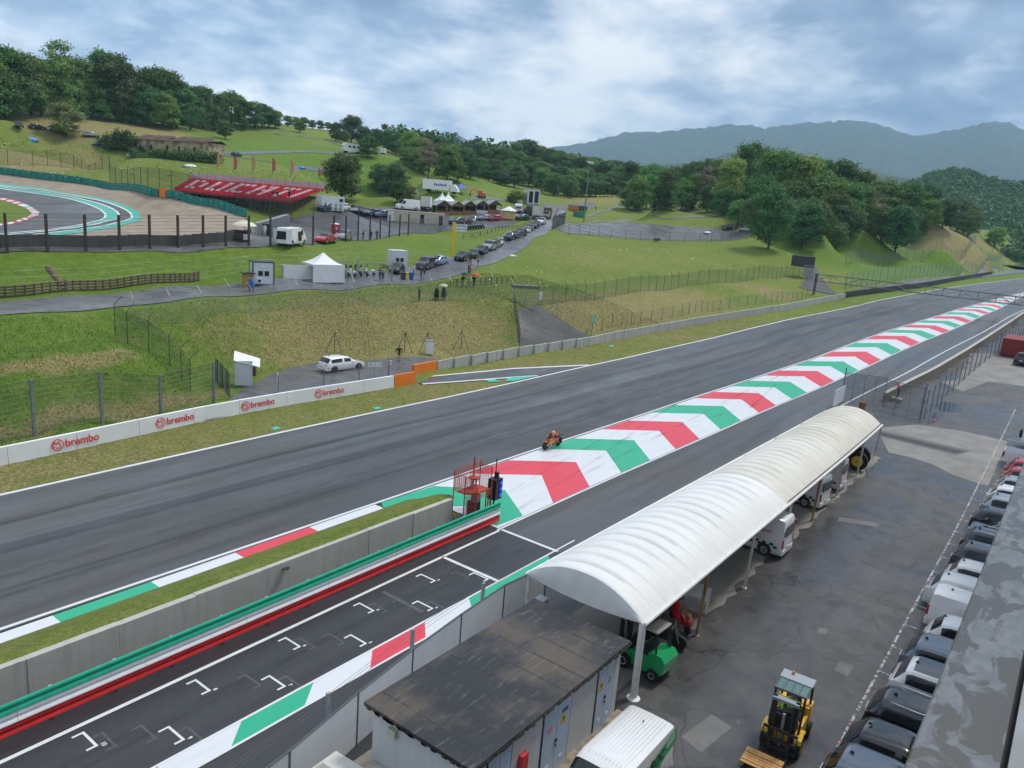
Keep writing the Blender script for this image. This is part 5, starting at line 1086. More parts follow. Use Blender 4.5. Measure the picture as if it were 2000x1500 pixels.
for k in range(9): MB().ball((-.6 + .15 * k, .1 * math.sin(k * 3), .79), .12, 8, 6, (1, 2.4, .5)).build('wrap', mat('wrap_white', (.62, .63, .62), .3, 0, .2, 9, .4), wst)
MB().b0(-.7, .7, -.55, .55, 0, .11).build('pallet', M_wood, wst)
rl_ = thing('cable_reel', 'round brown cable reel among stores under the near canopy end', 'cable reel', (23.7, 14.2, .62)); MB().lathe([(.55, .0), (.55, .06), (.3, .06), (.3, .3), (.55, .3), (.55, .36)], (0, 0, 0), 24).build('flange', M_card, rl_, True, 40); MB().lathe([(.42, .07), (.42, .29)], (0, 0, 0), 20).build('cable', P_b, rl_, True)
rs = thing('reel_stand', 'low wooden stand carrying the cable reel', 'stand', (23.7, 14.2, 0)); MB().b0(-.45, .45, -.45, .45, .52, .61).build('top', M_wood, rs)
for x in (-.4, .4):
    for y in (-.4, .4): MB().b0(x - .04, x + .04, y - .04, y + .04, 0, .52).build('leg', M_wood, rs)
rr = random.Random(9)
for k in range(7):
    t = thing('water_bottle', 'blue water-cooler bottle in the cluster under the near canopy end', 'bottle', (24.3 + .42 * (k % 4) + .1 * rr.random(), 13.9 - .42 * (k // 4), 0), group='blue bottles under the canopy')
    MB().lathe([(.14, 0), (.15, .04), (.15, .34), (.05, .42), (.04, .46)], (0, 0, 0), 14).build('bottle_body', mat('bottle_blue', (.03, .08, .30), .2), t, True, 50); MB().lathe([(.045, .46), (.045, .49)], (0, 0, 0), 10).build('cap', Mw, t)
for k, (x, y) in enumerate(((23.2, 15.0), (23.7, 15.1))):
    t = thing('locker', ('narrow white locker nearest the panel fence under the canopy', 'narrow white locker second from the panel fence under the canopy')[k], 'locker', (x, y, 0)); MB().b0(-.2, .2, -.22, .22, 0, 1.9).build('cabinet', M_panel, t); MB().b0(-.204, -.2, -.19, .19, .05, 1.85).build('door', Mw, t)
# vans parked nose-in under the canopy, chequered service livery
P_ck = mat('chequer_black', (.02, .02, .02), .4)
def svc_van(x, yr, label, hd, col='white', st='bigvan'):
    t = car('service_van', label, st, col, (x, yr + STY[st]['L'] * .46, float(hc(x))), hd, 'van', 'service vans under the canopy', s=.92); W__ = STY[st]['W'] / 2
    for k in range(12):
        for r_ in range(2):
            if (k + r_) % 2 == 0: MB().add([(-2.5 + k * .22, W_s * (W__ + .012), .62 + .14 * r_) for W_s in (1,)] + [(-2.28 + k * .22, W__ + .012, .62 + .14 * r_), (-2.28 + k * .22, W__ + .012, .76 + .14 * r_), (-2.5 + k * .22, W__ + .012, .76 + .14 * r_)], [(3, 2, 1, 0)]).build('chequer', P_ck, t); MB().add([(-2.5 + k * .22, -W__ - .012, .62 + .14 * r_), (-2.28 + k * .22, -W__ - .012, .62 + .14 * r_), (-2.28 + k * .22, -W__ - .012, .76 + .14 * r_), (-2.5 + k * .22, -W__ - .012, .76 + .14 * r_)], [(0, 1, 2, 3)]).build('chequer', P_ck, t)
    for sg_ in (-1, 1): text('lettering', 'SERVICE', .22, P_k, t, (-.9, sg_ * (W__ + .014), 1.05), (math.pi / 2, 0, 0 if sg_ < 0 else math.pi), .004, 1, 'CENTER', .2); text('lettering', 'Mugello', .3, P_r, t, (-1.6, sg_ * (W__ * .965 + .018), 1.55), (math.pi / 2 - (.06 if sg_ > 0 else .06), 0, 0 if sg_ < 0 else math.pi), .0, 1, 'CENTER', .4)
    MB().b0(-2.83, -2.80, -.75, .75, 1.35, 1.95).build('rear_window', M_glass, t); return t
svc_van(39.9, 10.35, 'white chequered service van with rear windows under the canopy middle', math.pi / 2); svc_van(49.2, 10.9, 'white chequered service van between the far canopy posts', math.pi / 2 - .1); svc_van(53.6, 11.0, 'white service truck next to the yellow tractor under the canopy', math.pi / 2)
tr_ = thing('tractor', 'yellow tractor parked under the far end of the canopy', 'tractor', (59.6, 12.4, float(hc(59.6))), math.pi / 2 + .1)
for x, r_ in ((-.9, .72), (1.05, .5)):
    for s_ in (-1, 1): wh = MB().lathe([(r_ * .55, -.18), (r_ * .97, -.18), (r_, 0), (r_ * .97, .18), (r_ * .55, .18)], (x, s_ * .78, r_), 22, 'Y').build('wheel', M_tyre, tr_, True, 50); MB().lathe([(r_ * .56, s_ * .185), (r_ * .45, s_ * .19), (.05, s_ * .2)], (x, s_ * .78, r_), 18, 'Y', False).build('rim', P_y, wh)
MB().prism_y([(-1.0, .7), (-.9, 1.3), (.1, 1.35), (1.4, 1.25), (1.5, .7), (.5, .6)], -.38, .38).build('body', M_fy, tr_); MB().prism_y([(-.9, 1.3), (-.75, 2.2), (.05, 2.2), (.1, 1.35)], -.55, .55).build('cab', M_glass, tr_); MB().b0(-1.0, .15, -.6, .6, 2.2, 2.28).build('cab_roof', M_fy, tr_); MB().tube((.7, .25, 1.3), (.7, .25, 2.0), .04).build('exhaust', M_plast, tr_)
P_wc, P_rc = mat('cone_white', (.7, .7, .7), .5), mat('cone_red', (.6, .06, .03), .5)
def cone(lb, x, y, z=0):
    t = thing('traffic_cone', lb, 'cone', (x, y, z), group=None); MB().b0(-.16, .16, -.16, .16, 0, .03).lathe([(.12, .03), (.085, .18)], n=12).build('base', P_rc, t); MB().lathe([(.085, .18), (.055, .32)], n=12).build('band', P_wc, t); MB().lathe([(.055, .32), (.025, .46)], n=12).build('tip', P_rc, t)
cone('red and white cone under the canopy beside the middle service van', 45.1, 11.5); cone('red and white cone under the canopy by the far service van', 50.6, 11.4); cone('small cone at the foot of the paddock gate', 76.6, 14.3, float(hc(76.6))); cone('pale cone standing along the paddock fence', 112.5, 9.9, float(hc(112.5))); cone('small cone beside the raking strut of the paddock fence', 79.6, 9.6, float(hc(79.6)))
rc = thing('red_container', 'dark red container at the right edge by the paddock fence', 'container', (123, 8.0, float(hc(123))), .0)
M_cred = mat('container_red', (.22, .02, .02), .6, 0, .2, 2); MB().b0(-2.2, 4, -4, .6, .05, 2.3).build('box', M_cred, rc)
for k in range(11): MB().b0(-2.23, -2.2, -3.8 + .4 * k, -3.6 + .4 * k, .15, 2.2).build('rib', M_cred, rc)
car('parked_car', 'dark pickup-like car parked in front of the red container', 'suv', 'black', (117.5, 5.6, float(hc(117.5))), -.1, s=.95)
# ------------------------------------------------------------------ sheets draped over the terrain
def resample(pts, n):
    P = np.array(pts, float); d = np.concatenate([[0], np.cumsum(np.linalg.norm(np.diff(P, axis=0), axis=1))]); t = np.linspace(0, d[-1], n)
    return np.stack([np.interp(t, d, P[:, k]) for k in range(P.shape[1])], 1)
def smooth(P, it=2):
    for _ in range(it): P = np.vstack([P[:1], .25 * P[:-2] + .5 * P[1:-1] + .25 * P[2:], P[-1:]])
    return P
def WP(pxs): return np.array([at(*p) for p in pxs])
def sheet(name, A, B, m, off=.07, nu=80, nv=6, par=None, world=False):
    a = A if world else smooth(resample(WP(A)[:, :2], nu)); b = B if world else smooth(resample(WP(B)[:, :2], nu))
    t = np.linspace(0, 1, nv + 1)[None, :, None]; G = a[:, None] * (1 - t) + b[:, None] * t
    z = H(G[..., 0], G[..., 1]) + off
    V = np.concatenate([G, z[..., None]], 2).reshape(-1, 3); n = nv + 1; i, j = np.meshgrid(np.arange(len(a) - 1), np.arange(nv), indexing='ij')
    F = np.stack([i * n + j, (i + 1) * n + j, (i + 1) * n + j + 1, i * n + j + 1], -1).reshape(-1, 4)
    me = npmesh(name, V, F)
    if me.polygons[len(F) // 2].normal.z < 0: me.flip_normals()
    me.shade_smooth(); return link(name, me, m, par)
def offs(P, d):
    t = np.gradient(P, axis=0); t /= np.linalg.norm(t, axis=1)[:, None] + 1e-9; return P + np.stack([-t[:, 1], t[:, 0]], 1) * d
rd = struct(sheet('service_road', [(-200, 642), (0, 617), (107, 611), (219, 601), (347, 589), (480, 577), (626, 567), (700, 563), (794, 557), (860, 546), (920, 531), (960, 516), (1000, 498), (1030, 480), (1060, 460), (1085, 440), (1106, 422), (1108, 410), (1085, 403)],
                  [(-200, 612), (0, 590), (100, 583), (215, 574), (300, 566), (400, 558), (480, 552), (560, 545), (640, 540), (700, 535), (760, 526), (840, 513), (890, 503), (930, 487), (975, 469), (1015, 449), (1045, 436), (1068, 424), (1085, 414), (1075, 404)], M_road, nu=160))
M_yard = asphalt('asphalt_yard', (.085, .083, .088), (.13, .127, .13), (.3, .6), streak=False)
struct(sheet('yard_tarmac', [(440, 484), (500, 483), (560, 481), (650, 471), (760, 462), (860, 452), (960, 446), (1000, 437), (1040, 427), (1062, 421)], [(486, 455), (500, 434), (525, 427), (560, 430), (620, 415), (700, 408), (830, 411), (930, 413), (1010, 408), (1060, 406)], M_yard, .08, 100, 14))
struct(sheet('perimeter_track', [(-200, 512), (0, 495), (150, 493), (300, 491), (440, 486)], [(-200, 492), (0, 478), (150, 479), (300, 478), (470, 470)], M_yard, .07, 60, 4))
struct(sheet('car_park', [(1085, 448), (1110, 457), (1180, 460), (1280, 469), (1380, 471), (1465, 463)], [(1100, 436), (1130, 437), (1200, 436), (1290, 440), (1400, 445), (1468, 452)], M_yard, .08, 50, 8))
struct(sheet('far_tarmac', [(1068, 412), (1120, 409), (1165, 404)], [(1060, 400), (1110, 398), (1160, 395)], M_yard, .08, 16, 4))
struct(sheet('footpath', [(1140, 440), (1180, 433), (1235, 430), (1290, 432), (1400, 424), (1430, 422)], [(1140, 438), (1180, 430.5), (1235, 428), (1290, 430), (1400, 422), (1430, 420)], M_road, .08, 40, 2))
struct(sheet('footpath', [(1150, 424), (1170, 417), (1200, 406), (1222, 398)], [(1144, 422), (1163, 415), (1193, 405), (1216, 397)], M_road, .08, 20, 2))
struct(drape('forecourt', [(452, 779), (476, 758), (520, 735), (580, 716), (650, 703), (760, 700), (850, 700), (862, 708), (812, 731), (770, 742), (690, 760), (600, 777), (520, 796), (400, 822)], .05, M_yard, None, 5, at))
struct(drape('ramp', [(1012, 600), (1046, 597), (1100, 627), (1157, 659), (1120, 669), (1040, 688), (1016, 680), (1012, 640)], .08, asphalt('asphalt_ramp', (.045, .043, .044), (.07, .068, .068), (.5, .75), streak=False), None, 5, at))
gp_ = struct(drape('gap_track', [(816, 747), (845, 736), (1000, 721), (1150, 713), (1050, 734), (826, 751)], .005, M_track, None, 4))
drape('verge_paint', [(944, 741), (963, 740), (980, 745), (955, 746)], .012, P_mint, gp_, 1); drape('verge_paint', [(995, 737), (1050, 734), (1005, 744), (985, 744)], .012, P_mint, gp_, 1); drape('edge_line', [(840, 734), (1000, 719), (1150, 712), (1150, 714), (1000, 721), (840, 736)], .012, P_line, gp_, 2); drape('edge_line', [(825, 749), (1000, 736), (1050, 733), (1050, 735), (1000, 738), (825, 751)], .012, P_line, gp_, 2)
for q in ([(727, 796), (738, 793), (746, 796), (735, 799)], [(527, 835), (540, 832), (551, 835), (537, 839)], [(1186, 676), (1196, 673), (1200, 677)]): struct(drape('verge_marker', q, -.03, P_mint, None, 1))

# ------------------------------------------------------------------ the corner beyond the bank
ro = [(-200, 348), (-80, 353), (0, 359), (80, 368), (160, 383), (227, 397), (267, 412), (277, 421), (267, 435), (227, 445), (173, 455), (80, 464), (0, 469), (-100, 476), (-200, 482)]
r2 = [(-200, 352), (-80, 357), (0, 363), (80, 372), (160, 387), (227, 403), (256, 416), (259, 423), (245, 433), (210, 442), (160, 450), (80, 459), (0, 465), (-100, 472), (-200, 478)]
r3 = [(-200, 353), (-80, 358.5), (0, 365), (80, 375), (160, 391), (215, 407), (232, 416), (233, 422), (222, 431), (190, 440), (140, 448), (70, 456), (0, 462), (-100, 469), (-200, 475)]
r4 = [(-200, 357), (-80, 362), (0, 369), (80, 381), (160, 397), (197, 411), (207, 420), (197, 432), (165, 440), (130, 446), (96, 451), (50, 455), (0, 459), (-100, 466), (-200, 472)]
kb = [(-200, 375), (-80, 379), (0, 387), (35, 395), (61, 405), (77, 416), (75, 423), (53, 432), (27, 439), (0, 444), (-80, 451), (-200, 458)]
ki = [(-200, 378), (-80, 382), (0, 391), (27, 399), (53, 409), (63, 418), (57, 425), (27, 435), (0, 440), (-80, 447), (-200, 454)]
ba = [(-200, 330), (-80, 333), (8, 340), (100, 352), (200, 366), (300, 385), (380, 398), (440, 411), (478, 424), (490, 440), (480, 462), (400, 464), (200, 467), (0, 474), (-200, 486)]
def curve(p, n=150): return smooth(resample(WP(p)[:, :2], n), 4)
Cro, Cr2, Cr3, Cr4, Ckb, Cki, Cba = [curve(p) for p in (ro, r2, r3, r4, kb, ki, ba)]
M_gravel = mat('gravel', (.30, .245, .185), .9, 0, .22, .5, .5, bscale=7, detail=9, col2=None)
gv = struct(sheet('gravel_trap', Cro, Cba, M_gravel, .10, nv=12, world=True))
ct = struct(sheet('corner_track', Ckb, Cr4, M_track, .12, nv=6, world=True)); M_teal = paint('paint_teal', (.05, .44, .33), .2)
sheet('runoff_band', Cr4, Cr3, M_teal, .13, nv=3, par=ct, world=True); sheet('runoff_asphalt', Cr3, Cr2, M_band, .13, nv=3, par=ct, world=True); sheet('runoff_band', Cr2, Cro, M_teal, .14, nv=3, par=ct, world=True)
for cc in (Cr4, Cr3, Cr2): sheet('edge_line', offs(cc, -.18), offs(cc, .18), P_line, .17, nv=1, par=ct, world=True)
kk = resample(Ckb, 60); kq = resample(Cki, 60)
for k in range(10, 50):
    sheet('kerb_block', kk[k:k + 2], kq[k:k + 2], (P_red, P_white, P_green, P_white)[k % 4] if 28 > k > 20 else (P_red if k % 2 else P_white), .16, nv=1, par=ct, world=True)
infield = struct(sheet('infield', Cki, np.repeat(Cki.mean(0)[None] + np.array([[-8, 0]]), len(Cki), 0), M_grass, .13, nv=3, world=True))
for nm, v in (('dry', .1), ('lush', .4)): infield.data.attributes.new(nm, 'FLOAT', 'POINT').data.foreach_set('value', np.full(len(infield.data.vertices), v, np.float32))
tb = thing('tyre_barrier', 'long teal-green tyre barrier around the outside of the gravel trap', 'barrier'); M_tb = mat('barrier_teal', (.006, .19, .15), .55, 0, .2, 1.2); M_tbw = mat('barrier_label', (.45, .55, .52), .5)
bp = WP([(-60, 334), (8, 340), (100, 352), (200, 366), (300, 385), (380, 398), (440, 411), (478, 424)]); bp = resample(smooth(resample(bp[:, :2], 80), 3), 56); bz = H(bp[:, 0], bp[:, 1])
for k in range(55):
    a, b_ = bp[k], bp[k + 1]; L = np.linalg.norm(b_ - a); an = math.atan2(*(b_ - a)[::-1]); mx_ = (a + b_) / 2; zz_ = (bz[k] + bz[k + 1]) / 2
    if abs(k - 41) == 0: MB().box((*mx_, zz_ + .75), (L * .8, 1.0, 1.6), an).build('marker_block', Mor, tb); continue
    MB().box((*mx_, zz_ + .7), (L * .96, 1.1, 1.3), an, taper=.94).build('tyre_block', M_tb, tb); n_ = np.array([math.sin(an), -math.cos(an)]) * .57
    if k % 2: MB().box((mx_[0] + n_[0], mx_[1] + n_[1], zz_ + 1.05), (.5, .03, .09), an).build('label_plate', M_tbw, tb)
# dark wall and debris fence along the near side of the corner
M_dk = stained('dark_wall', (.085, .083, .08), (.03, .03, .03), .7)
dw = thing('corner_wall', 'dark weathered concrete wall between the corner and the grass bank', 'wall'); q = resample(WP([(-200, 500), (0, 485), (150, 483), (300, 480), (430, 474), (488, 467)])[:, :2], 34); zq = H(q[:, 0], q[:, 1])
for k in range(33): a, b_ = q[k], q[k + 1]; MB().box((*((a + b_) / 2), (zq[k] + zq[k + 1]) / 2 + .55), (np.linalg.norm(b_ - a) - .02, .35, 1.35 + .04 * math.sin(k * 2.1)), math.atan2(*(b_ - a)[::-1])).build('wall_section', M_dk, dw)
def px_fence(name, label, bases, **k):
    P = WP(bases); D = np.concatenate([[0], np.cumsum(np.linalg.norm(np.diff(P[:, :2], axis=0), axis=1))]); return fence(name, label, P, posts=list(D), **k)
px_fence('debris_fence', 'debris fence with brown posts and wires above the grass bank by the corner', [(-120, 501), (-45, 497), (14, 494), (93, 492.5), (168, 491), (234, 489), (293, 486.5), (348, 484.5), (397, 483), (441, 482), (486, 480.5)], h_=3.75, post=M_brown, wires=10, wr=.014, r=.11, boxpost=True, net=None)
px_fence('debris_fence', 'debris fence with dark posts and mesh beside the service yard', [(528, 480), (611, 478), (651, 474), (675, 472.5), (699, 470.5), (722, 468.5), (742, 466), (760, 464), (780, 462), (797, 460)], h_=4.0, post=M_brown, wires=8, wr=.012, r=.10, boxpost=True, net=None)
fence('bank_fence', 'thin steel post fence along the foot of the green bank', WP([(-60, 588), (0, 583), (113, 575), (206, 567), (290, 556), (365, 549), (470, 540), (560, 536), (700, 528), (800, 517)]), 2.3, None, M_steel, 4.0, .03, 4, wr=.006)
cr = thing('crib_wall', 'low timber crib retaining wall at the foot of the green bank', 'wall'); q = resample(WP([(-30, 584), (60, 578), (160, 568), (260, 559), (330, 553), (388, 548)])[:, :2], 31); zq = H(q[:, 0], q[:, 1]); M_log = mat('log_wood', (.12, .085, .06), .9, 0, .35, 2, .3)
for k in range(31):
    MB().tube((*q[k], zq[k] - .1), (*q[k], zq[k] + 1.05), .09, .09, 7).build('post', M_log, cr)
    if k < 30:
        for r_ in range(4): MB().tube((*q[k], zq[k] + .15 + .26 * r_), (*q[k + 1], zq[k + 1] + .15 + .26 * r_), .085, .085, 7).build('log', M_log, cr)
st = thing('bank_steps', 'short flight of timber steps up the green bank', 'steps'); a, b_ = at(128, 562), at(95, 522)
for k in range(12): t = k / 11; p = a + (b_ - a) * t; MB().box((p[0], p[1], h1(p[0], p[1]) + .05), (.9, .35, .16), .9).build('step', mat('step_wood', (.22, .17, .11), .9, 0, .3, 4), st)
# ------------------------------------------------------------------ fences on the near banks
fence('boundary_fence', 'cranked wire mesh fence along the crest above the brown bank', WP([(262, 642), (335, 633), (400, 624), (470, 613), (540, 604), (600, 601), (700, 598), (800, 593), (900, 589), (1000, 591)]), 2.5, N_light, M_steel, 3.0, .03, 0, crank=.75)
fence('boundary_fence', 'mesh fence running down the slope from the service road corner to the wall', WP([(225, 655), (240, 668), (270, 680), (300, 692), (330, 714), (355, 742), (372, 764)]), 2.7, N_green, M_gdark, 2.2, .035, 0, crank=.7)
fence('track_fence', 'tall grey posts with wires behind the white lettered wall', [(*(wall_pt(x, 3.0)[0]), 0) for x in (2, 7, 12, 16.5, 20.3, 24.6, 28.8, 33.0)], 3.7, N_dark, M_fpost, 4.2, .08, 11, boxpost=True, wr=.008, posts=None)
px_fence('track_fence', 'short wire fence on grey posts between forecourt and white wall', [(543, 776), (632, 762), (701, 748), (758, 737)], h_=1.9, post=M_fpost, wires=8, r=.05, wr=.008, net=None)
fence('boundary_fence', 'dark green mesh fence along the crest right of the dark ramp', WP([(1050, 597), (1100, 591), (1180, 581), (1250, 570), (1330, 561), (1400, 553), (1470, 547), (1530, 543), (1585, 539)]), 2.6, N_green, M_gdark, 3.0, .03, 0, crank=.5)
fence('boundary_fence', 'cranked post fence down the right edge of the dark ramp', WP([(1057, 603), (1077, 612), (1095, 622), (1112, 631), (1131, 640), (1150, 650)]), 2.3, N_light, M_steel, 2.0, .03, 0, crank=-.7)
fence('lower_fence', 'low brown post mesh fence along the dry bank right of the ramp', WP([(1175, 646), (1250, 633), (1330, 618), (1400, 607), (1500, 593), (1575, 582)]), 1.9, N_light, M_brown, 2.3, .03, 0)
fence('boundary_fence', 'slatted dark fence down the left edge of the dark ramp', WP([(1003, 603), (1006, 625), (1010, 650), (1014, 674)]), 2.0, N_dark, M_gdark, .8, .03, 4)
fence('far_fence', 'tall curved grey mesh fence above the far end of the straight', WP([(1650, 520), (1730, 519), (1800, 513), (1880, 508), (1960, 502), (2000, 500)]), 4.0, N_grey, M_fpost, 5.0, .06, 0, crank=.8)
fence('far_fence', 'pale transparent mesh fence beside the far service lane', WP([(1650, 566), (1700, 556), (1760, 547), (1830, 540), (1900, 534), (1960, 530)]), 3.6, net_mat('net_pale', (.22, .40, .24), .35), M_fpost, 5.0, .05)
struct(sheet('far_service_lane', [(1640, 585), (1700, 573), (1760, 562), (1830, 553), (1960, 537), (2050, 528)], [(1655, 572), (1710, 560), (1765, 550), (1835, 543), (1960, 530), (2050, 522)], M_road, .08, 50, 3))
struct(sheet('tunnel_ramp', [(1560, 562), (1575, 540), (1572, 515)], [(1640, 578), (1605, 545), (1592, 515)], MATS['asphalt_ramp'], .1, 24, 5))
tn = thing('underpass_gate', 'dark barred gate structure at the mouth of the underpass by the gantry', 'gate', tuple(at(1577, 545)), -.5); bar_frame(tn, -1.6, 0, 1.6, 0, 0, 3.0, 4, 3, .05, M_steel, N_dark); MB().b0(-1.7, 1.7, .3, 4.0, 2.6, 5.0).build('portal', mat('portal_dark', (.05, .05, .055), .8), tn)
rg = thing('ramp_gate', 'grey frame gate structure at the top of the dark ramp', 'gate', tuple(at(1027, 601)), -.62); bar_frame(rg, -1.9, 0, 1.6, 0, 0, 2.6, 2, 3, .05, M_steel, N_grey); MB().b0(-1.95, 1.7, -.1, 1.2, 2.55, 2.95).build('lintel', mat('gate_lintel', (.13, .13, .12), .7, 0, .2, 2), rg); MB().b0(1.65, 2.2, -.1, .2, 1.2, 2.2).build('sign_board', M_acw, rg)
sn = thing('number_sign', 'green number 1 sign on a post by the dry bank', 'sign', tuple(at(1155, 655)), .9); MB().tube((0, 0, 0), (0, 0, 2.6), .03).poly([(0, 0, 1.6), (-.9, .2, 0)], .03).build('post', M_gdark, sn); MB().b0(-.28, .28, -.05, -.02, 1.75, 2.75).build('plate', P_mint, sn); text('numeral', '1', .9, Mw, sn, (0, -.055, 2.25), (math.pi / 2, 0, 0), .03)
sn.rotation_euler = (0, 0, -.55)
cb = thing('control_cabinet', 'pale grey control cabinet at the foot of the brown bank', 'cabinet', tuple(at(838, 693)), -.5); MB().b0(-.42, .42, -.25, .25, .1, 1.55).build('cabinet', M_panel, cb); MB().b0(-.46, .46, -.29, .29, 1.55, 1.62).build('roof', Mzn, cb); MB().b0(-.4, .4, -.262, -.25, .15, 1.5).build('door', Mw, cb)
for i, (px, lb) in enumerate([(653, 'leftmost'), (790, 'second'), (834, 'third'), (900, 'rightmost')]):
    p = at(px, 690 if px < 700 else 688 if px < 850 else 682); t = thing('brace_post', 'dark three-legged brace post on the brown bank, ' + lb + ' of four', 'fence post', tuple(p), group='brace posts on the brown bank')
    MB().tube((0, 0, 0), (0, 0, 2.3), .035).build('post', M_gdark, t); MB().tube((0, 0, 2.2), (-1.0, .2, .1), .03).build('brace', M_gdark, t); MB().tube((0, 0, 2.2), (.7, -.5, -.1), .03).build('brace', M_gdark, t)
bs = thing('marshal_shelter', 'white sheet-metal marshal shelter with slanting roof behind the wall', 'shelter', tuple(at(476, 757)), -.62)
MB().b0(-.7, .7, -.03, .03, .2, 2.3).build('side_panel', M_panel, bs); MB().b0(-.72, -.66, 0, 1.6, .2, 2.35).build('back_panel', M_panel, bs); MB().add([(-.8, -.1, 2.3), (-.8, 1.8, 2.75), (1.3, 1.8, 2.1), (1.3, -.1, 1.75)], [(0, 1, 2, 3)]).add([(-.8, -.1, 2.36), (-.8, 1.8, 2.81), (1.3, 1.8, 2.16), (1.3, -.1, 1.81)], [(0, 1, 2, 3)]).build('roof', Mw, bs)
for x in (-.66, .66): MB().tube((x, 0, 0), (x, 0, .25), .03).build('leg', Mzn, bs)
dr_ = thing('oil_drum', 'brown oil drum beside the white marshal shelter', 'drum', tuple(at(494, 733))); MB().lathe([(.28, 0), (.30, .02), (.28, .3), (.30, .32), (.28, .6), (.30, .82), (.28, .85)], n=16).build('drum', mat('drum_brown', (.10, .04, .025), .6, 0, .3, 3), dr_, True, 40); MB().lathe([(.24, .85), (.24, .87)], n=14).build('lid', M_plast, dr_)
wp = thing('white_post', 'white post standing in a black tyre behind the lettered wall', 'post', tuple(at(542, 774))); MB().tube((0, 0, 0), (0, 0, 2.0), .06).build('post', M_wpost, wp); MB().lathe([(.16, 0), (.36, .02), (.38, .12), (.36, .24), (.16, .26)], n=18).build('tyre', M_tyre, wp, True)
sg_ = thing('dark_gate', 'dark upright-slat gate left of the marshal shelter', 'gate'); A_, B_ = at(449, 778), at(422, 745)
for k in range(9): p = A_ + (B_ - A_) * k / 8; MB().box((p[0], p[1], h1(p[0], p[1]) + 1.0), (.22, .06, 2.2), math.atan2((B_ - A_)[1], (B_ - A_)[0])).build('slat', M_gdark if k % 3 else M_fpost, sg_)
for i, (px, py, t_) in enumerate([(722, 719, 'P'), (731, 717, '1'), (741, 716, 'TV'), (760, 709, 'A')]):
    p = at(px, 742 if px < 750 else 737); t = thing('notice_board', ('small white notice on the forecourt fence, leftmost of four', 'small white notice with a numeral on the forecourt fence', 'wide white notice with dark letters on the forecourt fence', 'small white and red notice on the last forecourt fence post')[i], 'sign', (p[0], p[1], p[2]), -.55); MB().b0(-.2 if i != 2 else -.45, .2, -.02, .02, 1.25, 1.65).build('board', Mw, t); text('lettering', t_, .3, P_k, t, (-.0, -.025, 1.45), (math.pi / 2, 0, 0)); MB().tube((0, .03, 0), (0, .03, 1.3), .015).build('stake', M_fpost, t)
# ------------------------------------------------------------------ cabins, tent, gate on the service road
M_pal = mat('cabin_white', (.66, .70, .74), .5, 0, .06, 2); M_anth = mat('cabin_frame', (.035, .045, .06), .5); M_wglass = mat('window_glass', (.03, .035, .04), .1)
def site_cabin(label, px, py, rz, frame, w_=2.3, d_=2.0, h_=2.65):
    t = thing('site_cabin', label, 'cabin', tuple(at(px, py)), rz, 'portable cabins along the service road')
    MB().b0(-w_ / 2, w_ / 2, -d_ / 2, d_ / 2, .08, h_ - .05).build('wall', M_pal, t); MB().b0(-w_ / 2 - .04, w_ / 2 + .04, -d_ / 2 - .04, d_ / 2 + .04, h_ - .12, h_).build('roof', frame, t); MB().b0(-w_ / 2 - .03, w_ / 2 + .03, -d_ / 2 - .03, d_ / 2 + .03, 0, .12).build('base', frame, t)
    for x in (-1, 1):
        for y in (-1, 1): MB().b0(x * w_ / 2 - .06, x * w_ / 2 + .06, y * d_ / 2 - .06, y * d_ / 2 + .06, .1, h_ - .1).build('corner_post', frame, t)
    for x in (-.32, .36):
        wn = MB().b0(x - .30, x + .30, -d_ / 2 - .035, -d_ / 2 - .005, 1.0, 1.65).build('window', Mw, t); MB().b0(x - .26, x + .26, -d_ / 2 - .045, -d_ / 2 - .03, 1.04, 1.61).build('pane', M_wglass, wn)
    MB().b0(-.18, .18, -d_ / 2 - .05, -d_ / 2, 1.95, 2.25).build('vent', Mw, t); acb = MB().b0(-.75, -.2, -d_ / 2 - .25, -d_ / 2, .3, .75).build('ac_unit', Mw, t); MB().lathe([(.17, -.27), (.17, -.25)], (-.48, -d_ / 2, .52), 14, 'Y').build('fan', M_plast, acb); return t
site_cabin('white portable cabin with dark corner frame beside the service road', 511, 555, -.42, M_anth); site_cabin('plain white portable cabin behind the dark small car at the gate', 775, 524, -.42, M_pal)
M_tent = mat('tent_white', (.78, .79, .80), .6, 0, .04, 1.5, .1)
tt = thing('gazebo_tent', 'white pop-up gazebo tent with peaked roof at the gate', 'tent', tuple(at(630, 548)), -.30)
hw = 2.0; P = []
for k in range(9):
    t_ = k / 8; r_ = hw * (1 - t_); z = 2.15 + 1.35 * (t_ ** 1.6); ring_ = []
    for j in range(33): a = 2 * math.pi * j / 32; c_, s_ = math.cos(a), math.sin(a); m_ = max(abs(c_), abs(s_)); ring_.append((r_ * c_ / m_, r_ * s_ / m_, z - .05 * math.sin(2 * a) ** 2 * (1 - t_)))
    P.append(ring_)
MB().grid(P).build('roof', M_tent, tt, True, 50)
for j in range(4): a = j * math.pi / 2; MB().box((hw * math.cos(a), hw * math.sin(a), 2.04), (.02, hw * 2, .24), a).build('valance', M_tent, tt)
for x in (-1, 1):
    for y in (-1, 1): MB().b0(x * hw - .04, x * hw + .04, y * hw - .04, y * hw + .04, 0, 2.1).build('leg', M_wpost, tt)
MB().b0(-hw, hw, -hw - .01, -hw + .01, 0, 1.92).build('side_sheet', M_tent, tt); MB().b0(hw - .01, hw + .01, -hw, hw, 0, 1.92).build('side_sheet', M_tent, tt)
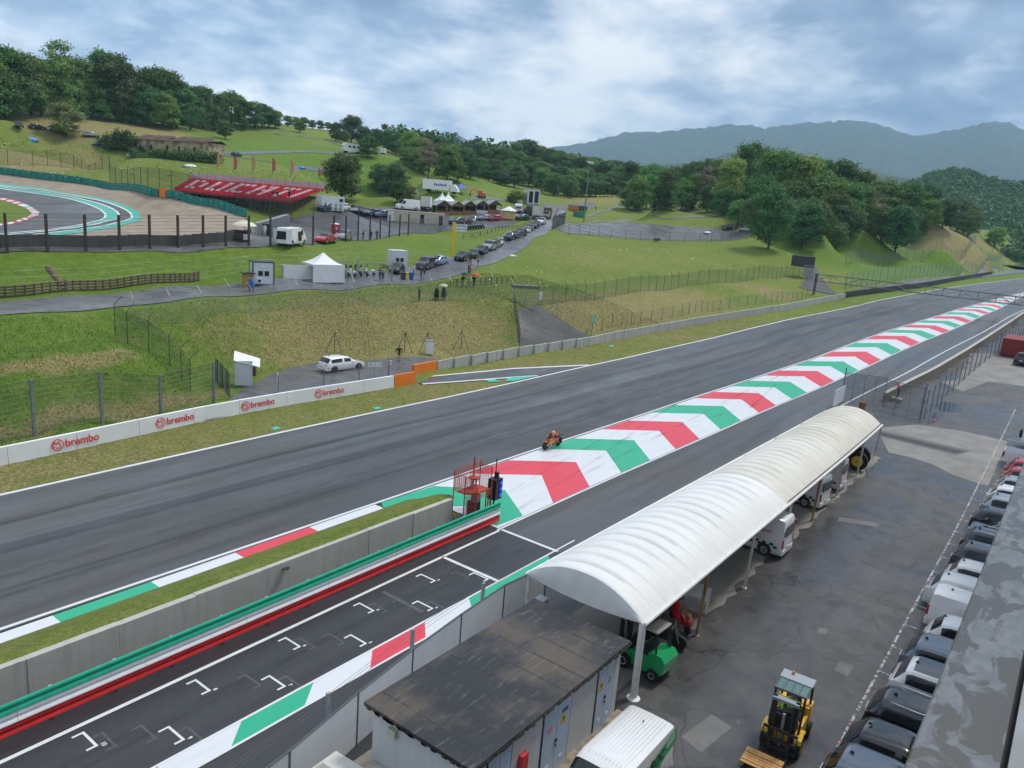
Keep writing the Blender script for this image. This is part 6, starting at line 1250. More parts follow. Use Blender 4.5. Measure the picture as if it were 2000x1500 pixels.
wb = thing('white_hoarding', 'plain white hoarding panel to the left of the gazebo tent', 'hoarding', tuple(at(583, 546)), -.30); MB().b0(-2.0, 2.0, -.04, .04, .05, 1.75).build('panel', M_tent, wb); MB().b0(-2.0, -1.9, -.1, .3, 0, 1.7).b0(1.9, 2.0, -.1, .3, 0, 1.7).build('stay', Mzn, wb)
sgt = thing('road_gate', 'silver tube and mesh gate across the service road beside the gazebo', 'gate', tuple(at(706, 549)), -.30); bar_frame(sgt, -3.0, 2.6, 0, 1.4, 0, 2.4, 2, 1, .04, M_steel, N_light); bar_frame(sgt, 0, 1.0, 4.2, 0, .1, 2.3, 2, 2, .04, M_steel, N_light)
for x, y in ((0, 1.2), (4.3, 0)): MB().tube((x, y, 0), (x, y, 2.7), .06).poly([(x, y, 2.7), (x + .5, y, 3.4)], .05).build('post', M_steel, sgt)
bkp = [(665, 541), (677, 540), (688, 540), (699, 539), (710, 539), (722, 538)]
for i, (px, py) in enumerate(bkp):
    t = thing('parked_scooter', 'scooter parked behind the silver gate, %s from the gazebo' % ('first', 'second', 'third', 'fourth', 'fifth', 'sixth')[i], 'scooter', tuple(at(px, py)), 1.0 + .2 * i, 'scooters behind the road gate')
    MB().ball((-.4, 0, .6), .28, 10, 7, (1.3, .6, .8)).b0(-.2, .5, -.14, .14, .3, .36).ball((.5, 0, .7), .18, 8, 6, (.6, 1.1, 2)).build('body', (PAINT['black'], PAINT['silver'], PAINT['white'], PAINT['grey'], PAINT['silver'], PAINT['white'])[i], t, True, 40); MB().tube((.5, -.33, 1.05), (.5, .33, 1.05), .02).build('handlebar', M_plast, t); MB().add([(.55, -.2, 1.0), (.55, .2, 1.0), (.4, .18, 1.45), (.4, -.18, 1.45)], [(0, 1, 2, 3)]).build('windshield', M_wglass, t)
    for x in (-.6, .7): MB().lathe([(.1, -.05), (.22, -.05), (.22, .05), (.1, .05)], (x, 0, .22), 12, 'Y').build('wheel', M_tyre, t, True)
for i, (px, c_, lb) in enumerate([(787, mat('bin_dark', (.05, .05, .05), .5), 'dark wheeled bin, leftmost of the three at the roadside'), (793, mat('bin_yellow', (.75, .55, .02), .5), 'yellow wheeled bin between the dark and blue ones'), (802, mat('bin_blue', (.02, .10, .42), .5), 'blue wheeled bin, rightmost of the three at the roadside')]):
    t = thing('wheeled_bin', lb, 'bin', tuple(at(px, 547)), -.4, 'bins at the roadside'); MB().box((0, 0, .5), (.5, .55, .95), taper=1.12).build('bin', c_, t); MB().box((0, 0, 1.02), (.62, .66, .08)).build('lid', c_, t); MB().tube((-.2, .3, .1), (.2, .3, .1), .1).build('wheel', M_tyre, t)
gs = thing('grandstand_sign', 'tall yellow post with white blue-lettered central grandstand sign', 'sign', tuple(at(883, 502)), -.5); MB().b0(-.22, .22, -.12, .12, 0, 5.6).build('post', mat('post_yellow', (.82, .55, .01), .45), gs); MB().b0(.3, 2.3, -.04, .04, 4.2, 5.35).build('board', Mw, gs)
text('lettering', 'CENTRAL', .42, P_b, gs, (1.3, -.05, 5.05), (math.pi / 2, 0, 0), .01); text('lettering', 'GRANDSTAND', .30, P_b, gs, (1.3, -.05, 4.52), (math.pi / 2, 0, 0), .008)
bx = thing('striped_hut', 'small green-roofed timber hut beside the white cabin', 'hut', tuple(at(484, 560)), -.42); MB().b0(-.55, .55, -.5, .5, 0, 1.5).build('hut', mat('hut_wood', (.45, .25, .08), .7, 0, .2, 3), bx); MB().b0(-.7, .7, -.65, .65, 1.5, 1.62).build('roof', mat('hut_roof', (.03, .09, .05), .7), bx)
pg = thing('picnic_rail', 'dark timber rail fence on the grass below the road', 'fence', (0, 0, 0)); q = resample(WP([(880, 560), (940, 556), (1000, 553)])[:, :2], 12); zq = H(q[:, 0], q[:, 1])
for k in range(12):
    MB().b0(q[k][0] - .05, q[k][0] + .05, q[k][1] - .05, q[k][1] + .05, zq[k], zq[k] + 1.0).build('post', M_log, pg)
    if k < 11:
        for z in (.5, .95): MB().tube((*q[k], zq[k] + z), (*q[k + 1], zq[k + 1] + z), .045).build('rail', M_log, pg)
# ------------------------------------------------------------------ queue of cars and vehicles in the yards
def rd_head(px, py, px2, py2): a, b_ = at(px, py), at(px2, py2); return math.atan2(b_[1] - a[1], b_[0] - a[0])
qg = 'cars queueing on the service road'
queue = [(775, 533, 'micro', 'black', 'small black car at the head of the queue by the gate', 1), (833, 524, 'mpv', 'grey', 'grey people carrier behind the small black car', 1), (856, 517, 'micro', 'lightblue', 'light blue small car beside the grey people carrier', 1),
         (904, 508, 'hatch', 'darkgreen', 'dark green hatchback, first car beyond the yellow post', 1), (924, 503, 'hatch', 'grey', 'dark grey hatchback, second car beyond the yellow post', 1), (941, 495, 'hatch', 'black', 'black hatchback, third car beyond the yellow post', 1), (956, 488, 'mpv', 'silver', 'silver people carrier in the queue', 1), (966, 483, 'suv', 'slate', 'slate car right behind the silver people carrier', 1), (974, 479, 'hatch', 'white', 'white hatchback in the middle of the queue', 1),
         (996, 468, 'hatch', 'black', 'black hatchback leading the farther group of the queue', 1), (1007, 464, 'hatch', 'grey', 'grey hatchback second in the farther group of the queue', 1), (1016, 460, 'suv', 'darkgreen', 'very dark car third in the farther group of the queue', 1), (1027, 455, 'sedan', 'white', 'white saloon in the farther group of the queue', 1), (1035, 450, 'hatch', 'maroon', 'maroon car behind the white saloon', 1), (1042, 446, 'suv', 'grey', 'grey car behind the maroon one', 1), (1048, 442, 'hatch', 'darkblue', 'dark blue car before the white van in the queue', 1), (1057, 438, 'smallvan', 'white', 'white van at the far end of the queue', 1), (1098, 423, 'smallvan', 'pearl', 'white van driving away at the bend of the road', -1)]
for px, py, st_, co, lb, dr__ in queue:
    hd = rd_head(px, py, px - 22, py + 7 if px < 880 else py + 10); t = car('queued_car', lb, st_, co, tuple(at(px, py)), hd if dr__ > 0 else hd + math.pi, group=qg, detail=px < 980, s=.97); t['category'] = 'van' if 'van' in lb.split()[:3] else 'car'
car('parked_car', 'white estate car parked on the forecourt behind the lettered wall', 'estate', 'white', tuple(at(667, 722)), .02 + rd_head(640, 725, 700, 716), rimdark=True, s=.98)
bv = car('delivery_van', 'white van with open rear and side doors in the wet yard', 'bigvan', 'white', tuple(at(570, 478)), rd_head(540, 478, 600, 476), 'van', s=.95)
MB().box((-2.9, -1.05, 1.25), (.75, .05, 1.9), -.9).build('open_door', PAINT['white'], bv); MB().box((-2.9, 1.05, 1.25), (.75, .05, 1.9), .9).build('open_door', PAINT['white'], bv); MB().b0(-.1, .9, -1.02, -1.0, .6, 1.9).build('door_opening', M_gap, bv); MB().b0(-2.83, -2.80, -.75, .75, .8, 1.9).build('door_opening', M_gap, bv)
car('parked_car', 'dark red saloon in the wet yard beside the silver car', 'sedan', 'red', tuple(at(636, 474)), rd_head(640, 475, 600, 477), s=.98); car('parked_car', 'silver coupe-like car beside the red saloon in the yard', 'suv', 'silver', tuple(at(671, 468)), rd_head(670, 469, 640, 472), s=.95)
po = thing('portable_toilet', 'red portable toilet with white roof behind the red saloon', 'portable toilet', tuple(at(655, 464)), -.4); MB().b0(-.55, .55, -.55, .55, 0, 2.1).build('cabin', mat('loo_red', (.50, .02, .025), .5), po); MB().ball((0, 0, 2.1), .6, 12, 8, (.95, .95, .35)).build('roof', Mw, po, True); MB().b0(-.4, .4, -.57, -.55, .1, 1.95).build('door', mat('loo_door', (.60, .05, .05), .5), po); MB().b0(-.15, .15, -.58, -.57, 1.3, 1.6).build('notice', Mw, po)
yg = 'cars parked in the yard below the hill'
for i, (px, py, st_, co, lb) in enumerate([(668, 411, 'hatch', 'pearl', 'pale car parked alone beside the white cabin in the upper yard'), (637, 412, 'hatch', 'darkblue', 'dark blue car half hidden by the white cabin'), (692, 414, 'hatch', 'silver', 'silver car, leftmost of the row under the hill'), (704, 416, 'hatch', 'grey', 'grey car, second of the row under the hill'), (717, 419, 'hatch', 'slate', 'slate car, third of the row under the hill'), (730, 421, 'hatch', 'darkblue', 'dark blue car, fourth of the row under the hill'), (745, 423, 'hatch', 'lightblue', 'light blue car, last of the row beside the long beige block'),
        (893, 438, 'suv', 'grey', 'grey car parked right of the beige block'), (908, 437, 'suv', 'maroon', 'dark maroon car right of the beige block'), (923, 436, 'mpv', 'silver', 'silver people carrier parked before the stalls'), (946, 430, 'hatch', 'silver', 'silver hatchback beside the red car before the stalls'), (966, 431, 'hatch', 'red', 'red hatchback before the timber stalls'), (1020, 430, 'suv', 'darkgreen', 'dark green car parked in front of the lorry')]):
    car('parked_car', lb, st_, co, tuple(at(px, py)), rd_head(px, py, px - 20, py + (3 if i < 7 else 1)), group=yg, detail=False)
cbn = thing('beige_block', 'long beige prefabricated block with dark doors in the yard', 'building'); A_, B_ = at(757, 432), at(868, 441); L = np.linalg.norm((B_ - A_)[:2]); cbn.location = tuple((A_ + B_) / 2); cbn.rotation_euler = (0, 0, math.atan2(*(B_ - A_)[1::-1]))
zl_ = min(A_[2], B_[2]) - (A_[2] + B_[2]) / 2
MB().b0(-L / 2, L / 2, 0, 2.6, zl_ - .6, 2.5).build('wall', mat('beige_wall', (.56, .50, .38), .7, 0, .06, 1), cbn); MB().b0(-L / 2 - .1, L / 2 + .1, -.1, 2.7, 2.5, 2.62).build('roof', mat('beige_roof', (.62, .60, .55), .6), cbn); MB().b0(-L / 2 - .02, -L / 2 + 1.3, -.03, .0, zl_, 2.45).build('end_panel', M_pal, cbn)
for x in (L * .10, L * .43): MB().b0(x - .45, x + .45, -.03, .02, zl_ - .2, 2.05).build('door', M_gap, cbn)
wc_ = thing('white_container', 'white upright container cabin in front of the stand end', 'container', tuple(at(645, 411)), -.2); MB().b0(-2.4, 2.4, -1.1, 1.1, 0, 2.7).build('box', M_pal, wc_)
for x in (-1.6, -.5, .6, 1.6): MB().b0(x - .25, x + .25, -1.12, -1.1, .1, 1.4).build('panel', mat('panel_greyblue', (.30, .34, .38), .6), wc_)
MB().b0(1.3, 2.1, -1.12, -1.1, 1.7, 2.3).build('window', M_wglass, wc_)
# timber stalls
M_roofg = mat('stall_roof', (.30, .32, .33), .5, .2, .1, 1); M_timber = mat('stall_timber', (.30, .15, .06), .8, 0, .25, 2)
stl = [(866, 424, 'leftmost timber stall with grey gable roof in the yard'), (893, 423, 'timber stall with bright timber gable, second from left'), (917, 422, 'timber stall third from left in the yard row'), (941, 421, 'timber stall fourth from left in the yard row'), (966, 420, 'timber stall at the right end of the yard row')]
for i, (px, py, lb) in enumerate(stl):
    t = thing('market_stall', lb, 'stall', tuple(at(px, py - 3)), -.45, 'timber stalls in the yard'); w_ = 4.2
    MB().prism_y([(-w_ / 2, 2.2), (0, 3.5), (w_ / 2, 2.2), (w_ / 2, 2.3), (0, 3.65), (-w_ / 2, 2.3)], -.4, 3.6).build('roof', M_roofg, t); MB().prism_y([(-w_ / 2 + .2, 2.2), (0, 3.4), (w_ / 2 - .2, 2.2)], 0, .06).build('gable', M_timber if i == 1 else mat('stall_brown', (.12, .08, .05), .8), t)
    for x in (-w_ / 2 + .2, w_ / 2 - .2):
        for y in (0, 3.2): MB().b0(x - .08, x + .08, y - .08, y + .08, 0, 2.3).build('post', M_timber, t)
    MB().b0(-w_ / 2 + .3, w_ / 2 - .3, 2.8, 2.9, 0, 2.2).build('back_wall', mat('stall_dark', (.07, .05, .04), .9), t); MB().b0(-w_ / 2 + .3, w_ / 2 - .3, .2, .8, 0, 1.0).build('counter', M_timber if i != 3 else M_pal, t)
for i, (px, py) in enumerate(((862, 412), (874, 412))):
    t = thing('peaked_marquee', ('white peaked marquee behind the stalls, left one', 'white peaked marquee behind the stalls, right one')[i], 'tent', tuple(at(px, py)), .3); MB().lathe([(2.6, 2.6), (1.4, 3.2), (.5, 4.0), (.05, 4.9)], n=4).build('roof', M_tent, t); MB().lathe([(2.55, 0), (2.55, 2.6)], n=4, cap=False).build('side_sheet', M_tent, t)
pv = thing('octagonal_kiosk', 'cream octagonal kiosk with white canopy roof before the camper', 'kiosk', tuple(at(993, 428))); MB().lathe([(1.9, 0), (1.9, 2.2)], n=8).build('wall', mat('kiosk_cream', (.60, .42, .20), .7, 0, .15, 3), pv); MB().lathe([(2.3, 2.2), (1.2, 2.8), (.05, 3.4)], n=8).build('roof', M_tent, pv)
def lorry(lb, px, py, hd, boxcol, cabcol, L=7.5, s=1.0):
    t = thing('box_lorry', lb, 'lorry', tuple(at(px, py)), hd, s=s); MB().b0(-L / 2, L / 2 - 2.0, -1.2, 1.2, 1.0, 3.6).build('cargo_box', boxcol, t); MB().prism_y([(L / 2 - 1.8, .6), (L / 2, .6), (L / 2, 1.5), (L / 2 - .3, 2.6), (L / 2 - 1.8, 2.65)], -1.1, 1.1).build('cab', cabcol, t); MB().add([(L / 2 + .01, -1, 1.55), (L / 2 + .01, 1, 1.55), (L / 2 - .26, .95, 2.5), (L / 2 - .26, -.95, 2.5)], [(0, 1, 2, 3)]).build('windscreen', M_glass, t); MB().b0(-L / 2, L / 2, -.4, .4, .6, 1.0).build('chassis', M_plast, t)
    for x in (-L * .3, L * .36):
        for s_ in (-1, 1): MB().lathe([(.2, -.15), (.48, -.15), (.48, .15), (.2, .15)], (x, s_ * 1.0, .48), 16, 'Y').build('wheel', M_tyre, t, True)
    MB().b0(-L / 2 - .02, -L / 2, -1.1, 1.1, 1.1, 3.5).build('rear_door', M_acw, t); return t
lorry('grey box lorry at the top of the queue', 1049, 428, rd_head(1045, 430, 1075, 418), mat('lorry_grey', (.36, .37, .36), .6), PAINT['beige']); lorry('beige-cabbed lorry parked beside the grey box lorry', 1068, 427, rd_head(1045, 430, 1030, 437), M_log, PAINT['beige'], 5.0); lorry('white box lorry behind the beige block', 833, 411, rd_head(830, 411, 850, 411), M_tent, PAINT['white'], 6.0, .9); car('parked_van', 'white and blue van behind the long beige block', 'bigvan', 'white', tuple(at(796, 410)), rd_head(790, 410, 770, 410), 'van', detail=False); lorry('dark green lorry behind the grey box lorry', 1035, 422, 1.2, mat('lorry_green', (.05, .07, .045), .7), M_log, 6.5, .9)
def camper(lb, px, py, hd, s=1.0):
    t = thing('motorhome', lb, 'motorhome', tuple(at(px, py)), hd, s=s); MB().prism_y([(-3.2, .5), (3.0, .5), (3.3, 1.1), (2.9, 1.9), (3.1, 2.2), (2.6, 2.95), (-3.2, 3.0)], -1.15, 1.15).build('body', PAINT['white'], t); 
    for x in (-2.2, -.8, .6): w__ = MB().b0(x, x + .9, -1.17, -1.15, 1.6, 2.2).build('window', M_glass, t); MB().b0(x, x + .9, 1.15, 1.17, 1.6, 2.2).build('window', M_glass, t)
    MB().add([(3.25, -1, 1.2), (3.25, 1, 1.2), (2.95, 1, 1.85), (2.95, -1, 1.85)], [(0, 1, 2, 3)]).build('windscreen', M_glass, t)
    for x in (-2.0, 2.0):
        for s_ in (-1, 1): MB().lathe([(.18, -.12), (.36, -.12), (.36, .12), (.18, .12)], (x, s_ * 1.0, .36), 14, 'Y').build('wheel', M_tyre, t, True)
    return t
camper('white motorhome parked behind the octagonal kiosk', 1013, 415, rd_head(1010, 415, 990, 416)); camper('white motorhome on the upper hill road left of a round tree', 687, 299, rd_head(690, 299, 670, 298), 1.3)
for px, py, hd_, lb in ((748, 301, 0, 'white caravan on the upper hill road right of a round tree'),):
    t = thing('caravan', lb, 'caravan', tuple(at(px, py)), rd_head(748, 301, 735, 300)); MB().b0(-2.2, 2.2, -1.1, 1.1, .45, 2.7).build('body', M_pal, t); MB().b0(-1, .4, -1.12, -1.1, 1.4, 2.0).build('window', M_glass, t); MB().tube((0, -1.0, .33), (0, 1.0, .33), .33, .33, 14).build('wheel', M_tyre, t)
for i, (px, py) in enumerate(((1032, 398), (1043, 398))):
    t = thing('tall_container', ('white and blue container cabin by the far bend, left one', 'white and blue container cabin by the far bend, right one')[i], 'container', tuple(at(px, py)), -.3); MB().b0(-1.5, 1.5, -1.2, 1.2, 0, 5.0).build('box', M_pal, t); MB().b0(-.9, .9, -1.23, -1.2, .4, 4.4).build('panel', M_wglass, t); MB().b0(-1.55, 1.55, -1.25, 1.25, 5.0, 5.1).build('roof', Mzn, t)
bi = thing('horsebox_lorry', 'white articulated lorry with dark lettering on the lower hill track', 'lorry', tuple(at(860, 377)), rd_head(845, 374, 885, 381)); MB().b0(-5, 3, -1.2, 1.2, .9, 3.6).build('cargo_box', PAINT['white'], bi); MB().prism_y([(3.2, .6), (5.4, .6), (5.2, 1.5), (4.2, 2.6), (3.2, 2.7)], -1.1, 1.1).build('cab', PAINT['white'], bi); [MB().b0(-1.6 + .55 * k_, -1.2 + .55 * k_, -1.225, -1.2, 1.9, 2.6 - .1 * (k_ % 3)).build('lettering', P_b, bi) for k_ in range(7)]; MB().tube((-3.5, -1, .45), (-3.5, 1, .45), .45, .45, 14).tube((4, -1, .45), (4, 1, .45), .45, .45, 14).build('wheel', M_tyre, bi)
bt = thing('blue_gazebo', 'blue peaked gazebo on the lower hill track', 'tent', tuple(at(899, 379)), .4); MB().lathe([(2.6, 2.0), (1.3, 2.6), (.05, 3.4)], n=4).build('roof', mat('tent_blue', (.03, .10, .55), .6), bt)
for a in range(4): MB().tube((1.8 * math.cos(a * 1.5708), 1.8 * math.sin(a * 1.5708), 0), (1.8 * math.cos(a * 1.5708), 1.8 * math.sin(a * 1.5708), 2.1), .05).build('leg', Mzn, bt)
ex = thing('red_excavator', 'small orange-red excavator beside the dirt track on the hill', 'excavator', tuple(at(940, 386)), 2.6); MB().b0(-1.3, 1.3, -1.1, -.6, 0, .6).b0(-1.3, 1.3, .6, 1.1, 0, .6).build('track', M_plast, ex); MB().b0(-1.2, 1.0, -.9, .9, .7, 1.5).b0(-.2, .8, -.9, -.1, 1.5, 2.3).build('body', mat('digger_red', (.6, .06, .02), .5), ex); MB().poly([(.9, .3, 1.3), (2.6, .3, 2.8), (4.0, .3, 2.2), (4.2, .3, .9)], .16, 6).build('arm', mat('digger_red', (.6, .06, .02), .5), ex); MB().b0(4.0, 4.5, 0, .6, .4, .9).build('bucket', M_plast, ex)
mg = 'motorcycles parked in the yard'
for i in range(7):
    t = thing('parked_motorcycle', 'black motorcycle in the tight row beside the sign, %s from left' % ('first', 'second', 'third', 'fourth', 'fifth', 'sixth', 'seventh')[i], 'motorcycle', tuple(at(912 + i * 5, 449 - i * .4)), 1.2, mg)
    MB().ball((0, 0, .7), .35, 8, 6, (1.8, .6, .8)).build('body', PAINT['black'], t, True); MB().tube((.5, -.35, 1.05), (.5, .35, 1.05), .03).build('handlebar', M_plast, t)
    for x in (-.65, .7): MB().lathe([(.15, -.06), (.31, -.06), (.31, .06), (.15, .06)], (x, 0, .31), 12, 'Y').build('wheel', M_tyre, t, True)
fence('yard_rail', 'low dark guard rail between the yard and the queue road', WP([(905, 466), (950, 458), (1000, 448), (1030, 440), (1055, 433), (1085, 420), (1090, 410)]), .9, None, M_gdark, 3.0, .06, 2, wr=.05)
fence('yard_fence', 'grey wire fence panels in front of the beige block', WP([(800, 457), (840, 452), (870, 450), (875, 440)]), 3.0, N_grey, M_fpost, 2.5, .04, 3)
fence('lot_fence', 'dark screened fence panel at the corner of the car park', WP([(1078, 449), (1090, 443), (1103, 437)]), 3.2, net_mat('net_screen', (.05, .05, .055), .75), M_gdark, 2.0, .05); fence('lot_fence', 'thin wire fence along the lower edge of the car park', WP([(1110, 459), (1180, 463), (1280, 472), (1380, 474), (1460, 466)]), 2.6, N_light, M_brown, 5.0, .04, 3)
lm = thing('floodlight_mast', 'tall grey floodlight mast beside the car park', 'light mast', tuple(at(1140, 434))); MB().tube((0, 0, 0), (0, 0, 20.0), .28, .14, 10).build('mast', M_fpost, lm); MB().b0(-1.6, 1.6, -.5, .5, 19.8, 20.1).build('headframe', Mzn, lm)
for x in (-1.3, -.5, .5, 1.3): MB().b0(x - .3, x + .3, -.7, -.3, 19.3, 19.9).build('floodlight', M_pal, lm)
yp = thing('yellow_post', 'slim yellow signpost beside the far car park', 'post', tuple(at(1166, 410))); MB().b0(-.25, .25, -.15, .15, 0, 5.8).build('post', MATS['post_yellow'], yp); MB().b0(-1.5, -.7, -.05, .05, .2, 1.2).build('sign_board', P_b, yp)
for i, (px, py, c_, lb) in enumerate(((1130, 424, mat('skip_green', (.02, .25, .16), .6), 'teal skip container near the floodlight mast'), (1120, 411, mat('hut_orange', (.55, .20, .08), .7), 'orange hut at the far edge of the tarmac'), (1136, 412, mat('box_dkgreen', (.03, .12, .08), .6), 'dark green container beside the orange hut'))):
    t = thing('skip', lb, 'container', tuple(at(px, py)), -.3); MB().box((0, 0, .9), (3.4, 2.0, 1.7), taper=1.06).build('box', c_, t); MB().box((0, 0, 1.8), (3.7, 2.3, .12)).build('rim', Mzn, t)
car('parked_van', 'dark van with white roof on the grass mound by the wood', 'bigvan', 'darkblue', tuple(at(1275, 409)), rd_head(1270, 409, 1290, 408), 'van', roof='white', detail=True); car('parked_car', 'black pickup at the right end of the car park', 'suv', 'black', tuple(at(1425, 448)), rd_head(1425, 448, 1405, 448), detail=False, s=1.1); car('parked_car', 'silver car beside the black pickup under the tree', 'hatch', 'silver', tuple(at(1455, 452)), rd_head(1455, 452, 1440, 452), detail=False, s=1.05)
for i, (px, py, co, lb) in enumerate([(38, 249, 'grey', 'dark car on the upper slope at the far left'), (73, 252, 'black', 'black car on the upper slope, second from left'), (108, 256, 'white', 'white car half hidden by the lone round tree on the slope'), (178, 267, 'silver', 'silver car on the slope right of the lone round tree'), (462, 305, 'darkblue', 'dark car on the hill road below the farmhouse')]): car('hillside_car', lb, 'estate', co, tuple(at(px, py)), rd_head(px, py, px + 15, py + 1), detail=False)
# ------------------------------------------------------------------ grandstand
gsd = thing('grandstand', 'red seated scaffold grandstand with white seat lettering on the slope', 'grandstand')
TA, TB = gd(372, 350, 176), gd(632, 371, 164); BA, BB = gd(338, 371, 158), gd(566, 394, 146); NR, NC = 14, 64
def sp(u, v): a = BA + (BB - BA) * u; b_ = TA + (TB - TA) * u; return a + (b_ - a) * v
for r_ in range(NR + 1):
    v = r_ / NR; a, b_ = sp(0, v), sp(1, v); d = (b_ - a); an = math.atan2(d[1], d[0]); L = np.linalg.norm(d[:2]); MB().box(tuple((a + b_) / 2 - np.array([0, 0, .2])), (L, 1.0, .08), an, 0, -math.atan2(d[2], L)).build('tier', mat('tier_red', (.30, .05, .06), .7), gsd)
G5 = {'D': ['110', '101', '101', '101', '110'], 'U': ['101', '101', '101', '101', '111'], 'C': ['111', '100', '100', '100', '111'], 'A': ['111', '101', '111', '101', '101'], 'T': ['111', '010', '010', '010', '010'], 'I': ['1', '1', '1', '1', '1']}
whites = set(); cpos = 4
for ch in 'DUCATI':
    gph = G5[ch]
    for ri, rowp in enumerate(gph):
        for ci, bit in enumerate(rowp):
            if bit == '1':
                for dx in range(2):
                    for dy in range(2): whites.add((cpos + ci * 3 + dx, NR - 2 - ri * 2 - dy - 1))
    cpos += len(gph[0]) * 3 + 2
seatm = {0: MB(), 1: MB()}
for r_ in range(NR):
    for c_ in range(NC):
        u = (c_ + .5) / NC; v = (r_ + .5) / NR
        if abs(u - .30) < .008 or abs(u - .56) < .010 or abs(u - .64) < .008: continue
        p = sp(u, v); d = BB - BA; an = math.atan2(d[1], d[0]); k_ = 1 if (c_, r_) in whites else 0
        seatm[k_].box((p[0], p[1], p[2]), (.36, .36, .06), an); q_ = p + np.array([-math.sin(an), math.cos(an), 0]) * .22; seatm[k_].box((q_[0], q_[1], q_[2] + .2), (.36, .05, .34), an)
struct(seatm[0].build('red_seats', mat('seat_red', (.62, .02, .04), .5), gsd), 'stuff'); struct(seatm[1].build('white_seats', mat('seat_white', (.80, .78, .78), .5), gsd), 'stuff')
d = TB - TA; an = math.atan2(d[1], d[0]); n_ = np.array([-math.sin(an), math.cos(an), 0])
for k in range(17):
    a, b_ = TA + d * (k / 17), TA + d * ((k + 1) / 17); m_ = (a + b_) / 2 + n_ * .5; MB().box((m_[0], m_[1], m_[2] + .75), (np.linalg.norm((b_ - a)[:2]) * .96, .04, 1.1), an).build('back_panel', mat('stand_panel', (.50, .42, .45), .5, 0, .1, 1), gsd); MB().tube(tuple(a + n_ * .55 - np.array([0, 0, 2.5])), tuple(a + n_ * .55 + np.array([0, 0, 1.5])), .05).build('post', M_gdark, gsd)
for k in range(25):
    for v in (0.0, .35, .7):
        p = sp(k / 24, v); zg = h1(p[0], p[1]); 
        if p[2] - zg > .3: MB().tube((p[0], p[1], zg - .1), (p[0], p[1], p[2] - .2), .05, .05, 5).build('scaffold_tube', M_pgrey, gsd)
    if k < 24:
        p, q_ = sp(k / 24, 0), sp((k + 1) / 24, 0); zg = h1(q_[0], q_[1]); MB().tube(tuple(p - np.array([0, 0, .2])), (q_[0], q_[1], min(zg + .2, q_[2] - .3)), .04, .04, 5).build('scaffold_brace', M_pgrey, gsd); zm = (h1(p[0], p[1]) + p[2]) / 2; zm2 = (zg + q_[2]) / 2; MB().tube((p[0], p[1], zm), (q_[0], q_[1], zm2), .04, .04, 5).build('scaffold_rail', M_pgrey, gsd)
        MB().tube(tuple(p + np.array([0, 0, .5])), tuple(q_ + np.array([0, 0, .5])), .035, .035, 5).build('front_rail', M_gdark, gsd)
fence('stand_fence', 'tall dark mesh fence in front of the red grandstand', WP([(215, 358), (290, 372), (345, 384), (420, 398), (480, 412), (540, 430), (600, 442), (640, 452), (700, 462)]), 4.2, net_mat('net_stand', (.04, .045, .045), .32), M_gdark, 4.0, .06, 0)
fence('hill_fence', 'dark mesh catch fence above the tyre barrier at the far left', WP([(-40, 322), (60, 325), (150, 330), (215, 336)]), 3.4, N_dark, M_brown, 5.0, .06, 0)
# ------------------------------------------------------------------ farmhouse, hill roads, tents, flags
fh = thing('ruined_farmhouse', 'derelict long cream farmhouse with broken tiled roof on the hillside', 'house'); A_, B_ = at(266, 300), at(404, 304); L = np.linalg.norm((B_ - A_)[:2]); fh.location = (*(A_ + B_)[:2] / 2, min(A_[2], B_[2]) - .5); fh.rotation_euler = (0, 0, math.atan2(*(B_ - A_)[1::-1]))
M_fw = mat('farm_wall', (.46, .38, .24), .9, 0, 0, .28, .3, col2=(.20, .155, .11), detail=7, thr=(.48, .56)); M_tile = mat('farm_tiles', (.16, .105, .085), .9, 0, .35, 1.2, .5)
MB().b0(-L / 2, L / 2, 0, 7, 0, 5.0).build('wall', M_fw, fh); P = []
for k in range(29): x = -L / 2 - .5 + (L + 1) * k / 28; s_ = .25 * math.sin(k * 1.3) + (-.9 if k in (13, 14, 17) else 0) - .03 * max(0, k - 6); P.append([(x, -.6, 4.9 + .1 * math.sin(k * 2.1)), (x, 1.5, 5.7 + .4 * s_), (x, 3.5, 6.5 + s_), (x, 5.5, 5.8), (x, 7.6, 4.9)])
MB().grid(P).build('roof', M_tile, fh)
for k in range(28):
    if k in (13, 14): continue
    x = -L / 2 - .5 + (L + 1) * (k + .5) / 28; MB().box((x, 1.4, 5.75), (.5, 4.3, .12), 0, .40).build('tile_row', M_tile, fh)
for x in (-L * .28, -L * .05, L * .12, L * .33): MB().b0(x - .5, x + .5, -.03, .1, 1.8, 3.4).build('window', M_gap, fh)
def hroad(nm, pts, wd): c_ = smooth(resample(WP(pts)[:, :2], 40), 2); return struct(sheet(nm, offs(c_, -wd / 2), offs(c_, wd / 2), M_road, .12, nv=2, world=True))
hroad('hill_road', [(405, 297), (450, 299), (520, 297), (600, 296), (680, 299), (760, 303), (800, 312)], 3.0); hroad('hill_road', [(408, 302), (450, 306), (520, 316), (580, 326), (640, 334)], 3.0); hroad('hill_road', [(535, 262), (580, 266), (640, 275), (690, 291)], 2.5); hroad('hill_road', [(790, 370), (850, 377), (920, 385), (1000, 394), (1050, 402)], 3.0)
M_flag = mat('flag_red', (.52, .10, .08), .7); M_flag2 = mat('flag_orange', (.60, .28, .16), .7)
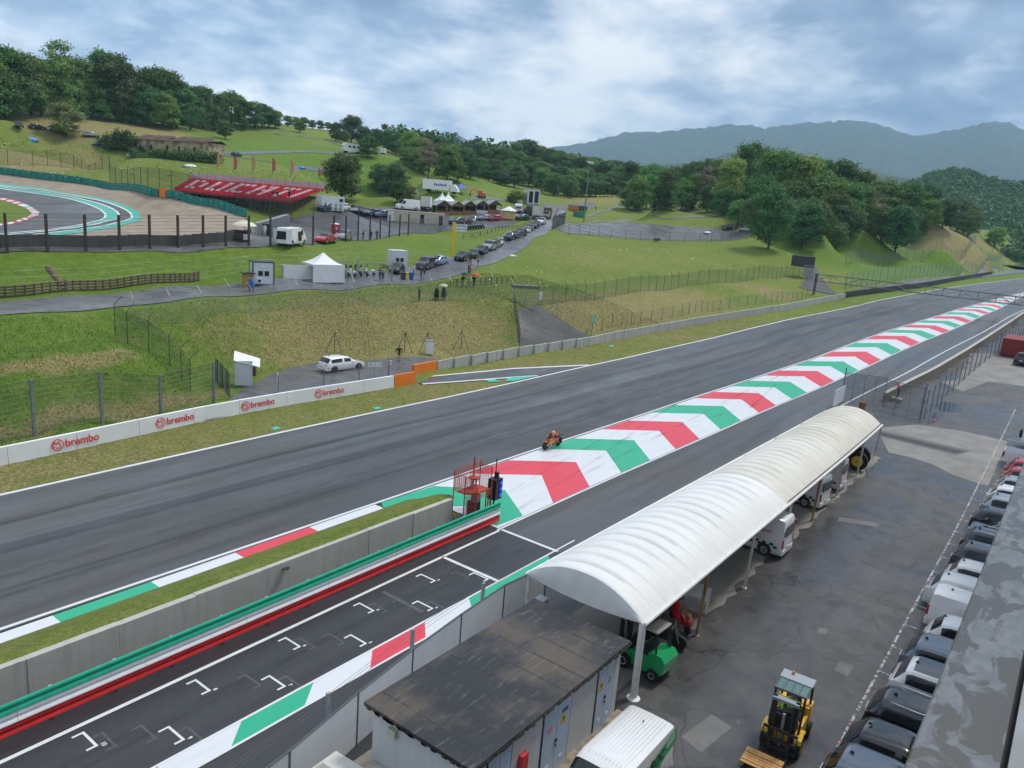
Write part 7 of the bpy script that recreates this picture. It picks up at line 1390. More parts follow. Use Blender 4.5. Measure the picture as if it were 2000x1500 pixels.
for i, (px, py) in enumerate([(424, 333), (457, 337), (493, 338), (532, 341), (568, 345), (622, 350)]):
    t = thing('feather_flag', 'red feather flag above the grandstand, %s from left' % ('first', 'second', 'third', 'fourth', 'fifth', 'sixth')[i], 'flag', tuple(at(px, py)), -.5, 'feather flags on the hillside'); MB().tube((0, 0, 0), (0, 0, 4.2), .05).build('pole', M_pgrey, t); MB().add([(0, 0, .8), (.75, .03, 1.1), (.85, .06, 3.2), (.35, .03, 4.2), (0, 0, 4.2)], [(0, 1, 2, 3, 4)]).build('cloth', M_flag if i % 2 else M_flag2, t)
M_tarp = mat('tarp_blue', (.04, .10, .48), .6); 
for i, (px, py, lb, m_) in enumerate([(62, 274, 'small bright blue tent on the upper left slope', mat('tent_sky', (.05, .30, .68), .6)), (190, 282, 'royal blue collapsed tent beside the overgrown hedge', M_tarp), (255, 304, 'white collapsed tent below the overgrown hedge', M_tent), (430, 297, 'pale blue dome tent near the farmhouse road', mat('tent_pale', (.25, .48, .65), .6)), (372, 325, 'white crumpled tent on the littered slope', M_tent), (590, 328, 'blue tarp on the bank below the hill road', mat('tent_sky', (.05, .30, .68), .6)), (1225, 407, 'small pale dome tent by the wood', M_tent), (1000, 500, 'white plastic heap on the grass beside the road bend', M_tent), (1264, 444, 'orange camping gear heap in the car park', mat('gear_orange', (.6, .28, .1), .7)), (1382, 455, 'white and blue camping gear at the right of the car park', M_pal)]):
    t = thing('dome_tent' if 'tent' in lb else 'camping_gear', lb, 'tent' if 'tent' in lb else 'gear', tuple(at(px, py)), i * .7, s=.45 if 'heap' in lb else 1.0); MB().ball((0, 0, 0), 1.0, 12, 8, (1.7, 1.1, .9 if 'dome' in lb or 'small' in lb else .55)).build('shell', m_, t, True); MB().add([(-1.9, -.6, .02), (1.6, -1.0, .05), (2.1, .7, .03), (-1.3, 1.2, .04), ], [(0, 1, 2, 3)]).build('groundsheet', m_, t)
tm = thing('dark_bikes_heap', 'dark heap of parked motorcycles below the car park fence', 'motorcycles', tuple(at(1283, 471)), .2)
for k in range(4): MB().ball((-2 + 1.3 * k, 0, .6), .5, 8, 6, (1.3, .7, 1)).build('motorcycle', PAINT['black'] if k % 2 else PAINT['grey'], tm, True)
# litter: thousands of scraps left on the grass
lv_, lf_ = [], []
rr = np.random.default_rng(5)
for (x0, x1, y0, y1, n) in [(0, 420, 270, 345, 420), (360, 640, 315, 352, 150), (640, 900, 330, 400, 90), (1000, 1460, 478, 560, 170), (1130, 1420, 440, 468, 90), (1500, 1900, 440, 500, 40), (900, 1000, 520, 560, 25)]:
    for _ in range(n):
        px, py = rr.uniform(x0, x1), rr.uniform(y0, y1)
        if y1 < 350 and py < 262 + .12 * px: continue
        p = at(px, py); d = np.linalg.norm(p); s_ = rr.uniform(.09, .30) * (1.0 if d > 180 else .55); a = rr.uniform(0, 6.28); c_, q_ = math.cos(a) * s_, math.sin(a) * s_; k = len(lv_)
        lv_ += [(p[0] - c_, p[1] - q_, p[2] + .05), (p[0] + q_, p[1] - c_, p[2] + .1), (p[0] + c_, p[1] + q_, p[2] + .22 * s_ + .12), (p[0] - q_, p[1] + c_, p[2] + .14)]; lf_.append((k, k + 1, k + 2, k + 3))
ltm = bpy.data.meshes.new('litter'); ltm.from_pydata(lv_, [], lf_); lo_ = struct(link('litter', ltm, mat('litter_white', (.66, .67, .66), .7, 0, .25, .3)), 'stuff'); tag(lo_, 'scattered white litter left on the grass slopes', 'litter')
# ------------------------------------------------------------------ trees
def leaf_mat(name, c1, c2, c3):
    s = NT(name); ri = s.n('ShaderNodeNewGeometry').outputs['Random Per Island']; ob = s.n('ShaderNodeObjectInfo').outputs['Random']
    c = s.mix(ri, c1, c2); c = s.mix(s.ramp(s.noise(.35, 3, .5), [(.4, 0.0), (.65, .8)]), c, c3); hs = s.n('ShaderNodeHueSaturation'); s.l(c, hs.inputs['Color'])
    s.l(s.math('ADD', s.math('MULTIPLY', ob, .07), .462), hs.inputs['Hue']); s.l(s.math('ADD', s.math('MULTIPLY', s.math('FRACT', s.math('MULTIPLY', ob, 7.7)), .75), .70), hs.inputs['Value'])
    s.col(hs.outputs[0]); s.rough(.6); s.b.inputs['Specular IOR Level'].default_value = .25; s.b.inputs['Transmission Weight'].default_value = 0.0
    tl = s.n('ShaderNodeBsdfTranslucent'); s.l(hs.outputs[0], tl.inputs[0]); mx_ = s.n('ShaderNodeMixShader'); mx_.inputs[0].default_value = .22; s.l(s.b.outputs[0], mx_.inputs[1]); s.l(tl.outputs[0], mx_.inputs[2]); s.l(mx_.outputs[0], s.o.inputs[0]); return s.m
LEAF = {'dark': leaf_mat('leaf_dark', (0.057, 0.129, 0.041), (0.114, 0.222, 0.061), (0.080, 0.156, 0.057)), 'mid': leaf_mat('leaf_mid', (0.087, 0.182, 0.042), (0.160, 0.285, 0.064), (0.114, 0.216, 0.055)), 'light': leaf_mat('leaf_light', (0.137, 0.273, 0.049), (0.227, 0.376, 0.078), (0.194, 0.307, 0.073)), 'olive': leaf_mat('leaf_olive', (0.140, 0.178, 0.058), (0.227, 0.239, 0.087), (0.170, 0.182, 0.068)), 'bare': leaf_mat('leaf_bare', (0.227, 0.182, 0.137), (0.296, 0.251, 0.182), (0.205, 0.170, 0.125))}
M_bark = mat('bark', (.055, .045, .036), .95, 0, .3, 3, .5)
def crown_mesh(name, seed, h=10.0, r=4.0, base=.22, lobes=14, nclump=300, per=24, leaf=.34, kind='round', sparse=0.0):
    g = np.random.default_rng(seed); L = []
    for k in range(lobes):                      # lobes make the outline uneven
        a = g.uniform(0, 6.283); t = g.uniform(0, 1)
        zc = h * (base + (1 - base) * (.10 + .74 * t)); prof = {'round': math.sin(math.pi * (.24 + .66 * t)) ** .8, 'cone': 1.05 - .8 * t, 'tall': .55 + .3 * math.sin(math.pi * t), 'wide': 1.0 - .35 * t}[kind]
        rr_ = r * prof * g.uniform(.45, .72); L.append((rr_ * math.cos(a), rr_ * math.sin(a), zc, r * g.uniform(.34, .52) * (1 if kind != 'cone' else (1.05 - .7 * t))))
    L.append((0, 0, h * (base + (1 - base) * .55), r * .62)); L.append((0, 0, h * (1 - .16), r * .36)); L += [(r * .42 * math.cos(q_), r * .42 * math.sin(q_), h * (base + .16), r * .42) for q_ in (.4, 2.5, 4.6)]
    L = np.array(L); idx = g.choice(len(L), nclump, p=L[:, 3] ** 2 / (L[:, 3] ** 2).sum()); d = g.normal(size=(nclump, 3)); d /= np.linalg.norm(d, axis=1)[:, None]; d[:, 2] = np.where(d[:, 2] < -.35, -d[:, 2] * .6, d[:, 2])
    rad_ = L[idx, 3] * (g.uniform(.70, 1.2, nclump)); cc = L[idx, :3] + d * rad_[:, None] * np.array([1, 1, .85])
    n = nclump * per; ci = np.repeat(np.arange(nclump), per); off = g.normal(size=(n, 3)) * leaf * 1.65 * np.array([1, 1, .62]); c = cc[ci] + off
    nr = d[ci] * .9 + g.normal(size=(n, 3)) * .75 + np.array([0, 0, .45]); nr /= np.linalg.norm(nr, axis=1)[:, None]; t1 = np.cross(nr, g.normal(size=(n, 3))); t1 /= np.linalg.norm(t1, axis=1)[:, None]; t2 = np.cross(nr, t1)
    s_ = leaf * g.uniform(.55, 1.1, n)[:, None]; V = np.stack([c - t1 * s_, c - t2 * s_ * .55 + nr * s_ * .12, c + t1 * s_, c + t2 * s_ * .55 + nr * s_ * .12], 1).reshape(-1, 3)
    return npmesh(name, V, np.arange(n * 4).reshape(-1, 4)), cc
def trunk_mesh(name, cc, h, seed, rb=.26, base=.22):
    g = random.Random(seed); b = MB(); top = h * .72; p = [(0, 0, -.4)]
    for k in range(1, 6): p.append((g.uniform(-.12, .12) * k * .4, g.uniform(-.12, .12) * k * .4, top * k / 5))
    for k in range(5): b.tube(p[k], p[k + 1], rb * (1 - .15 * k), rb * (1 - .15 * (k + 1)), 8, False)
    for q in cc[:: max(1, len(cc) // 22)]:
        z0 = min(top * .95, max(h * base * .7, q[2] - .38 * math.hypot(q[0], q[1]) - .5)); i = min(4, int(z0 / top * 5)); a = Vector(p[i]).lerp(Vector(p[i + 1]), z0 / top * 5 - i); m_ = a.lerp(Vector(q), .5) + Vector((0, 0, -.25)); b.tube(a, m_, rb * .34, rb * .22, 5, False); b.tube(m_, q, rb * .22, rb * .06, 5, False)
    return b.mesh(name, True, 60)
PROTO = {}
for nm, kw in {'oak': dict(seed=1, h=11, r=5.2, base=.07, lobes=16, nclump=430, per=26, leaf=.30), 'oak2': dict(seed=2, h=10, r=4.5, base=.08, lobes=13, nclump=380, per=26, leaf=.30), 'round': dict(seed=3, h=9, r=3.9, base=.04, lobes=12, nclump=330, per=26, leaf=.28), 'tall': dict(seed=4, h=14, r=4.2, base=.06, lobes=16, nclump=380, per=24, leaf=.34, kind='tall'), 'tall2': dict(seed=5, h=15, r=4.8, base=.05, lobes=18, nclump=400, per=24, leaf=.36, kind='round'), 'cone': dict(seed=6, h=15, r=3.6, base=.04, lobes=20, nclump=300, per=22, leaf=.30, kind='cone'), 'young': dict(seed=7, h=6.5, r=2.8, base=.14, lobes=9, nclump=200, per=24, leaf=.24), 'lacy': dict(seed=8, h=15, r=4.4, base=.3, lobes=12, nclump=120, per=22, leaf=.30, kind='tall')}.items():
    me, cc = crown_mesh('crown_' + nm, **kw); PROTO[nm] = (me, trunk_mesh('trunk_' + nm, cc, kw['h'], kw['seed'], .05 * kw['r'] + .05, kw['base']), kw['h'])
tcount = [0]
def tree(nm, label, pos, height, leafm='mid', rz=None, wide=1.0, group=None, name='tree', cat='tree'):
    cr_, tk, h0 = PROTO[nm]; s = height / h0; t = thing(name, label, cat, tuple(pos), rz if rz is not None else random.uniform(0, 6.28), group); t.scale = (s * wide, s * wide, s)
    link('crown', cr_, LEAF[leafm], t); link('trunk', tk, M_bark, t); return t
def tree_px(nm, label, px, py, top, leafm='mid', wide=1.0, group=None, dmin=20.0, **k):
    p = at(px, py, dmin); hgt = np.linalg.norm(p - O3) * (py - top) / FPX * (.88 if px < 550 else .97 if px < 1640 else .86); return tree(nm, label, p, hgt, leafm, None, wide, group, **k)
lone = [('round', 'lone round tree on the upper left slope among parked cars', 129, 267, 208, 'olive', 1.15), ('oak', 'big dark oak right of the grandstand', 667, 392, 306, 'dark', 1.0), ('oak2', 'dark tree left of a touching pair on the green slope', 744, 378, 322, 'dark', .95), ('oak', 'taller dark tree of the touching pair on the slope', 773, 380, 320, 'dark', .9), ('young', 'small dark tree in front of the touching pair', 776, 398, 356, 'dark', .9), ('young', 'sparse young green tree beside the small dark one', 800, 395, 364, 'olive', .95),
        ('round', 'round tree between the motorhome and the caravan on the hill road', 718, 308, 268, 'mid', 1.15), ('lacy', 'bare brownish tree on the slope edge', 836, 352, 276, 'bare', .95), ('oak2', 'green tree at the wood edge above the white lorry', 873, 357, 290, 'mid', .9), ('young', 'small tree standing on the open slope above the dirt track', 893, 355, 318, 'mid', 1.0), ('oak2', 'light bush-like tree behind the container cabins', 1008, 395, 372, 'light', 1.9), ('round', 'small green tree on the far lawn left of the floodlight mast', 1112, 387, 354, 'mid', 1.0),
        ('oak', 'large dark tree at the right of the car park, tallest near the black pickup', 1500, 487, 372, 'dark', .72), ('oak2', 'dark spreading tree third from the car park on the lawn', 1566, 485, 402, 'dark', .95), ('young', 'small round tree on the lawn between two larger ones', 1632, 488, 438, 'dark', .95), ('oak', 'large dark oak on the lawn nearest the far fence', 1748, 492, 400, 'dark', .86), ('oak2', 'dark tree just right of the lawn oak', 1785, 470, 412, 'dark', .85), ('oak2', 'dark tree behind the small round one on the lawn', 1640, 470, 398, 'dark', 1.0), ('oak', 'dark tree at the ridge end above the golden slope', 1868, 452, 390, 'dark', 1.15), ('young', 'rounded pale bush-like tree beyond the golden slope', 1942, 482, 445, 'light', 1.2), ('young', 'dark low tree under the farm wood edge', 440, 272, 238, 'dark', 1.1)]
for nm, lb, px, py, tp, lm_, wd in lone: tree_px(nm, lb, px, py, tp, lm_, wd, dmin=150)
def wood(label, group, items):
    xs_ = sorted(i_[1] for i_ in items); tops = sorted(i_[3] for i_ in items); n = len(items)
    for nm, px, py, tp, lm_, wd in items:
        shape = {'oak': 'broad', 'oak2': 'domed', 'tall': 'tall', 'tall2': 'tall full', 'cone': 'conical', 'round': 'round', 'young': 'small', 'lacy': 'airy'}[nm]; tone = {'dark': 'dark green', 'mid': 'mid green', 'light': 'pale green', 'olive': 'olive', 'bare': 'brownish'}[lm_]
        k = xs_.index(px) * 5 // n; pos = ('left end', 'left part', 'middle', 'right part', 'right end')[k]; row_ = 'upper row' if tops.index(tp) < n / 2 else 'lower row'
        tree_px(nm, '%s %s %s, %s of its %s' % (shape, tone, label, pos, row_), px, py, tp, lm_, wd * (.84 if px > 1200 else 1.0), group, dmin=150)
wood('tree in the left skyline wood', 'trees of the left hilltop wood',
     [('tall2', 8, 225, 108, 'mid', 1.0), ('oak', 10, 232, 150, 'dark', 1.0), ('tall2', 40, 226, 112, 'dark', 1.0), ('tall', 62, 224, 118, 'mid', 1.0), ('lacy', 112, 220, 96, 'mid', 1.1), ('lacy', 128, 222, 100, 'mid', .9), ('tall', 84, 222, 124, 'dark', 1.0), ('tall2', 108, 228, 128, 'mid', 1.1), ('tall2', 152, 228, 122, 'mid', 1.0), ('tall', 178, 230, 128, 'dark', 1.0), ('tall2', 212, 232, 110, 'mid', 1.05), ('oak', 232, 236, 120, 'dark', .9), ('oak', 60, 226, 160, 'dark', 1.0), ('oak', 100, 226, 165, 'dark', 1.0), ('oak2', 140, 228, 160, 'dark', 1.0), ('oak', 180, 232, 170, 'mid', 1.0), ('oak2', 216, 236, 172, 'dark', 1.0), ('oak', 254, 240, 166, 'dark', 1.0), ('round', 80, 226, 182, 'olive', 1.1), ('round', 122, 228, 188, 'olive', 1.0),
      ('tall', 262, 240, 168, 'dark', 1.0), ('tall2', 300, 240, 136, 'dark', 1.1), ('oak', 318, 244, 142, 'mid', .9), ('oak', 288, 246, 172, 'dark', 1.1), ('tall', 345, 242, 158, 'mid', 1.0), ('oak', 345, 250, 170, 'dark', 1.1), ('oak2', 318, 252, 186, 'mid', 1.0), ('tall', 372, 244, 166, 'dark', 1.0), ('tall2', 396, 250, 170, 'dark', .95), ('tall', 398, 252, 190, 'olive', .9), ('oak', 372, 254, 186, 'dark', 1.0), ('tall', 424, 250, 182, 'dark', 1.0), ('oak', 452, 246, 180, 'mid', 1.0), ('tall2', 474, 248, 196, 'dark', 1.0), ('oak', 498, 250, 200, 'dark', 1.1), ('oak2', 524, 250, 208, 'dark', 1.1), ('tall', 512, 250, 200, 'dark', .8), ('oak', 538, 250, 216, 'mid', 1.0), ('young', 476, 254, 228, 'mid', 1.0), ('oak2', 420, 254, 205, 'dark', 1.0), ('tall', 20, 226, 132, 'dark', 1.0), ('round', 12, 228, 178, 'mid', 1.2), ('round', -30, 232, 150, 'dark', 1.2), ('tall2', -40, 228, 110, 'mid', 1.2), ('round', 196, 236, 196, 'dark', 1.1), ('round', 240, 240, 200, 'dark', 1.1), ('round', 275, 246, 206, 'dark', 1.1), ('round', 335, 252, 210, 'dark', 1.1)])
wood('tree on the hill crest', 'trees along the hill crest', [('round', 562, 248, 228, 'mid', 1.1), ('oak2', 578, 250, 230, 'mid', 1.1), ('round', 594, 252, 231, 'dark', 1.1), ('young', 610, 253, 236, 'dark', 1.1), ('round', 625, 254, 237, 'dark', 1.1), ('young', 640, 255, 240, 'mid', 1.1), ('young', 585, 259, 240, 'mid', 1.2)])
wood('tree in the mid-slope wood', 'trees of the middle hillside wood',
     [('oak', 656, 276, 242, 'dark', .9), ('oak', 686, 278, 230, 'dark', 1.05), ('oak2', 672, 280, 256, 'mid', 1.1), ('oak', 712, 284, 250, 'dark', 1.0), ('tall', 735, 292, 252, 'mid', 1.0), ('cone', 750, 294, 242, 'dark', 1.1), ('tall2', 758, 298, 255, 'mid', 1.0), ('oak', 774, 302, 262, 'dark', 1.0), ('cone', 783, 302, 252, 'dark', 1.0), ('oak', 792, 308, 268, 'mid', 1.1), ('tall2', 800, 312, 258, 'light', 1.0), ('oak', 815, 318, 270, 'mid', 1.0), ('cone', 833, 318, 262, 'dark', 1.1), ('tall', 845, 322, 272, 'dark', 1.0), ('cone', 852, 324, 266, 'dark', 1.0), ('oak', 808, 330, 296, 'mid', 1.1), ('oak', 860, 330, 282, 'dark', 1.1), ('oak2', 880, 335, 284, 'mid', 1.0), ('oak', 896, 338, 290, 'dark', 1.1), ('tall2', 905, 345, 292, 'mid', 1.0), ('oak', 918, 350, 300, 'dark', 1.0), ('round', 826, 340, 306, 'dark', 1.1), ('round', 770, 300, 280, 'mid', 1.1), ('round', 790, 320, 292, 'mid', 1.0)])
its = []; g_ = random.Random(21)
sky_px = [(900, 290), (940, 285), (980, 292), (1010, 275), (1040, 280), (1070, 295), (1100, 300), (1130, 303), (1170, 312), (1220, 318), (1260, 322), (1300, 325), (1340, 326)]
for k in range(118):
    px = 890 + 330 * (k % 40) / 39 + g_.uniform(-6, 6); sk = float(np.interp(px, *zip(*sky_px))); rowk = k // 40; base_y = sk + (38, 62, 84)[rowk] + g_.uniform(-5, 5); base_y = min(base_y, float(np.interp(px, [890, 960, 1010, 1060], [338, 354, 372, 384]))); its.append((g_.choice(['oak', 'oak2', 'tall2', 'round', 'tall', 'cone' if g_.random() < .35 else 'oak']), px, base_y, sk + (0, 24, 44)[rowk] + g_.uniform(-4, 8), g_.choice(['dark', 'dark', 'mid', 'mid']), g_.uniform(.95, 1.3)))
wood('tree of the far wooded hill', 'trees of the far wooded hill', its)
its = []
for k in range(12): px = 1205 + 22 * k; its.append((g_.choice(['oak', 'tall2', 'tall']), px, 380 + g_.uniform(-4, 4), 318 + g_.uniform(-4, 10), g_.choice(['dark', 'mid']), 1.2))
its += [('oak', 1240, 412, 345, 'mid', 1.0), ('round', 1222, 408, 368, 'dark', 1.1), ('tall2', 1262, 408, 342, 'mid', 1.1), ('tall2', 1300, 408, 332, 'dark', 1.1), ('oak', 1330, 412, 352, 'mid', 1.0), ('oak', 1290, 410, 364, 'dark', 1.1), ('lacy', 1372, 405, 330, 'bare', 1.2), ('tall', 1350, 408, 340, 'mid', 1.0), ('oak', 1380, 415, 365, 'dark', 1.0), ('tall2', 1420, 410, 312, 'light', 1.1), ('oak', 1410, 420, 370, 'mid', 1.1), ('tall2', 1455, 405, 286, 'dark', 1.15), ('oak', 1448, 425, 375, 'dark', 1.1), ('tall2', 1500, 420, 300, 'light', 1.2), ('tall2', 1525, 425, 306, 'light', 1.2), ('oak', 1480, 430, 350, 'mid', 1.2), ('tall2', 1558, 430, 312, 'light', 1.2), ('oak', 1545, 440, 360, 'mid', 1.2), ('tall2', 1590, 425, 318, 'mid', 1.1), ('oak', 1600, 440, 345, 'mid', 1.2), ('tall2', 1632, 430, 322, 'dark', 1.1), ('oak', 1655, 440, 352, 'mid', 1.2), ('oak', 1625, 450, 378, 'mid', 1.2), ('tall2', 1672, 428, 330, 'mid', 1.1), ('oak', 1690, 445, 370, 'dark', 1.2), ('oak', 1720, 440, 352, 'mid', 1.2), ('oak', 1700, 452, 388, 'olive', 1.1), ('oak', 1745, 440, 362, 'mid', 1.2), ('oak', 1772, 445, 358, 'dark', 1.1), ('oak', 1800, 440, 362, 'dark', 1.0), ('oak', 1790, 450, 378, 'light', 1.1), ('oak2', 1815, 445, 388, 'mid', 1.0), ('oak', 1840, 446, 392, 'dark', 1.2), ('oak', 1890, 462, 412, 'dark', 1.1), ('oak', 1580, 458, 392, 'dark', 1.2), ('oak', 1535, 460, 395, 'dark', 1.2), ('oak', 1660, 465, 400, 'dark', 1.1), ('oak', 1720, 470, 402, 'dark', 1.1), ('oak2', 1600, 470, 410, 'mid', 1.1), ('oak', 1470, 450, 385, 'dark', 1.1), ('oak2', 1440, 440, 392, 'mid', 1.2), ('round', 1240, 410, 382, 'dark', 1.2), ('round', 1345, 412, 385, 'dark', 1.3), ('round', 1395, 415, 388, 'mid', 1.3), ('round', 1310, 411, 385, 'dark', 1.3)]
wood('tree in the right-hand wood', 'trees of the right-hand wood', its)
# hedges: one shrub mass each
def hedge(name, label, pts, hts, wd, lm_, n=60):
    P = smooth(resample(WP(pts)[:, :2], n), 1); hh = np.interp(np.linspace(0, 1, n), np.linspace(0, 1, len(hts)), hts); g = np.random.default_rng(3); cs = []
    for k in range(n):
        for _ in range(16): a = g.uniform(-1, 1); z = g.uniform(.1, 1) * hh[k] * math.sqrt(max(.05, 1 - a * a)); cs.append((P[k][0] + g.normal() * .5, P[k][1] + a * wd + g.normal() * .2, h1(P[k][0], P[k][1]) + z))
    cs = np.array(cs); per = 16; c = np.repeat(cs, per, 0) + g.normal(size=(len(cs) * per, 3)) * .45; nr = g.normal(size=c.shape) + np.array([0, 0, .6]); nr /= np.linalg.norm(nr, axis=1)[:, None]; t1 = np.cross(nr, g.normal(size=c.shape)); t1 /= np.linalg.norm(t1, axis=1)[:, None]; t2 = np.cross(nr, t1); s_ = g.uniform(.18, .38, len(c))[:, None]
    t = thing(name, label, 'hedge'); link('foliage', npmesh(name, np.stack([c - t1 * s_, c - t2 * s_ * .6, c + t1 * s_, c + t2 * s_ * .6], 1).reshape(-1, 3), np.arange(len(c) * 4).reshape(-1, 4)), LEAF[lm_], t)
    b = MB()
    for k in range(0, n, 4): b.tube((P[k][0], P[k][1], h1(*P[k]) - .2), (P[k][0], P[k][1], h1(*P[k]) + hh[k] * .6), .08, .04, 5)
    b.build('stems', M_bark, t); return t
hedge('overgrown_hedge', 'overgrown dark hedge climbing over the left end of the farmhouse', [(200, 288), (225, 290), (250, 296), (275, 300)], [3.0, 6.0, 6.5, 3.5], 3.0, 'dark', 26); hedge('low_hedge', 'low dark hedge in front of the derelict farmhouse', [(262, 305), (310, 309), (360, 314), (423, 319)], [2.2, 2.0, 2.2, 2.8], 1.2, 'dark', 40)
# ------------------------------------------------------------------ far woods as one mass, mountains, air
def far_wood(name, label, pts_fn, n, size, lm_, per=46):
    g = np.random.default_rng(8); C_ = np.array([pts_fn(g) for _ in range(n)]); s = size * g.uniform(.7, 1.3, n); d = g.normal(size=(n * per, 3)); d /= np.linalg.norm(d, axis=1)[:, None]; d[:, 2] = np.abs(d[:, 2])
    c = np.repeat(C_, per, 0) + d * np.repeat(s, per)[:, None] * np.array([.55, .55, .8]) * g.uniform(.75, 1.1, n * per)[:, None]; nr = d + g.normal(size=d.shape) * .5; nr /= np.linalg.norm(nr, axis=1)[:, None]; t1 = np.cross(nr, g.normal(size=d.shape)); t1 /= np.linalg.norm(t1, axis=1)[:, None]; t2 = np.cross(nr, t1); q = (np.repeat(s, per) * g.uniform(.09, .17, n * per))[:, None]
    o_ = link(name, npmesh(name, np.stack([c - t1 * q, c - t2 * q * .7, c + t1 * q, c + t2 * q * .7], 1).reshape(-1, 3), np.arange(len(c) * 4).reshape(-1, 4)), LEAF[lm_]); tag(o_, label, 'wood'); return struct(o_, 'stuff')
def vh(az, r):                                    # wooded valley side beyond the right-hand ridge
    t = np.clip((r - 480) / 650, 0, 1); t = t * t * (3 - 2 * t); return 8 + t * (86 - 2.0 * np.clip(az - 2, 0, 40) + 10 * np.sin(az * .9) + 5 * np.sin(r * .02)) * np.clip((26 - az) / 9, 0, 1)
vr, va = np.meshgrid(np.linspace(430, 2300, 60), np.linspace(-22, 30, 90), indexing='ij'); vz = vh(va, vr) - np.clip((vr - 1250) / 1000, 0, 1) * 70; V = np.stack([vr * np.cos(np.radians(va)), vr * np.sin(np.radians(va)), vz], -1).reshape(-1, 3); i, j = np.meshgrid(np.arange(59), np.arange(89), indexing='ij'); F = np.stack([i * 90 + j, (i + 1) * 90 + j, (i + 1) * 90 + j + 1, i * 90 + j + 1], -1).reshape(-1, 4)
vm = npmesh('valley_side', V, F); vm.shade_smooth(); struct(link('valley_side', vm, mat('forest_floor', (.035, .06, .02), .95, 0, .3, .02)))
def _pv(g): az, r = g.uniform(-8, 22), 470 + 720 * g.random() ** .8; return (r * math.cos(R_(az)), r * math.sin(R_(az)), float(vh(np.array(az), np.array(r))) + 1.5)
far_wood('valley_wood', 'dense green wood covering the valley side at the far right', _pv, 4200, 8.5, 'dark', 60)
def _pm(g):
    az, r = g.uniform(18, 46), g.uniform(520, 800); x, y = r * math.cos(R_(az)), r * math.sin(R_(az)); return (x, y, h1(x, y) + 2)
far_wood('distant_wood', 'hazy dark wood on the low ground before the mountains', _pm, 1100, 10, 'dark')
def ridge(name, px_y, dist, depth, seed, m_, rough=.06, base=-30):
    g = np.random.default_rng(seed); xs_ = np.arange(720, 2301, 9.0); ys_ = np.interp(xs_, *zip(*px_y)); nu = len(xs_); nv = 40; P = np.zeros((nv, nu, 3)); ph = g.uniform(0, 6.28, 9)
    for k in range(nu):
        d = ray(xs_[k], ys_[k]); d = d / np.linalg.norm(d[:2]); top = CAMH + d[2] * dist; az = math.atan2(d[1], d[0])
        for v in range(nv):
            t = v / (nv - 1); r = dist - depth + depth * 1.0 * t if t < .999 else dist; rel = t ** 1.25; sp_ = sum(math.sin(az * f_ * 9 + ph[q] + 2.2 * t * math.sin(f_)) / f_ for q, f_ in enumerate((2, 3, 5, 8, 13, 21)))
            z = base + (top - base) * rel * (1 + rough * sp_ * (1 - t) * 2.2) + (top - base) * .006 * g.normal() ; P[v, k] = (r * d[0], r * d[1], z)
    back = P[-1].copy(); back[:, :2] *= 1.04; back[:, 2] = base; P = np.concatenate([P, back[None]]); nv += 1; i, j = np.meshgrid(np.arange(nv - 1), np.arange(nu - 1), indexing='ij'); me = npmesh(name, P.reshape(-1, 3), np.stack([i * nu + j, i * nu + j + 1, (i + 1) * nu + j + 1, (i + 1) * nu + j], -1).reshape(-1, 4)); me.shade_smooth(); return struct(link(name, me, m_))
s = NT('mountain_forest'); n1_ = s.noise(.0012, 7, .65); n2_ = s.noise(.012, 6, .7); c = s.mix(s.ramp(n2_, [(.3, 0.0), (.7, 1.0)]), (.010, .024, .012), (.052, .078, .030)); c = s.mix(s.ramp(n1_, [(.60, 0.0), (.68, .5)]), c, (.10, .12, .05)); s.col(c); s.rough(.95); s.bump(n2_, .8, 30); M_mtn = s.m
s = NT('hill_fields'); n1_ = s.noise(.006, 5, .6); n2_ = s.noise(.03, 6, .7); c = s.mix(s.ramp(n1_, [(.47, 0.0), (.53, 1.0)]), (.035, .06, .025), (.17, .19, .08)); c = s.mix(s.ramp(n2_, [(.4, .5), (.6, 0.0)]), c, (.03, .05, .02)); s.col(c); s.rough(.95); M_fields = s.m
ridge('far_mountains', [(-400, 330), (700, 300), (800, 300), (840, 268), (875, 256), (905, 268), (960, 300), (1020, 292), (1080, 288), (1150, 278), (1220, 258), (1290, 257), (1340, 252), (1410, 244), (1465, 243), (1495, 250), (1560, 240), (1620, 238), (1680, 234), (1700, 238), (1760, 258), (1790, 266), (1850, 255), (1900, 246), (1945, 236), (1975, 242), (2040, 270), (2400, 330)], 5600, 2600, 1, M_mtn)
ridge('near_ridge', [(-400, 380), (900, 330), (1100, 312), (1250, 322), (1370, 318), (1430, 296), (1480, 287), (1530, 290), (1600, 310), (1660, 320), (1720, 338), (1800, 360), (1900, 390), (2400, 440)], 2700, 1100, 2, M_mtn, .05)
ridge('field_hill', [(-400, 430), (1000, 400), (1500, 350), (1640, 328), (1690, 334), (1760, 345), (1830, 355), (1900, 372), (2000, 400), (2400, 450)], 2050, 700, 3, M_fields, .03)
_r = WP([(-200, 642), (0, 617), (107, 611), (219, 601), (347, 589), (480, 577), (626, 567), (700, 563), (794, 557), (860, 546), (920, 531)]); RDX, RDY = _r[:, 0], _r[:, 1]
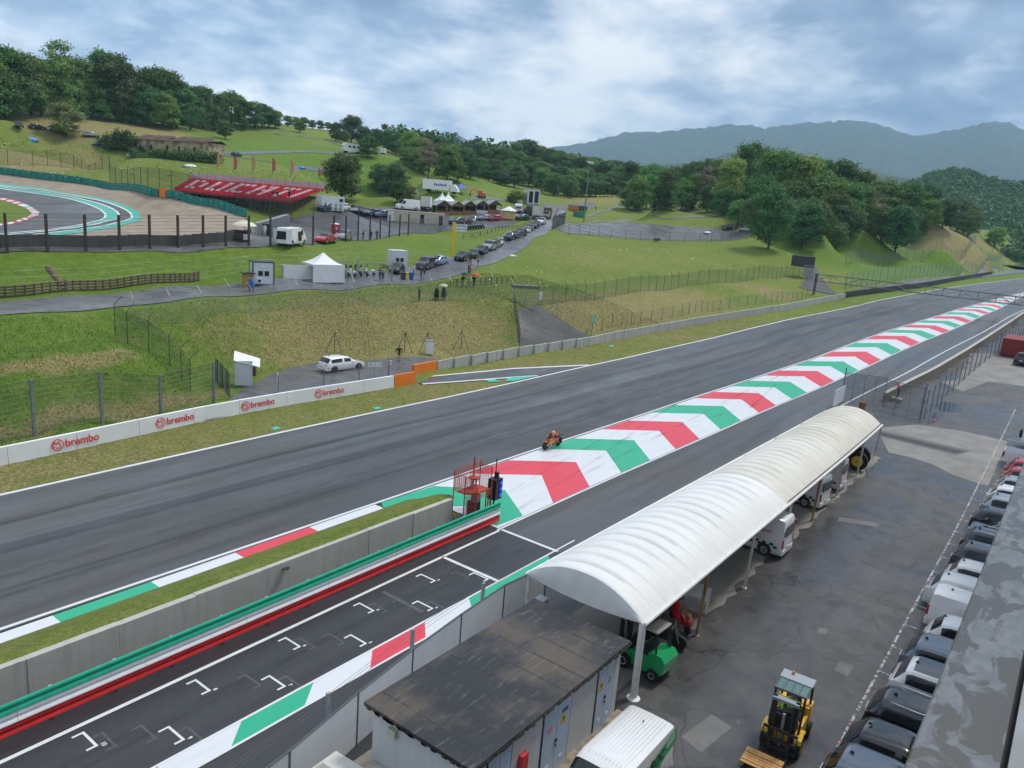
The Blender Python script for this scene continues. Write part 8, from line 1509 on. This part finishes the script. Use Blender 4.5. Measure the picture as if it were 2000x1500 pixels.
def tufts(name, label, n, xr, yr_fn, hmin, hmax, mat_, cond=None):
    g = np.random.default_rng(17); x = g.uniform(xr[0], xr[1], n); y = yr_fn(x, g.random(n)); 
    if cond is not None: k = cond(x, y); x, y = x[k], y[k]
    z = H(x, y) - .06 * (y < L_wall(x) + .3); a = g.uniform(0, 6.28, len(x)); h_ = g.uniform(hmin, hmax, len(x)); w_ = h_ * g.uniform(.10, .24, len(x)); lx, ly = g.normal(size=len(x)) * h_ * .5, g.normal(size=len(x)) * h_ * .5
    V = np.stack([np.stack([x - np.cos(a) * w_, y - np.sin(a) * w_, z - .02], 1), np.stack([x + np.cos(a) * w_, y + np.sin(a) * w_, z - .02], 1), np.stack([x + lx, y + ly, z + h_], 1)], 1).reshape(-1, 3); me = npmesh(name, V, np.arange(len(V)).reshape(-1, 3)); dr2, lu2 = dry_lush(V)
    for nm, arr in (('dry', dr2), ('lush', lu2)): me.attributes.new(nm, 'FLOAT', 'POINT').data.foreach_set('value', arr.astype(np.float32))
    o_ = struct(link(name, me, mat_), 'stuff'); tag(o_, label, 'grass'); return o_
s = NT('grass_tuft'); dry, lush = s.attr('dry'), s.attr('lush'); ri = s.n('ShaderNodeNewGeometry').outputs['Random Per Island']
gcol = s.mix(ri, (.11, .18, .028), (.22, .29, .055)); gcol = s.mix(lush, gcol, s.mix(ri, (.09, .17, .02), (.18, .29, .04))); dcol = s.mix(ri, (.22, .20, .06), (.41, .37, .14)); pick = s.math('GREATER_THAN', s.math('ADD', s.math('MULTIPLY', dry, .7), .02), s.math('FRACT', s.math('MULTIPLY', ri, 17.3))); s.col(s.mix(pick, gcol, dcol)); s.rough(.8); M_tuft = s.m
tufts('verge_grass', 'short dry grass blades on the verge beside the track', 60000, (8, 120), lambda x, u: L_far(x) + .1 + u * (L_wall(x) - L_far(x) - .2), .03, .09, M_tuft)
tufts('bank_grass', 'rough grass on the banks beyond the barrier wall', 170000, (12, 105), lambda x, u: L_wall(x) + 1.2 + 34 * u, .05, .20, M_tuft, lambda x, y: ~((y > L_wall(x)) & (y < L_wall(x) + 9) & (x > 33) & (x < 63)) & (y < np.interp(x, RDX, RDY) - .9))
tufts('berm_grass', 'grass blades on the berm above the concrete pit wall', 9000, (2, 30), lambda x, u: 29.15 - .02 * u, .02, .05, M_tuft)
# ------------------------------------------------------------------ air
hz = MB().b0(-1400, 6200, -1300, 4600, -60, 1010).mesh('haze'); ho = bpy.data.objects.new('haze', hz); C.objects.link(ho); hm = bpy.data.materials.new('haze_air'); hm.use_nodes = True; hn = hm.node_tree; hn.nodes.clear(); vo = hn.nodes.new('ShaderNodeOutputMaterial'); pvn = hn.nodes.new('ShaderNodeVolumePrincipled'); pvn.inputs['Color'].default_value = (.52, .77, 1.0, 1); pvn.inputs['Density'].default_value = .00012; pvn.inputs['Anisotropy'].default_value = .0; hn.links.new(pvn.outputs[0], vo.inputs['Volume']); hz.materials.append(hm); struct(ho, 'stuff'); tag(ho, 'pale blue haze in the air', 'haze'); hm.cycles.homogeneous_volume = True
# ------------------------------------------------------------------ people
SK = {'pelvis': (0, 0, .95, .145), 'waist': (0, 0, 1.10, .125), 'chest': (.0, 0, 1.32, .155), 'neck': (.01, 0, 1.50, .055), 'head': (.02, 0, 1.60, .088), 'crown': (.01, 0, 1.69, .085)}
for s_, n_ in ((1, 'l'), (-1, 'r')): SK.update({'sh' + n_: (0, .17 * s_, 1.42, .070), 'el' + n_: (-.03, .25 * s_, 1.15, .048), 'wr' + n_: (.07, .25 * s_, .93, .034), 'ha' + n_: (.11, .245 * s_, .84, .038), 'hip' + n_: (0, .09 * s_, .87, .095), 'kn' + n_: (.02, .10 * s_, .49, .064), 'an' + n_: (-.01, .10 * s_, .09, .046), 'to' + n_: (.15, .11 * s_, .045, .04)})
BONE = [('pelvis', 'waist'), ('waist', 'chest'), ('chest', 'neck'), ('neck', 'head'), ('head', 'crown')] + [p for n_ in 'lr' for p in (('chest', 'sh' + n_), ('sh' + n_, 'el' + n_), ('el' + n_, 'wr' + n_), ('wr' + n_, 'ha' + n_), ('pelvis', 'hip' + n_), ('hip' + n_, 'kn' + n_), ('kn' + n_, 'an' + n_), ('an' + n_, 'to' + n_))]
POSE = {'stand': {}, 'walk': {'knl': (.16, .10, .52), 'anl': (.10, .10, .12), 'tol': (.25, .11, .07), 'knr': (-.05, -.10, .50), 'anr': (-.22, -.10, .14), 'tor': (-.08, -.11, .05), 'ell': (-.12, .24, 1.16), 'wrl': (-.06, .24, .94), 'hal': (-.03, .24, .86), 'elr': (.08, -.24, 1.16), 'wrr': (.24, -.22, 1.02), 'har': (.30, -.21, .95)},
        'umbrella': {'elr': (.12, -.27, 1.20), 'wrr': (.24, -.20, 1.38), 'har': (.25, -.18, 1.45)}, 'lean': {'chest': (.14, 0, 1.28), 'neck': (.22, 0, 1.44), 'head': (.26, 0, 1.53), 'crown': (.27, 0, 1.62), 'shl': (.14, .17, 1.38), 'shr': (.14, -.17, 1.38), 'ell': (.30, .24, 1.18), 'wrl': (.46, .18, 1.12), 'hal': (.53, .14, 1.11), 'elr': (.30, -.24, 1.18), 'wrr': (.46, -.18, 1.12), 'har': (.53, -.14, 1.11)},
        'hips': {'ell': (-.10, .40, 1.18), 'wrl': (.02, .22, 1.02), 'hal': (.05, .17, .98), 'elr': (-.10, -.40, 1.18), 'wrr': (.02, -.22, 1.02), 'har': (.05, -.17, .98)},
        'sit': {'pelvis': (0, 0, .12), 'waist': (-.03, 0, .27), 'chest': (-.04, 0, .50), 'neck': (-.02, 0, .68), 'head': (.0, 0, .78), 'crown': (0, 0, .87), 'shl': (-.03, .17, .60), 'shr': (-.03, -.17, .60), 'ell': (.10, .27, .38), 'wrl': (.32, .20, .42), 'hal': (.40, .16, .44), 'elr': (.10, -.27, .38), 'wrr': (.30, -.24, .34), 'har': (.38, -.22, .34), 'hipl': (.05, .10, .10), 'hipr': (.05, -.10, .10), 'knl': (.46, .13, .16), 'knr': (.46, -.13, .16), 'anl': (.52, .13, -.24), 'anr': (.52, -.13, -.24), 'tol': (.68, .13, -.27), 'tor': (.68, -.13, -.27)},
        'ride': {'pelvis': (-.28, 0, .86), 'waist': (-.14, 0, .98), 'chest': (.10, 0, 1.06), 'neck': (.28, 0, 1.10), 'head': (.36, 0, 1.15), 'crown': (.40, 0, 1.21), 'shl': (.14, .18, 1.06), 'shr': (.14, -.18, 1.06), 'ell': (.30, .30, .86), 'wrl': (.46, .27, .86), 'hal': (.53, .25, .87), 'elr': (.30, -.30, .86), 'wrr': (.46, -.27, .86), 'har': (.53, -.25, .87), 'hipl': (-.26, .12, .80), 'hipr': (-.26, -.12, .80), 'knl': (.12, .26, .66), 'knr': (.12, -.26, .66), 'anl': (-.30, .20, .42), 'anr': (-.30, -.20, .42), 'tol': (-.16, .22, .36), 'tor': (-.16, -.22, .36)}}
def cloth(n, c): return mat('cloth_' + n, c, .85, 0, .12, 12)
M_skin = mat('skin', (.50, .30, .21), .6); HAIR = {'dark': mat('hair_dark', (.03, .02, .015), .7), 'grey': mat('hair_grey', (.42, .41, .40), .7)}
def person(label, pos, heading, top, legs, pose='stand', hair='dark', h_=1.75, shoe=None, bare=False, group=None, helmet=None):
    J = {k: list(v) for k, v in SK.items()}
    for k, v in POSE[pose].items(): J[k][:3] = v
    names = list(J); me = bpy.data.meshes.new('person'); me.from_pydata([J[k][:3] for k in names], [(names.index(a), names.index(b_)) for a, b_ in BONE], []); ob = bpy.data.objects.new('tmp', me); C.objects.link(ob)
    md = ob.modifiers.new('skin', 'SKIN'); md.use_smooth_shade = True
    for i, k in enumerate(names): sv = me.skin_vertices[0].data[i]; sv.radius = (J[k][3], J[k][3]); sv.use_root = k == 'pelvis'
    ob.modifiers.new('sub', 'SUBSURF').levels = 1; bpy.context.view_layer.update(); m2 = bpy.data.meshes.new_from_object(ob.evaluated_get(bpy.context.evaluated_depsgraph_get())); bpy.data.objects.remove(ob); m2.name = 'person_body'
    reg = {'neck': 3, 'head': 3, 'crown': 4, 'hal': 3, 'har': 3, 'tol': 2, 'tor': 2, 'anl': 2, 'anr': 2, 'pelvis': 1, 'hipl': 1, 'hipr': 1, 'knl': 3 if bare else 1, 'knr': 3 if bare else 1}
    for m_ in (top, legs, shoe or P_k, M_skin, HAIR[hair]): m2.materials.append(m_)
    mids = []
    for k in names: mids.append((np.array(J[k][:3]), reg.get(k, 0)))
    for a, b_ in BONE:
        if a[:3] in ('hip', 'sho', 'shl', 'shr', 'ell', 'elr') or a[:2] in ('kn', 'wr'): mids.append(((np.array(J[a][:3]) + np.array(J[b_][:3])) / 2, reg.get(b_ if a[:3] == 'hip' else a, 0) if a[:2] != 'kn' else (3 if bare else 1)))
    PT_ = np.array([q[0] for q in mids]); RG = [q[1] for q in mids]
    for p in m2.polygons: p.material_index = RG[int(np.argmin(((PT_ - np.array(p.center)) ** 2).sum(1)))]; p.use_smooth = True
    o_ = bpy.data.objects.new('person', m2); C.objects.link(o_); o_.location = tuple(pos); o_.rotation_euler = (0, 0, heading); s = h_ / 1.75; o_.scale = (s, s, s); tag(o_, label, 'person', group)
    hd = Vector(J['head'][:3]).lerp(Vector(J['crown'][:3]), .3); f_ = (Vector(J['head'][:3]) - Vector(J['neck'][:3])).normalized(); 
    if helmet: MB().ball(tuple(hd + Vector((.01, 0, .03))), .15, 14, 10, (1.1, .95, 1.0)).build('helmet', helmet, o_, True); MB().ball(tuple(hd + Vector((.06, 0, .02))), .125, 12, 8, (1.0, .9, .55)).build('visor', M_glass, o_, True)
    else:
        b = MB(); b.ball(tuple(hd + Vector((.095, 0, -.02))), .018, 6, 4, (1, .8, 1.3)); b.build('nose', M_skin, o_, True)
        for y in (-.035, .035): MB().ball(tuple(hd + Vector((.085, y, .015))), .012, 6, 4).build('eye', P_k, o_)
        for y in (-.09, .09): MB().ball(tuple(hd + Vector((.0, y, .0))), .025, 6, 4, (.7, .4, 1.2)).build('ear', M_skin, o_, True)
        MB().ball(tuple(hd + Vector((-.025, 0, .055))), .105, 10, 7, (1.02, .96, .85)).build('hair', HAIR[hair], o_, True)
    return o_
def umbrella(label, col, pos, r=.55):
    t = thing('umbrella', label, 'umbrella', tuple(pos)); prof = [(.02, .0)] + [(r * math.sin(a), -.32 * r / .55 * (1 - math.cos(a))) for a in np.linspace(.15, 1.45, 8)]; MB().lathe([(q[0], q[1] + .62) for q in prof], n=16, cap=False).build('canopy', col, t, True); MB().tube((0, 0, -.05), (0, 0, .68), .012).build('shaft', M_pgrey, t)
    for k in range(8): a = k * math.pi / 4; MB().tube((0, 0, .58), (r * .97 * math.cos(a), r * .97 * math.sin(a), .36), .006, .006, 4).build('rib', M_pgrey, t)
    return t
CB, CG, CW, CR_, CN, CBG, CO, CHV, CBL, CPK = cloth('black', (.012, .012, .014)), cloth('grey', (.18, .18, .19)), cloth('white', (.68, .68, .68)), cloth('red', (.60, .02, .03)), cloth('navy', (.02, .03, .09)), cloth('beige', (.42, .34, .24)), cloth('orange', (.75, .17, .02)), cloth('hivis', (.28, .85, .03)), cloth('blue', (.05, .13, .38)), cloth('pink', (.72, .16, .26))
def hold(p, hd, label, col, r=.55): c_, s_ = math.cos(hd), math.sin(hd); hx, hy = .25, -.18; umbrella(label, col, (p[0] + hx * c_ - hy * s_, p[1] + hx * s_ + hy * c_, p[2] + 1.42), r)
toC = lambda p: math.atan2(-p[1], -p[0])
p = at(779, 707); person('person in black with backpack straps standing beside the forecourt', p, toC(p), CB, CB, 'hips', bare=True)
p = at(866, 586); person('person in dark rain poncho under a pale umbrella behind the fence', p, toC(p) + .3, CN, CN, 'umbrella'); hold(p, toC(p) + .3, 'pale beige umbrella held above the dark poncho', mat('umb_beige', (.55, .50, .38), .7))
def poncho(o_, m_): MB().lathe([(.34, .38), (.33, .7), (.28, 1.1), (.22, 1.36), (.10, 1.5), (.075, 1.53)], (0, 0, 0), 14, cap=False).build('poncho', m_, o_, True)
poncho(bpy.data.objects[[o.name for o in C.objects if o.get('label', '').startswith('person in dark rain poncho under')][0]], CN)
p = at(852, 587); poncho(person('person in hooded dark poncho left of the umbrella holder', p, toC(p) - .4, CN, CN), CB)
p = at(818, 588); person('person in black standing alone at the crest fence', p, toC(p) + 1.2, CB, CB)
p = at(903, 561); person('person under a black umbrella on the grass by the timber rail', p, toC(p) + 2.6, CB, CG, 'umbrella'); hold(p, toC(p) + 2.6, 'black umbrella held on the grass beside the timber rail', mat('umb_black', (.012, .012, .02), .6), .62)
p = at(924, 562); person('person under a bright red umbrella on the grass', p, toC(p) + 2.8, CB, CB, 'umbrella'); hold(p, toC(p) + 2.8, 'bright red umbrella held on the grass', mat('umb_red', (.65, .05, .03), .6), .62)
p = at(915, 536); person('person in red and black jacket at the road edge', p, 2.0, CB, CB); p = at(918, 540); person('person in bright red jacket at the road edge', p, 2.2, CR_, CB)
p = at(919, 515); person('person in black walking on the road beyond the red jackets', p, 2.4, CB, CB, 'walk'); p = at(933, 521); person('person in shorts under a dark umbrella on the road', p, toC(p), CBG, CB, 'umbrella', bare=True); hold(p, toC(p), 'dark umbrella held on the wet road', mat('umb_black', (.012, .012, .02), .6))
p = at(808, 539); person('person in white shirt standing before the grey people carrier', p, 2.6, CW, CG); p = at(822, 549); person('person in dark jacket at the road edge under a black umbrella', p, 2.0, CB, CG, 'umbrella'); hold(p, 2.0, 'black umbrella shared at the road edge', mat('umb_black', (.012, .012, .02), .6)); p = at(828, 548); person('person in pale trousers beside the shared umbrella', p, 2.3, CB, CBG)
p = at(742, 549); person('person in brown jacket at the gate post', p, 1.0, CB, CB); p = at(748, 548); person('person in beige jacket at the gate post', p, 1.4, CBG, CB)
p = at(491, 570); poncho(person('person in blue poncho walking past the white cabin', p, toC(p) + 1.2, CBL, CN, 'walk'), CBL)
for i, (px, py) in enumerate(((709, 470), (724, 469), (736, 468))): p = at(px, py); person('person in dark clothes behind the yard fence, %s of three' % ('leftmost', 'middle', 'rightmost')[i], p, 2.5 + i, CB, CB, ('walk', 'stand', 'hips')[i])
p = at(487, 470); person('marshal in orange overalls at the end of the corner wall', p, toC(p), CO, CO); p = at(517, 462); person('person in white overalls beside the grey shed', p, toC(p), CW, CW)
for i, u in enumerate((.86, .88)): q_ = sp(u - .02, .05); person('person in dark jacket standing on the stand, %s of a pair' % ('left', 'right')[i], q_ + np.array([i * .5, 0, -.05]), toC(q_), CB, CG)
q_ = sp(.97, .08); person('person under a black umbrella at the right end of the stand', q_, toC(q_), CB, CB, 'umbrella'); hold(q_, toC(q_), 'black umbrella at the right end of the stand', mat('umb_black', (.012, .012, .02), .6))
p = np.array([85.6, 14.0, float(hc(85.6)) + .3]); lad = person('person in bright pink jacket leaning on the wall beyond the gate', p, 2.2, CPK, CN, 'lean', 'grey', 1.75)
ls = thing('concrete_step', 'low concrete step at the wall end beneath the pink jacket', 'step', (85.6, 14.0, float(hc(85.6)))); MB().b0(-.6, .6, -.5, .5, -.1, .3).build('block', M_conc, ls)
fx_, fy_ = math.cos(FKR), math.sin(FKR); person('forklift driver in lime hi-vis jacket seated in the yellow forklift', (FK[0] - .22 * fx_, FK[1] - .22 * fy_, .86), FKR, CHV, CN, 'sit', helmet=None)
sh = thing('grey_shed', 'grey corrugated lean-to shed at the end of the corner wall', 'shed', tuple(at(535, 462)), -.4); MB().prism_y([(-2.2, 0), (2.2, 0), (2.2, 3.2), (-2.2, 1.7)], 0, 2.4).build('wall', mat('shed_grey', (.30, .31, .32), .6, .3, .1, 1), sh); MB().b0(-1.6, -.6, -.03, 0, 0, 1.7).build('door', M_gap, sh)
um = thing('marshal_parasol', 'cream parasol over black covered equipment at the wall end', 'parasol', tuple(at(478, 470))); MB().lathe([(1.5, 1.9), (1.1, 2.25), (.4, 2.5), (.03, 2.55)], n=16, cap=False).build('canopy', mat('parasol_cream', (.70, .66, .55), .7), um, True); MB().tube((0, 0, 0), (0, 0, 2.55), .03).build('shaft', M_pgrey, um)
eq = thing('covered_equipment', 'equipment under a black sheet beside the parasol', 'equipment', tuple(at(462, 470)), -.3); MB().ball((0, 0, .5), 1.0, 12, 8, (1.9, .8, .9)).build('sheet', M_blackwall, eq, True); MB().b0(.6, 1.6, -.9, -.3, .2, .9).build('box', M_pal, eq)
# ------------------------------------------------------------------ racing motorcycle and rider on the edge of the track
bp0 = atc(1076, 874); BH = math.pi - .03
rb_ = thing('racing_motorcycle', 'orange and black racing motorcycle riding along the painted divider', 'motorcycle', (bp0[0], bp0[1], float(hc(bp0[0])) + .012), BH, s=1.12); rb_.rotation_euler = (-.28, 0, BH)
P_or = carpaint('race_orange', (.75, .14, .015)); 
for x in (-.70, .72):
    wh = MB().lathe([(.20, -.085), (.28, -.085), (.315, -.03), (.315, .03), (.28, .085), (.20, .085)], (x, 0, .315), 24, 'Y').build('wheel', M_tyre, rb_, True, 50); MB().lathe([(.205, -.05), (.205, .05)], (x, 0, .315), 18, 'Y').build('rim', P_or, wh)
MB().prism_y([(-.25, .30), (.35, .22), (.55, .40), (.62, .62), (.72, .86), (.55, .95), (.25, .86), (-.15, .80), (-.30, .55)], -.19, .19).build('fairing', P_or, rb_, False); MB().prism_y([(-.25, .72), (-.85, .92), (-.95, 1.0), (-.60, .98), (-.2, .84)], -.10, .10).build('tail_unit', PAINT['black'], rb_); MB().prism_y([(.58, .90), (.75, .84), (.52, 1.08), (.45, 1.02)], -.13, .13).build('windscreen', M_glass, rb_)
MB().b0(-.2, .3, -.20, .20, .30, .48).build('side_panel', PAINT['black'], rb_); MB().tube((.72, .1, .315), (.48, .12, .88), .03).tube((.72, -.1, .315), (.48, -.12, .88), .03).build('fork', M_chrome, rb_); MB().tube((-.7, .1, .315), (-.1, .1, .45), .035).tube((-.7, -.1, .315), (-.1, -.1, .45), .035).build('swingarm', M_rimd, rb_); MB().tube((-.1, -.14, .35), (-.75, -.16, .6), .05, .06).build('exhaust', M_chrome, rb_); MB().prism_y([(.45, .55), (.95, .60), (.9, .66), (.5, .62)], -.06, .06).build('mudguard', P_or, rb_); MB().tube((.46, -.28, .88), (.46, .28, .88), .015).build('handlebar', M_plast, rb_)
CRO = mat('leathers_orange', (.72, .13, .02), .5, 0, 0, 6, col2=(.02, .02, .03), thr=(.46, .5)); CRB = mat('leathers_dark', (.02, .02, .035), .5, 0, 0, 6, col2=(.62, .10, .02), thr=(.52, .56))
rid = person('rider in orange and dark leathers crouched on the racing motorcycle', rb_.location, BH, CRO, CRB, 'ride', h_=1.75 * 1.12, helmet=carpaint('helmet_orange', (.78, .28, .06))); rid.rotation_euler = (-.28, 0, BH)
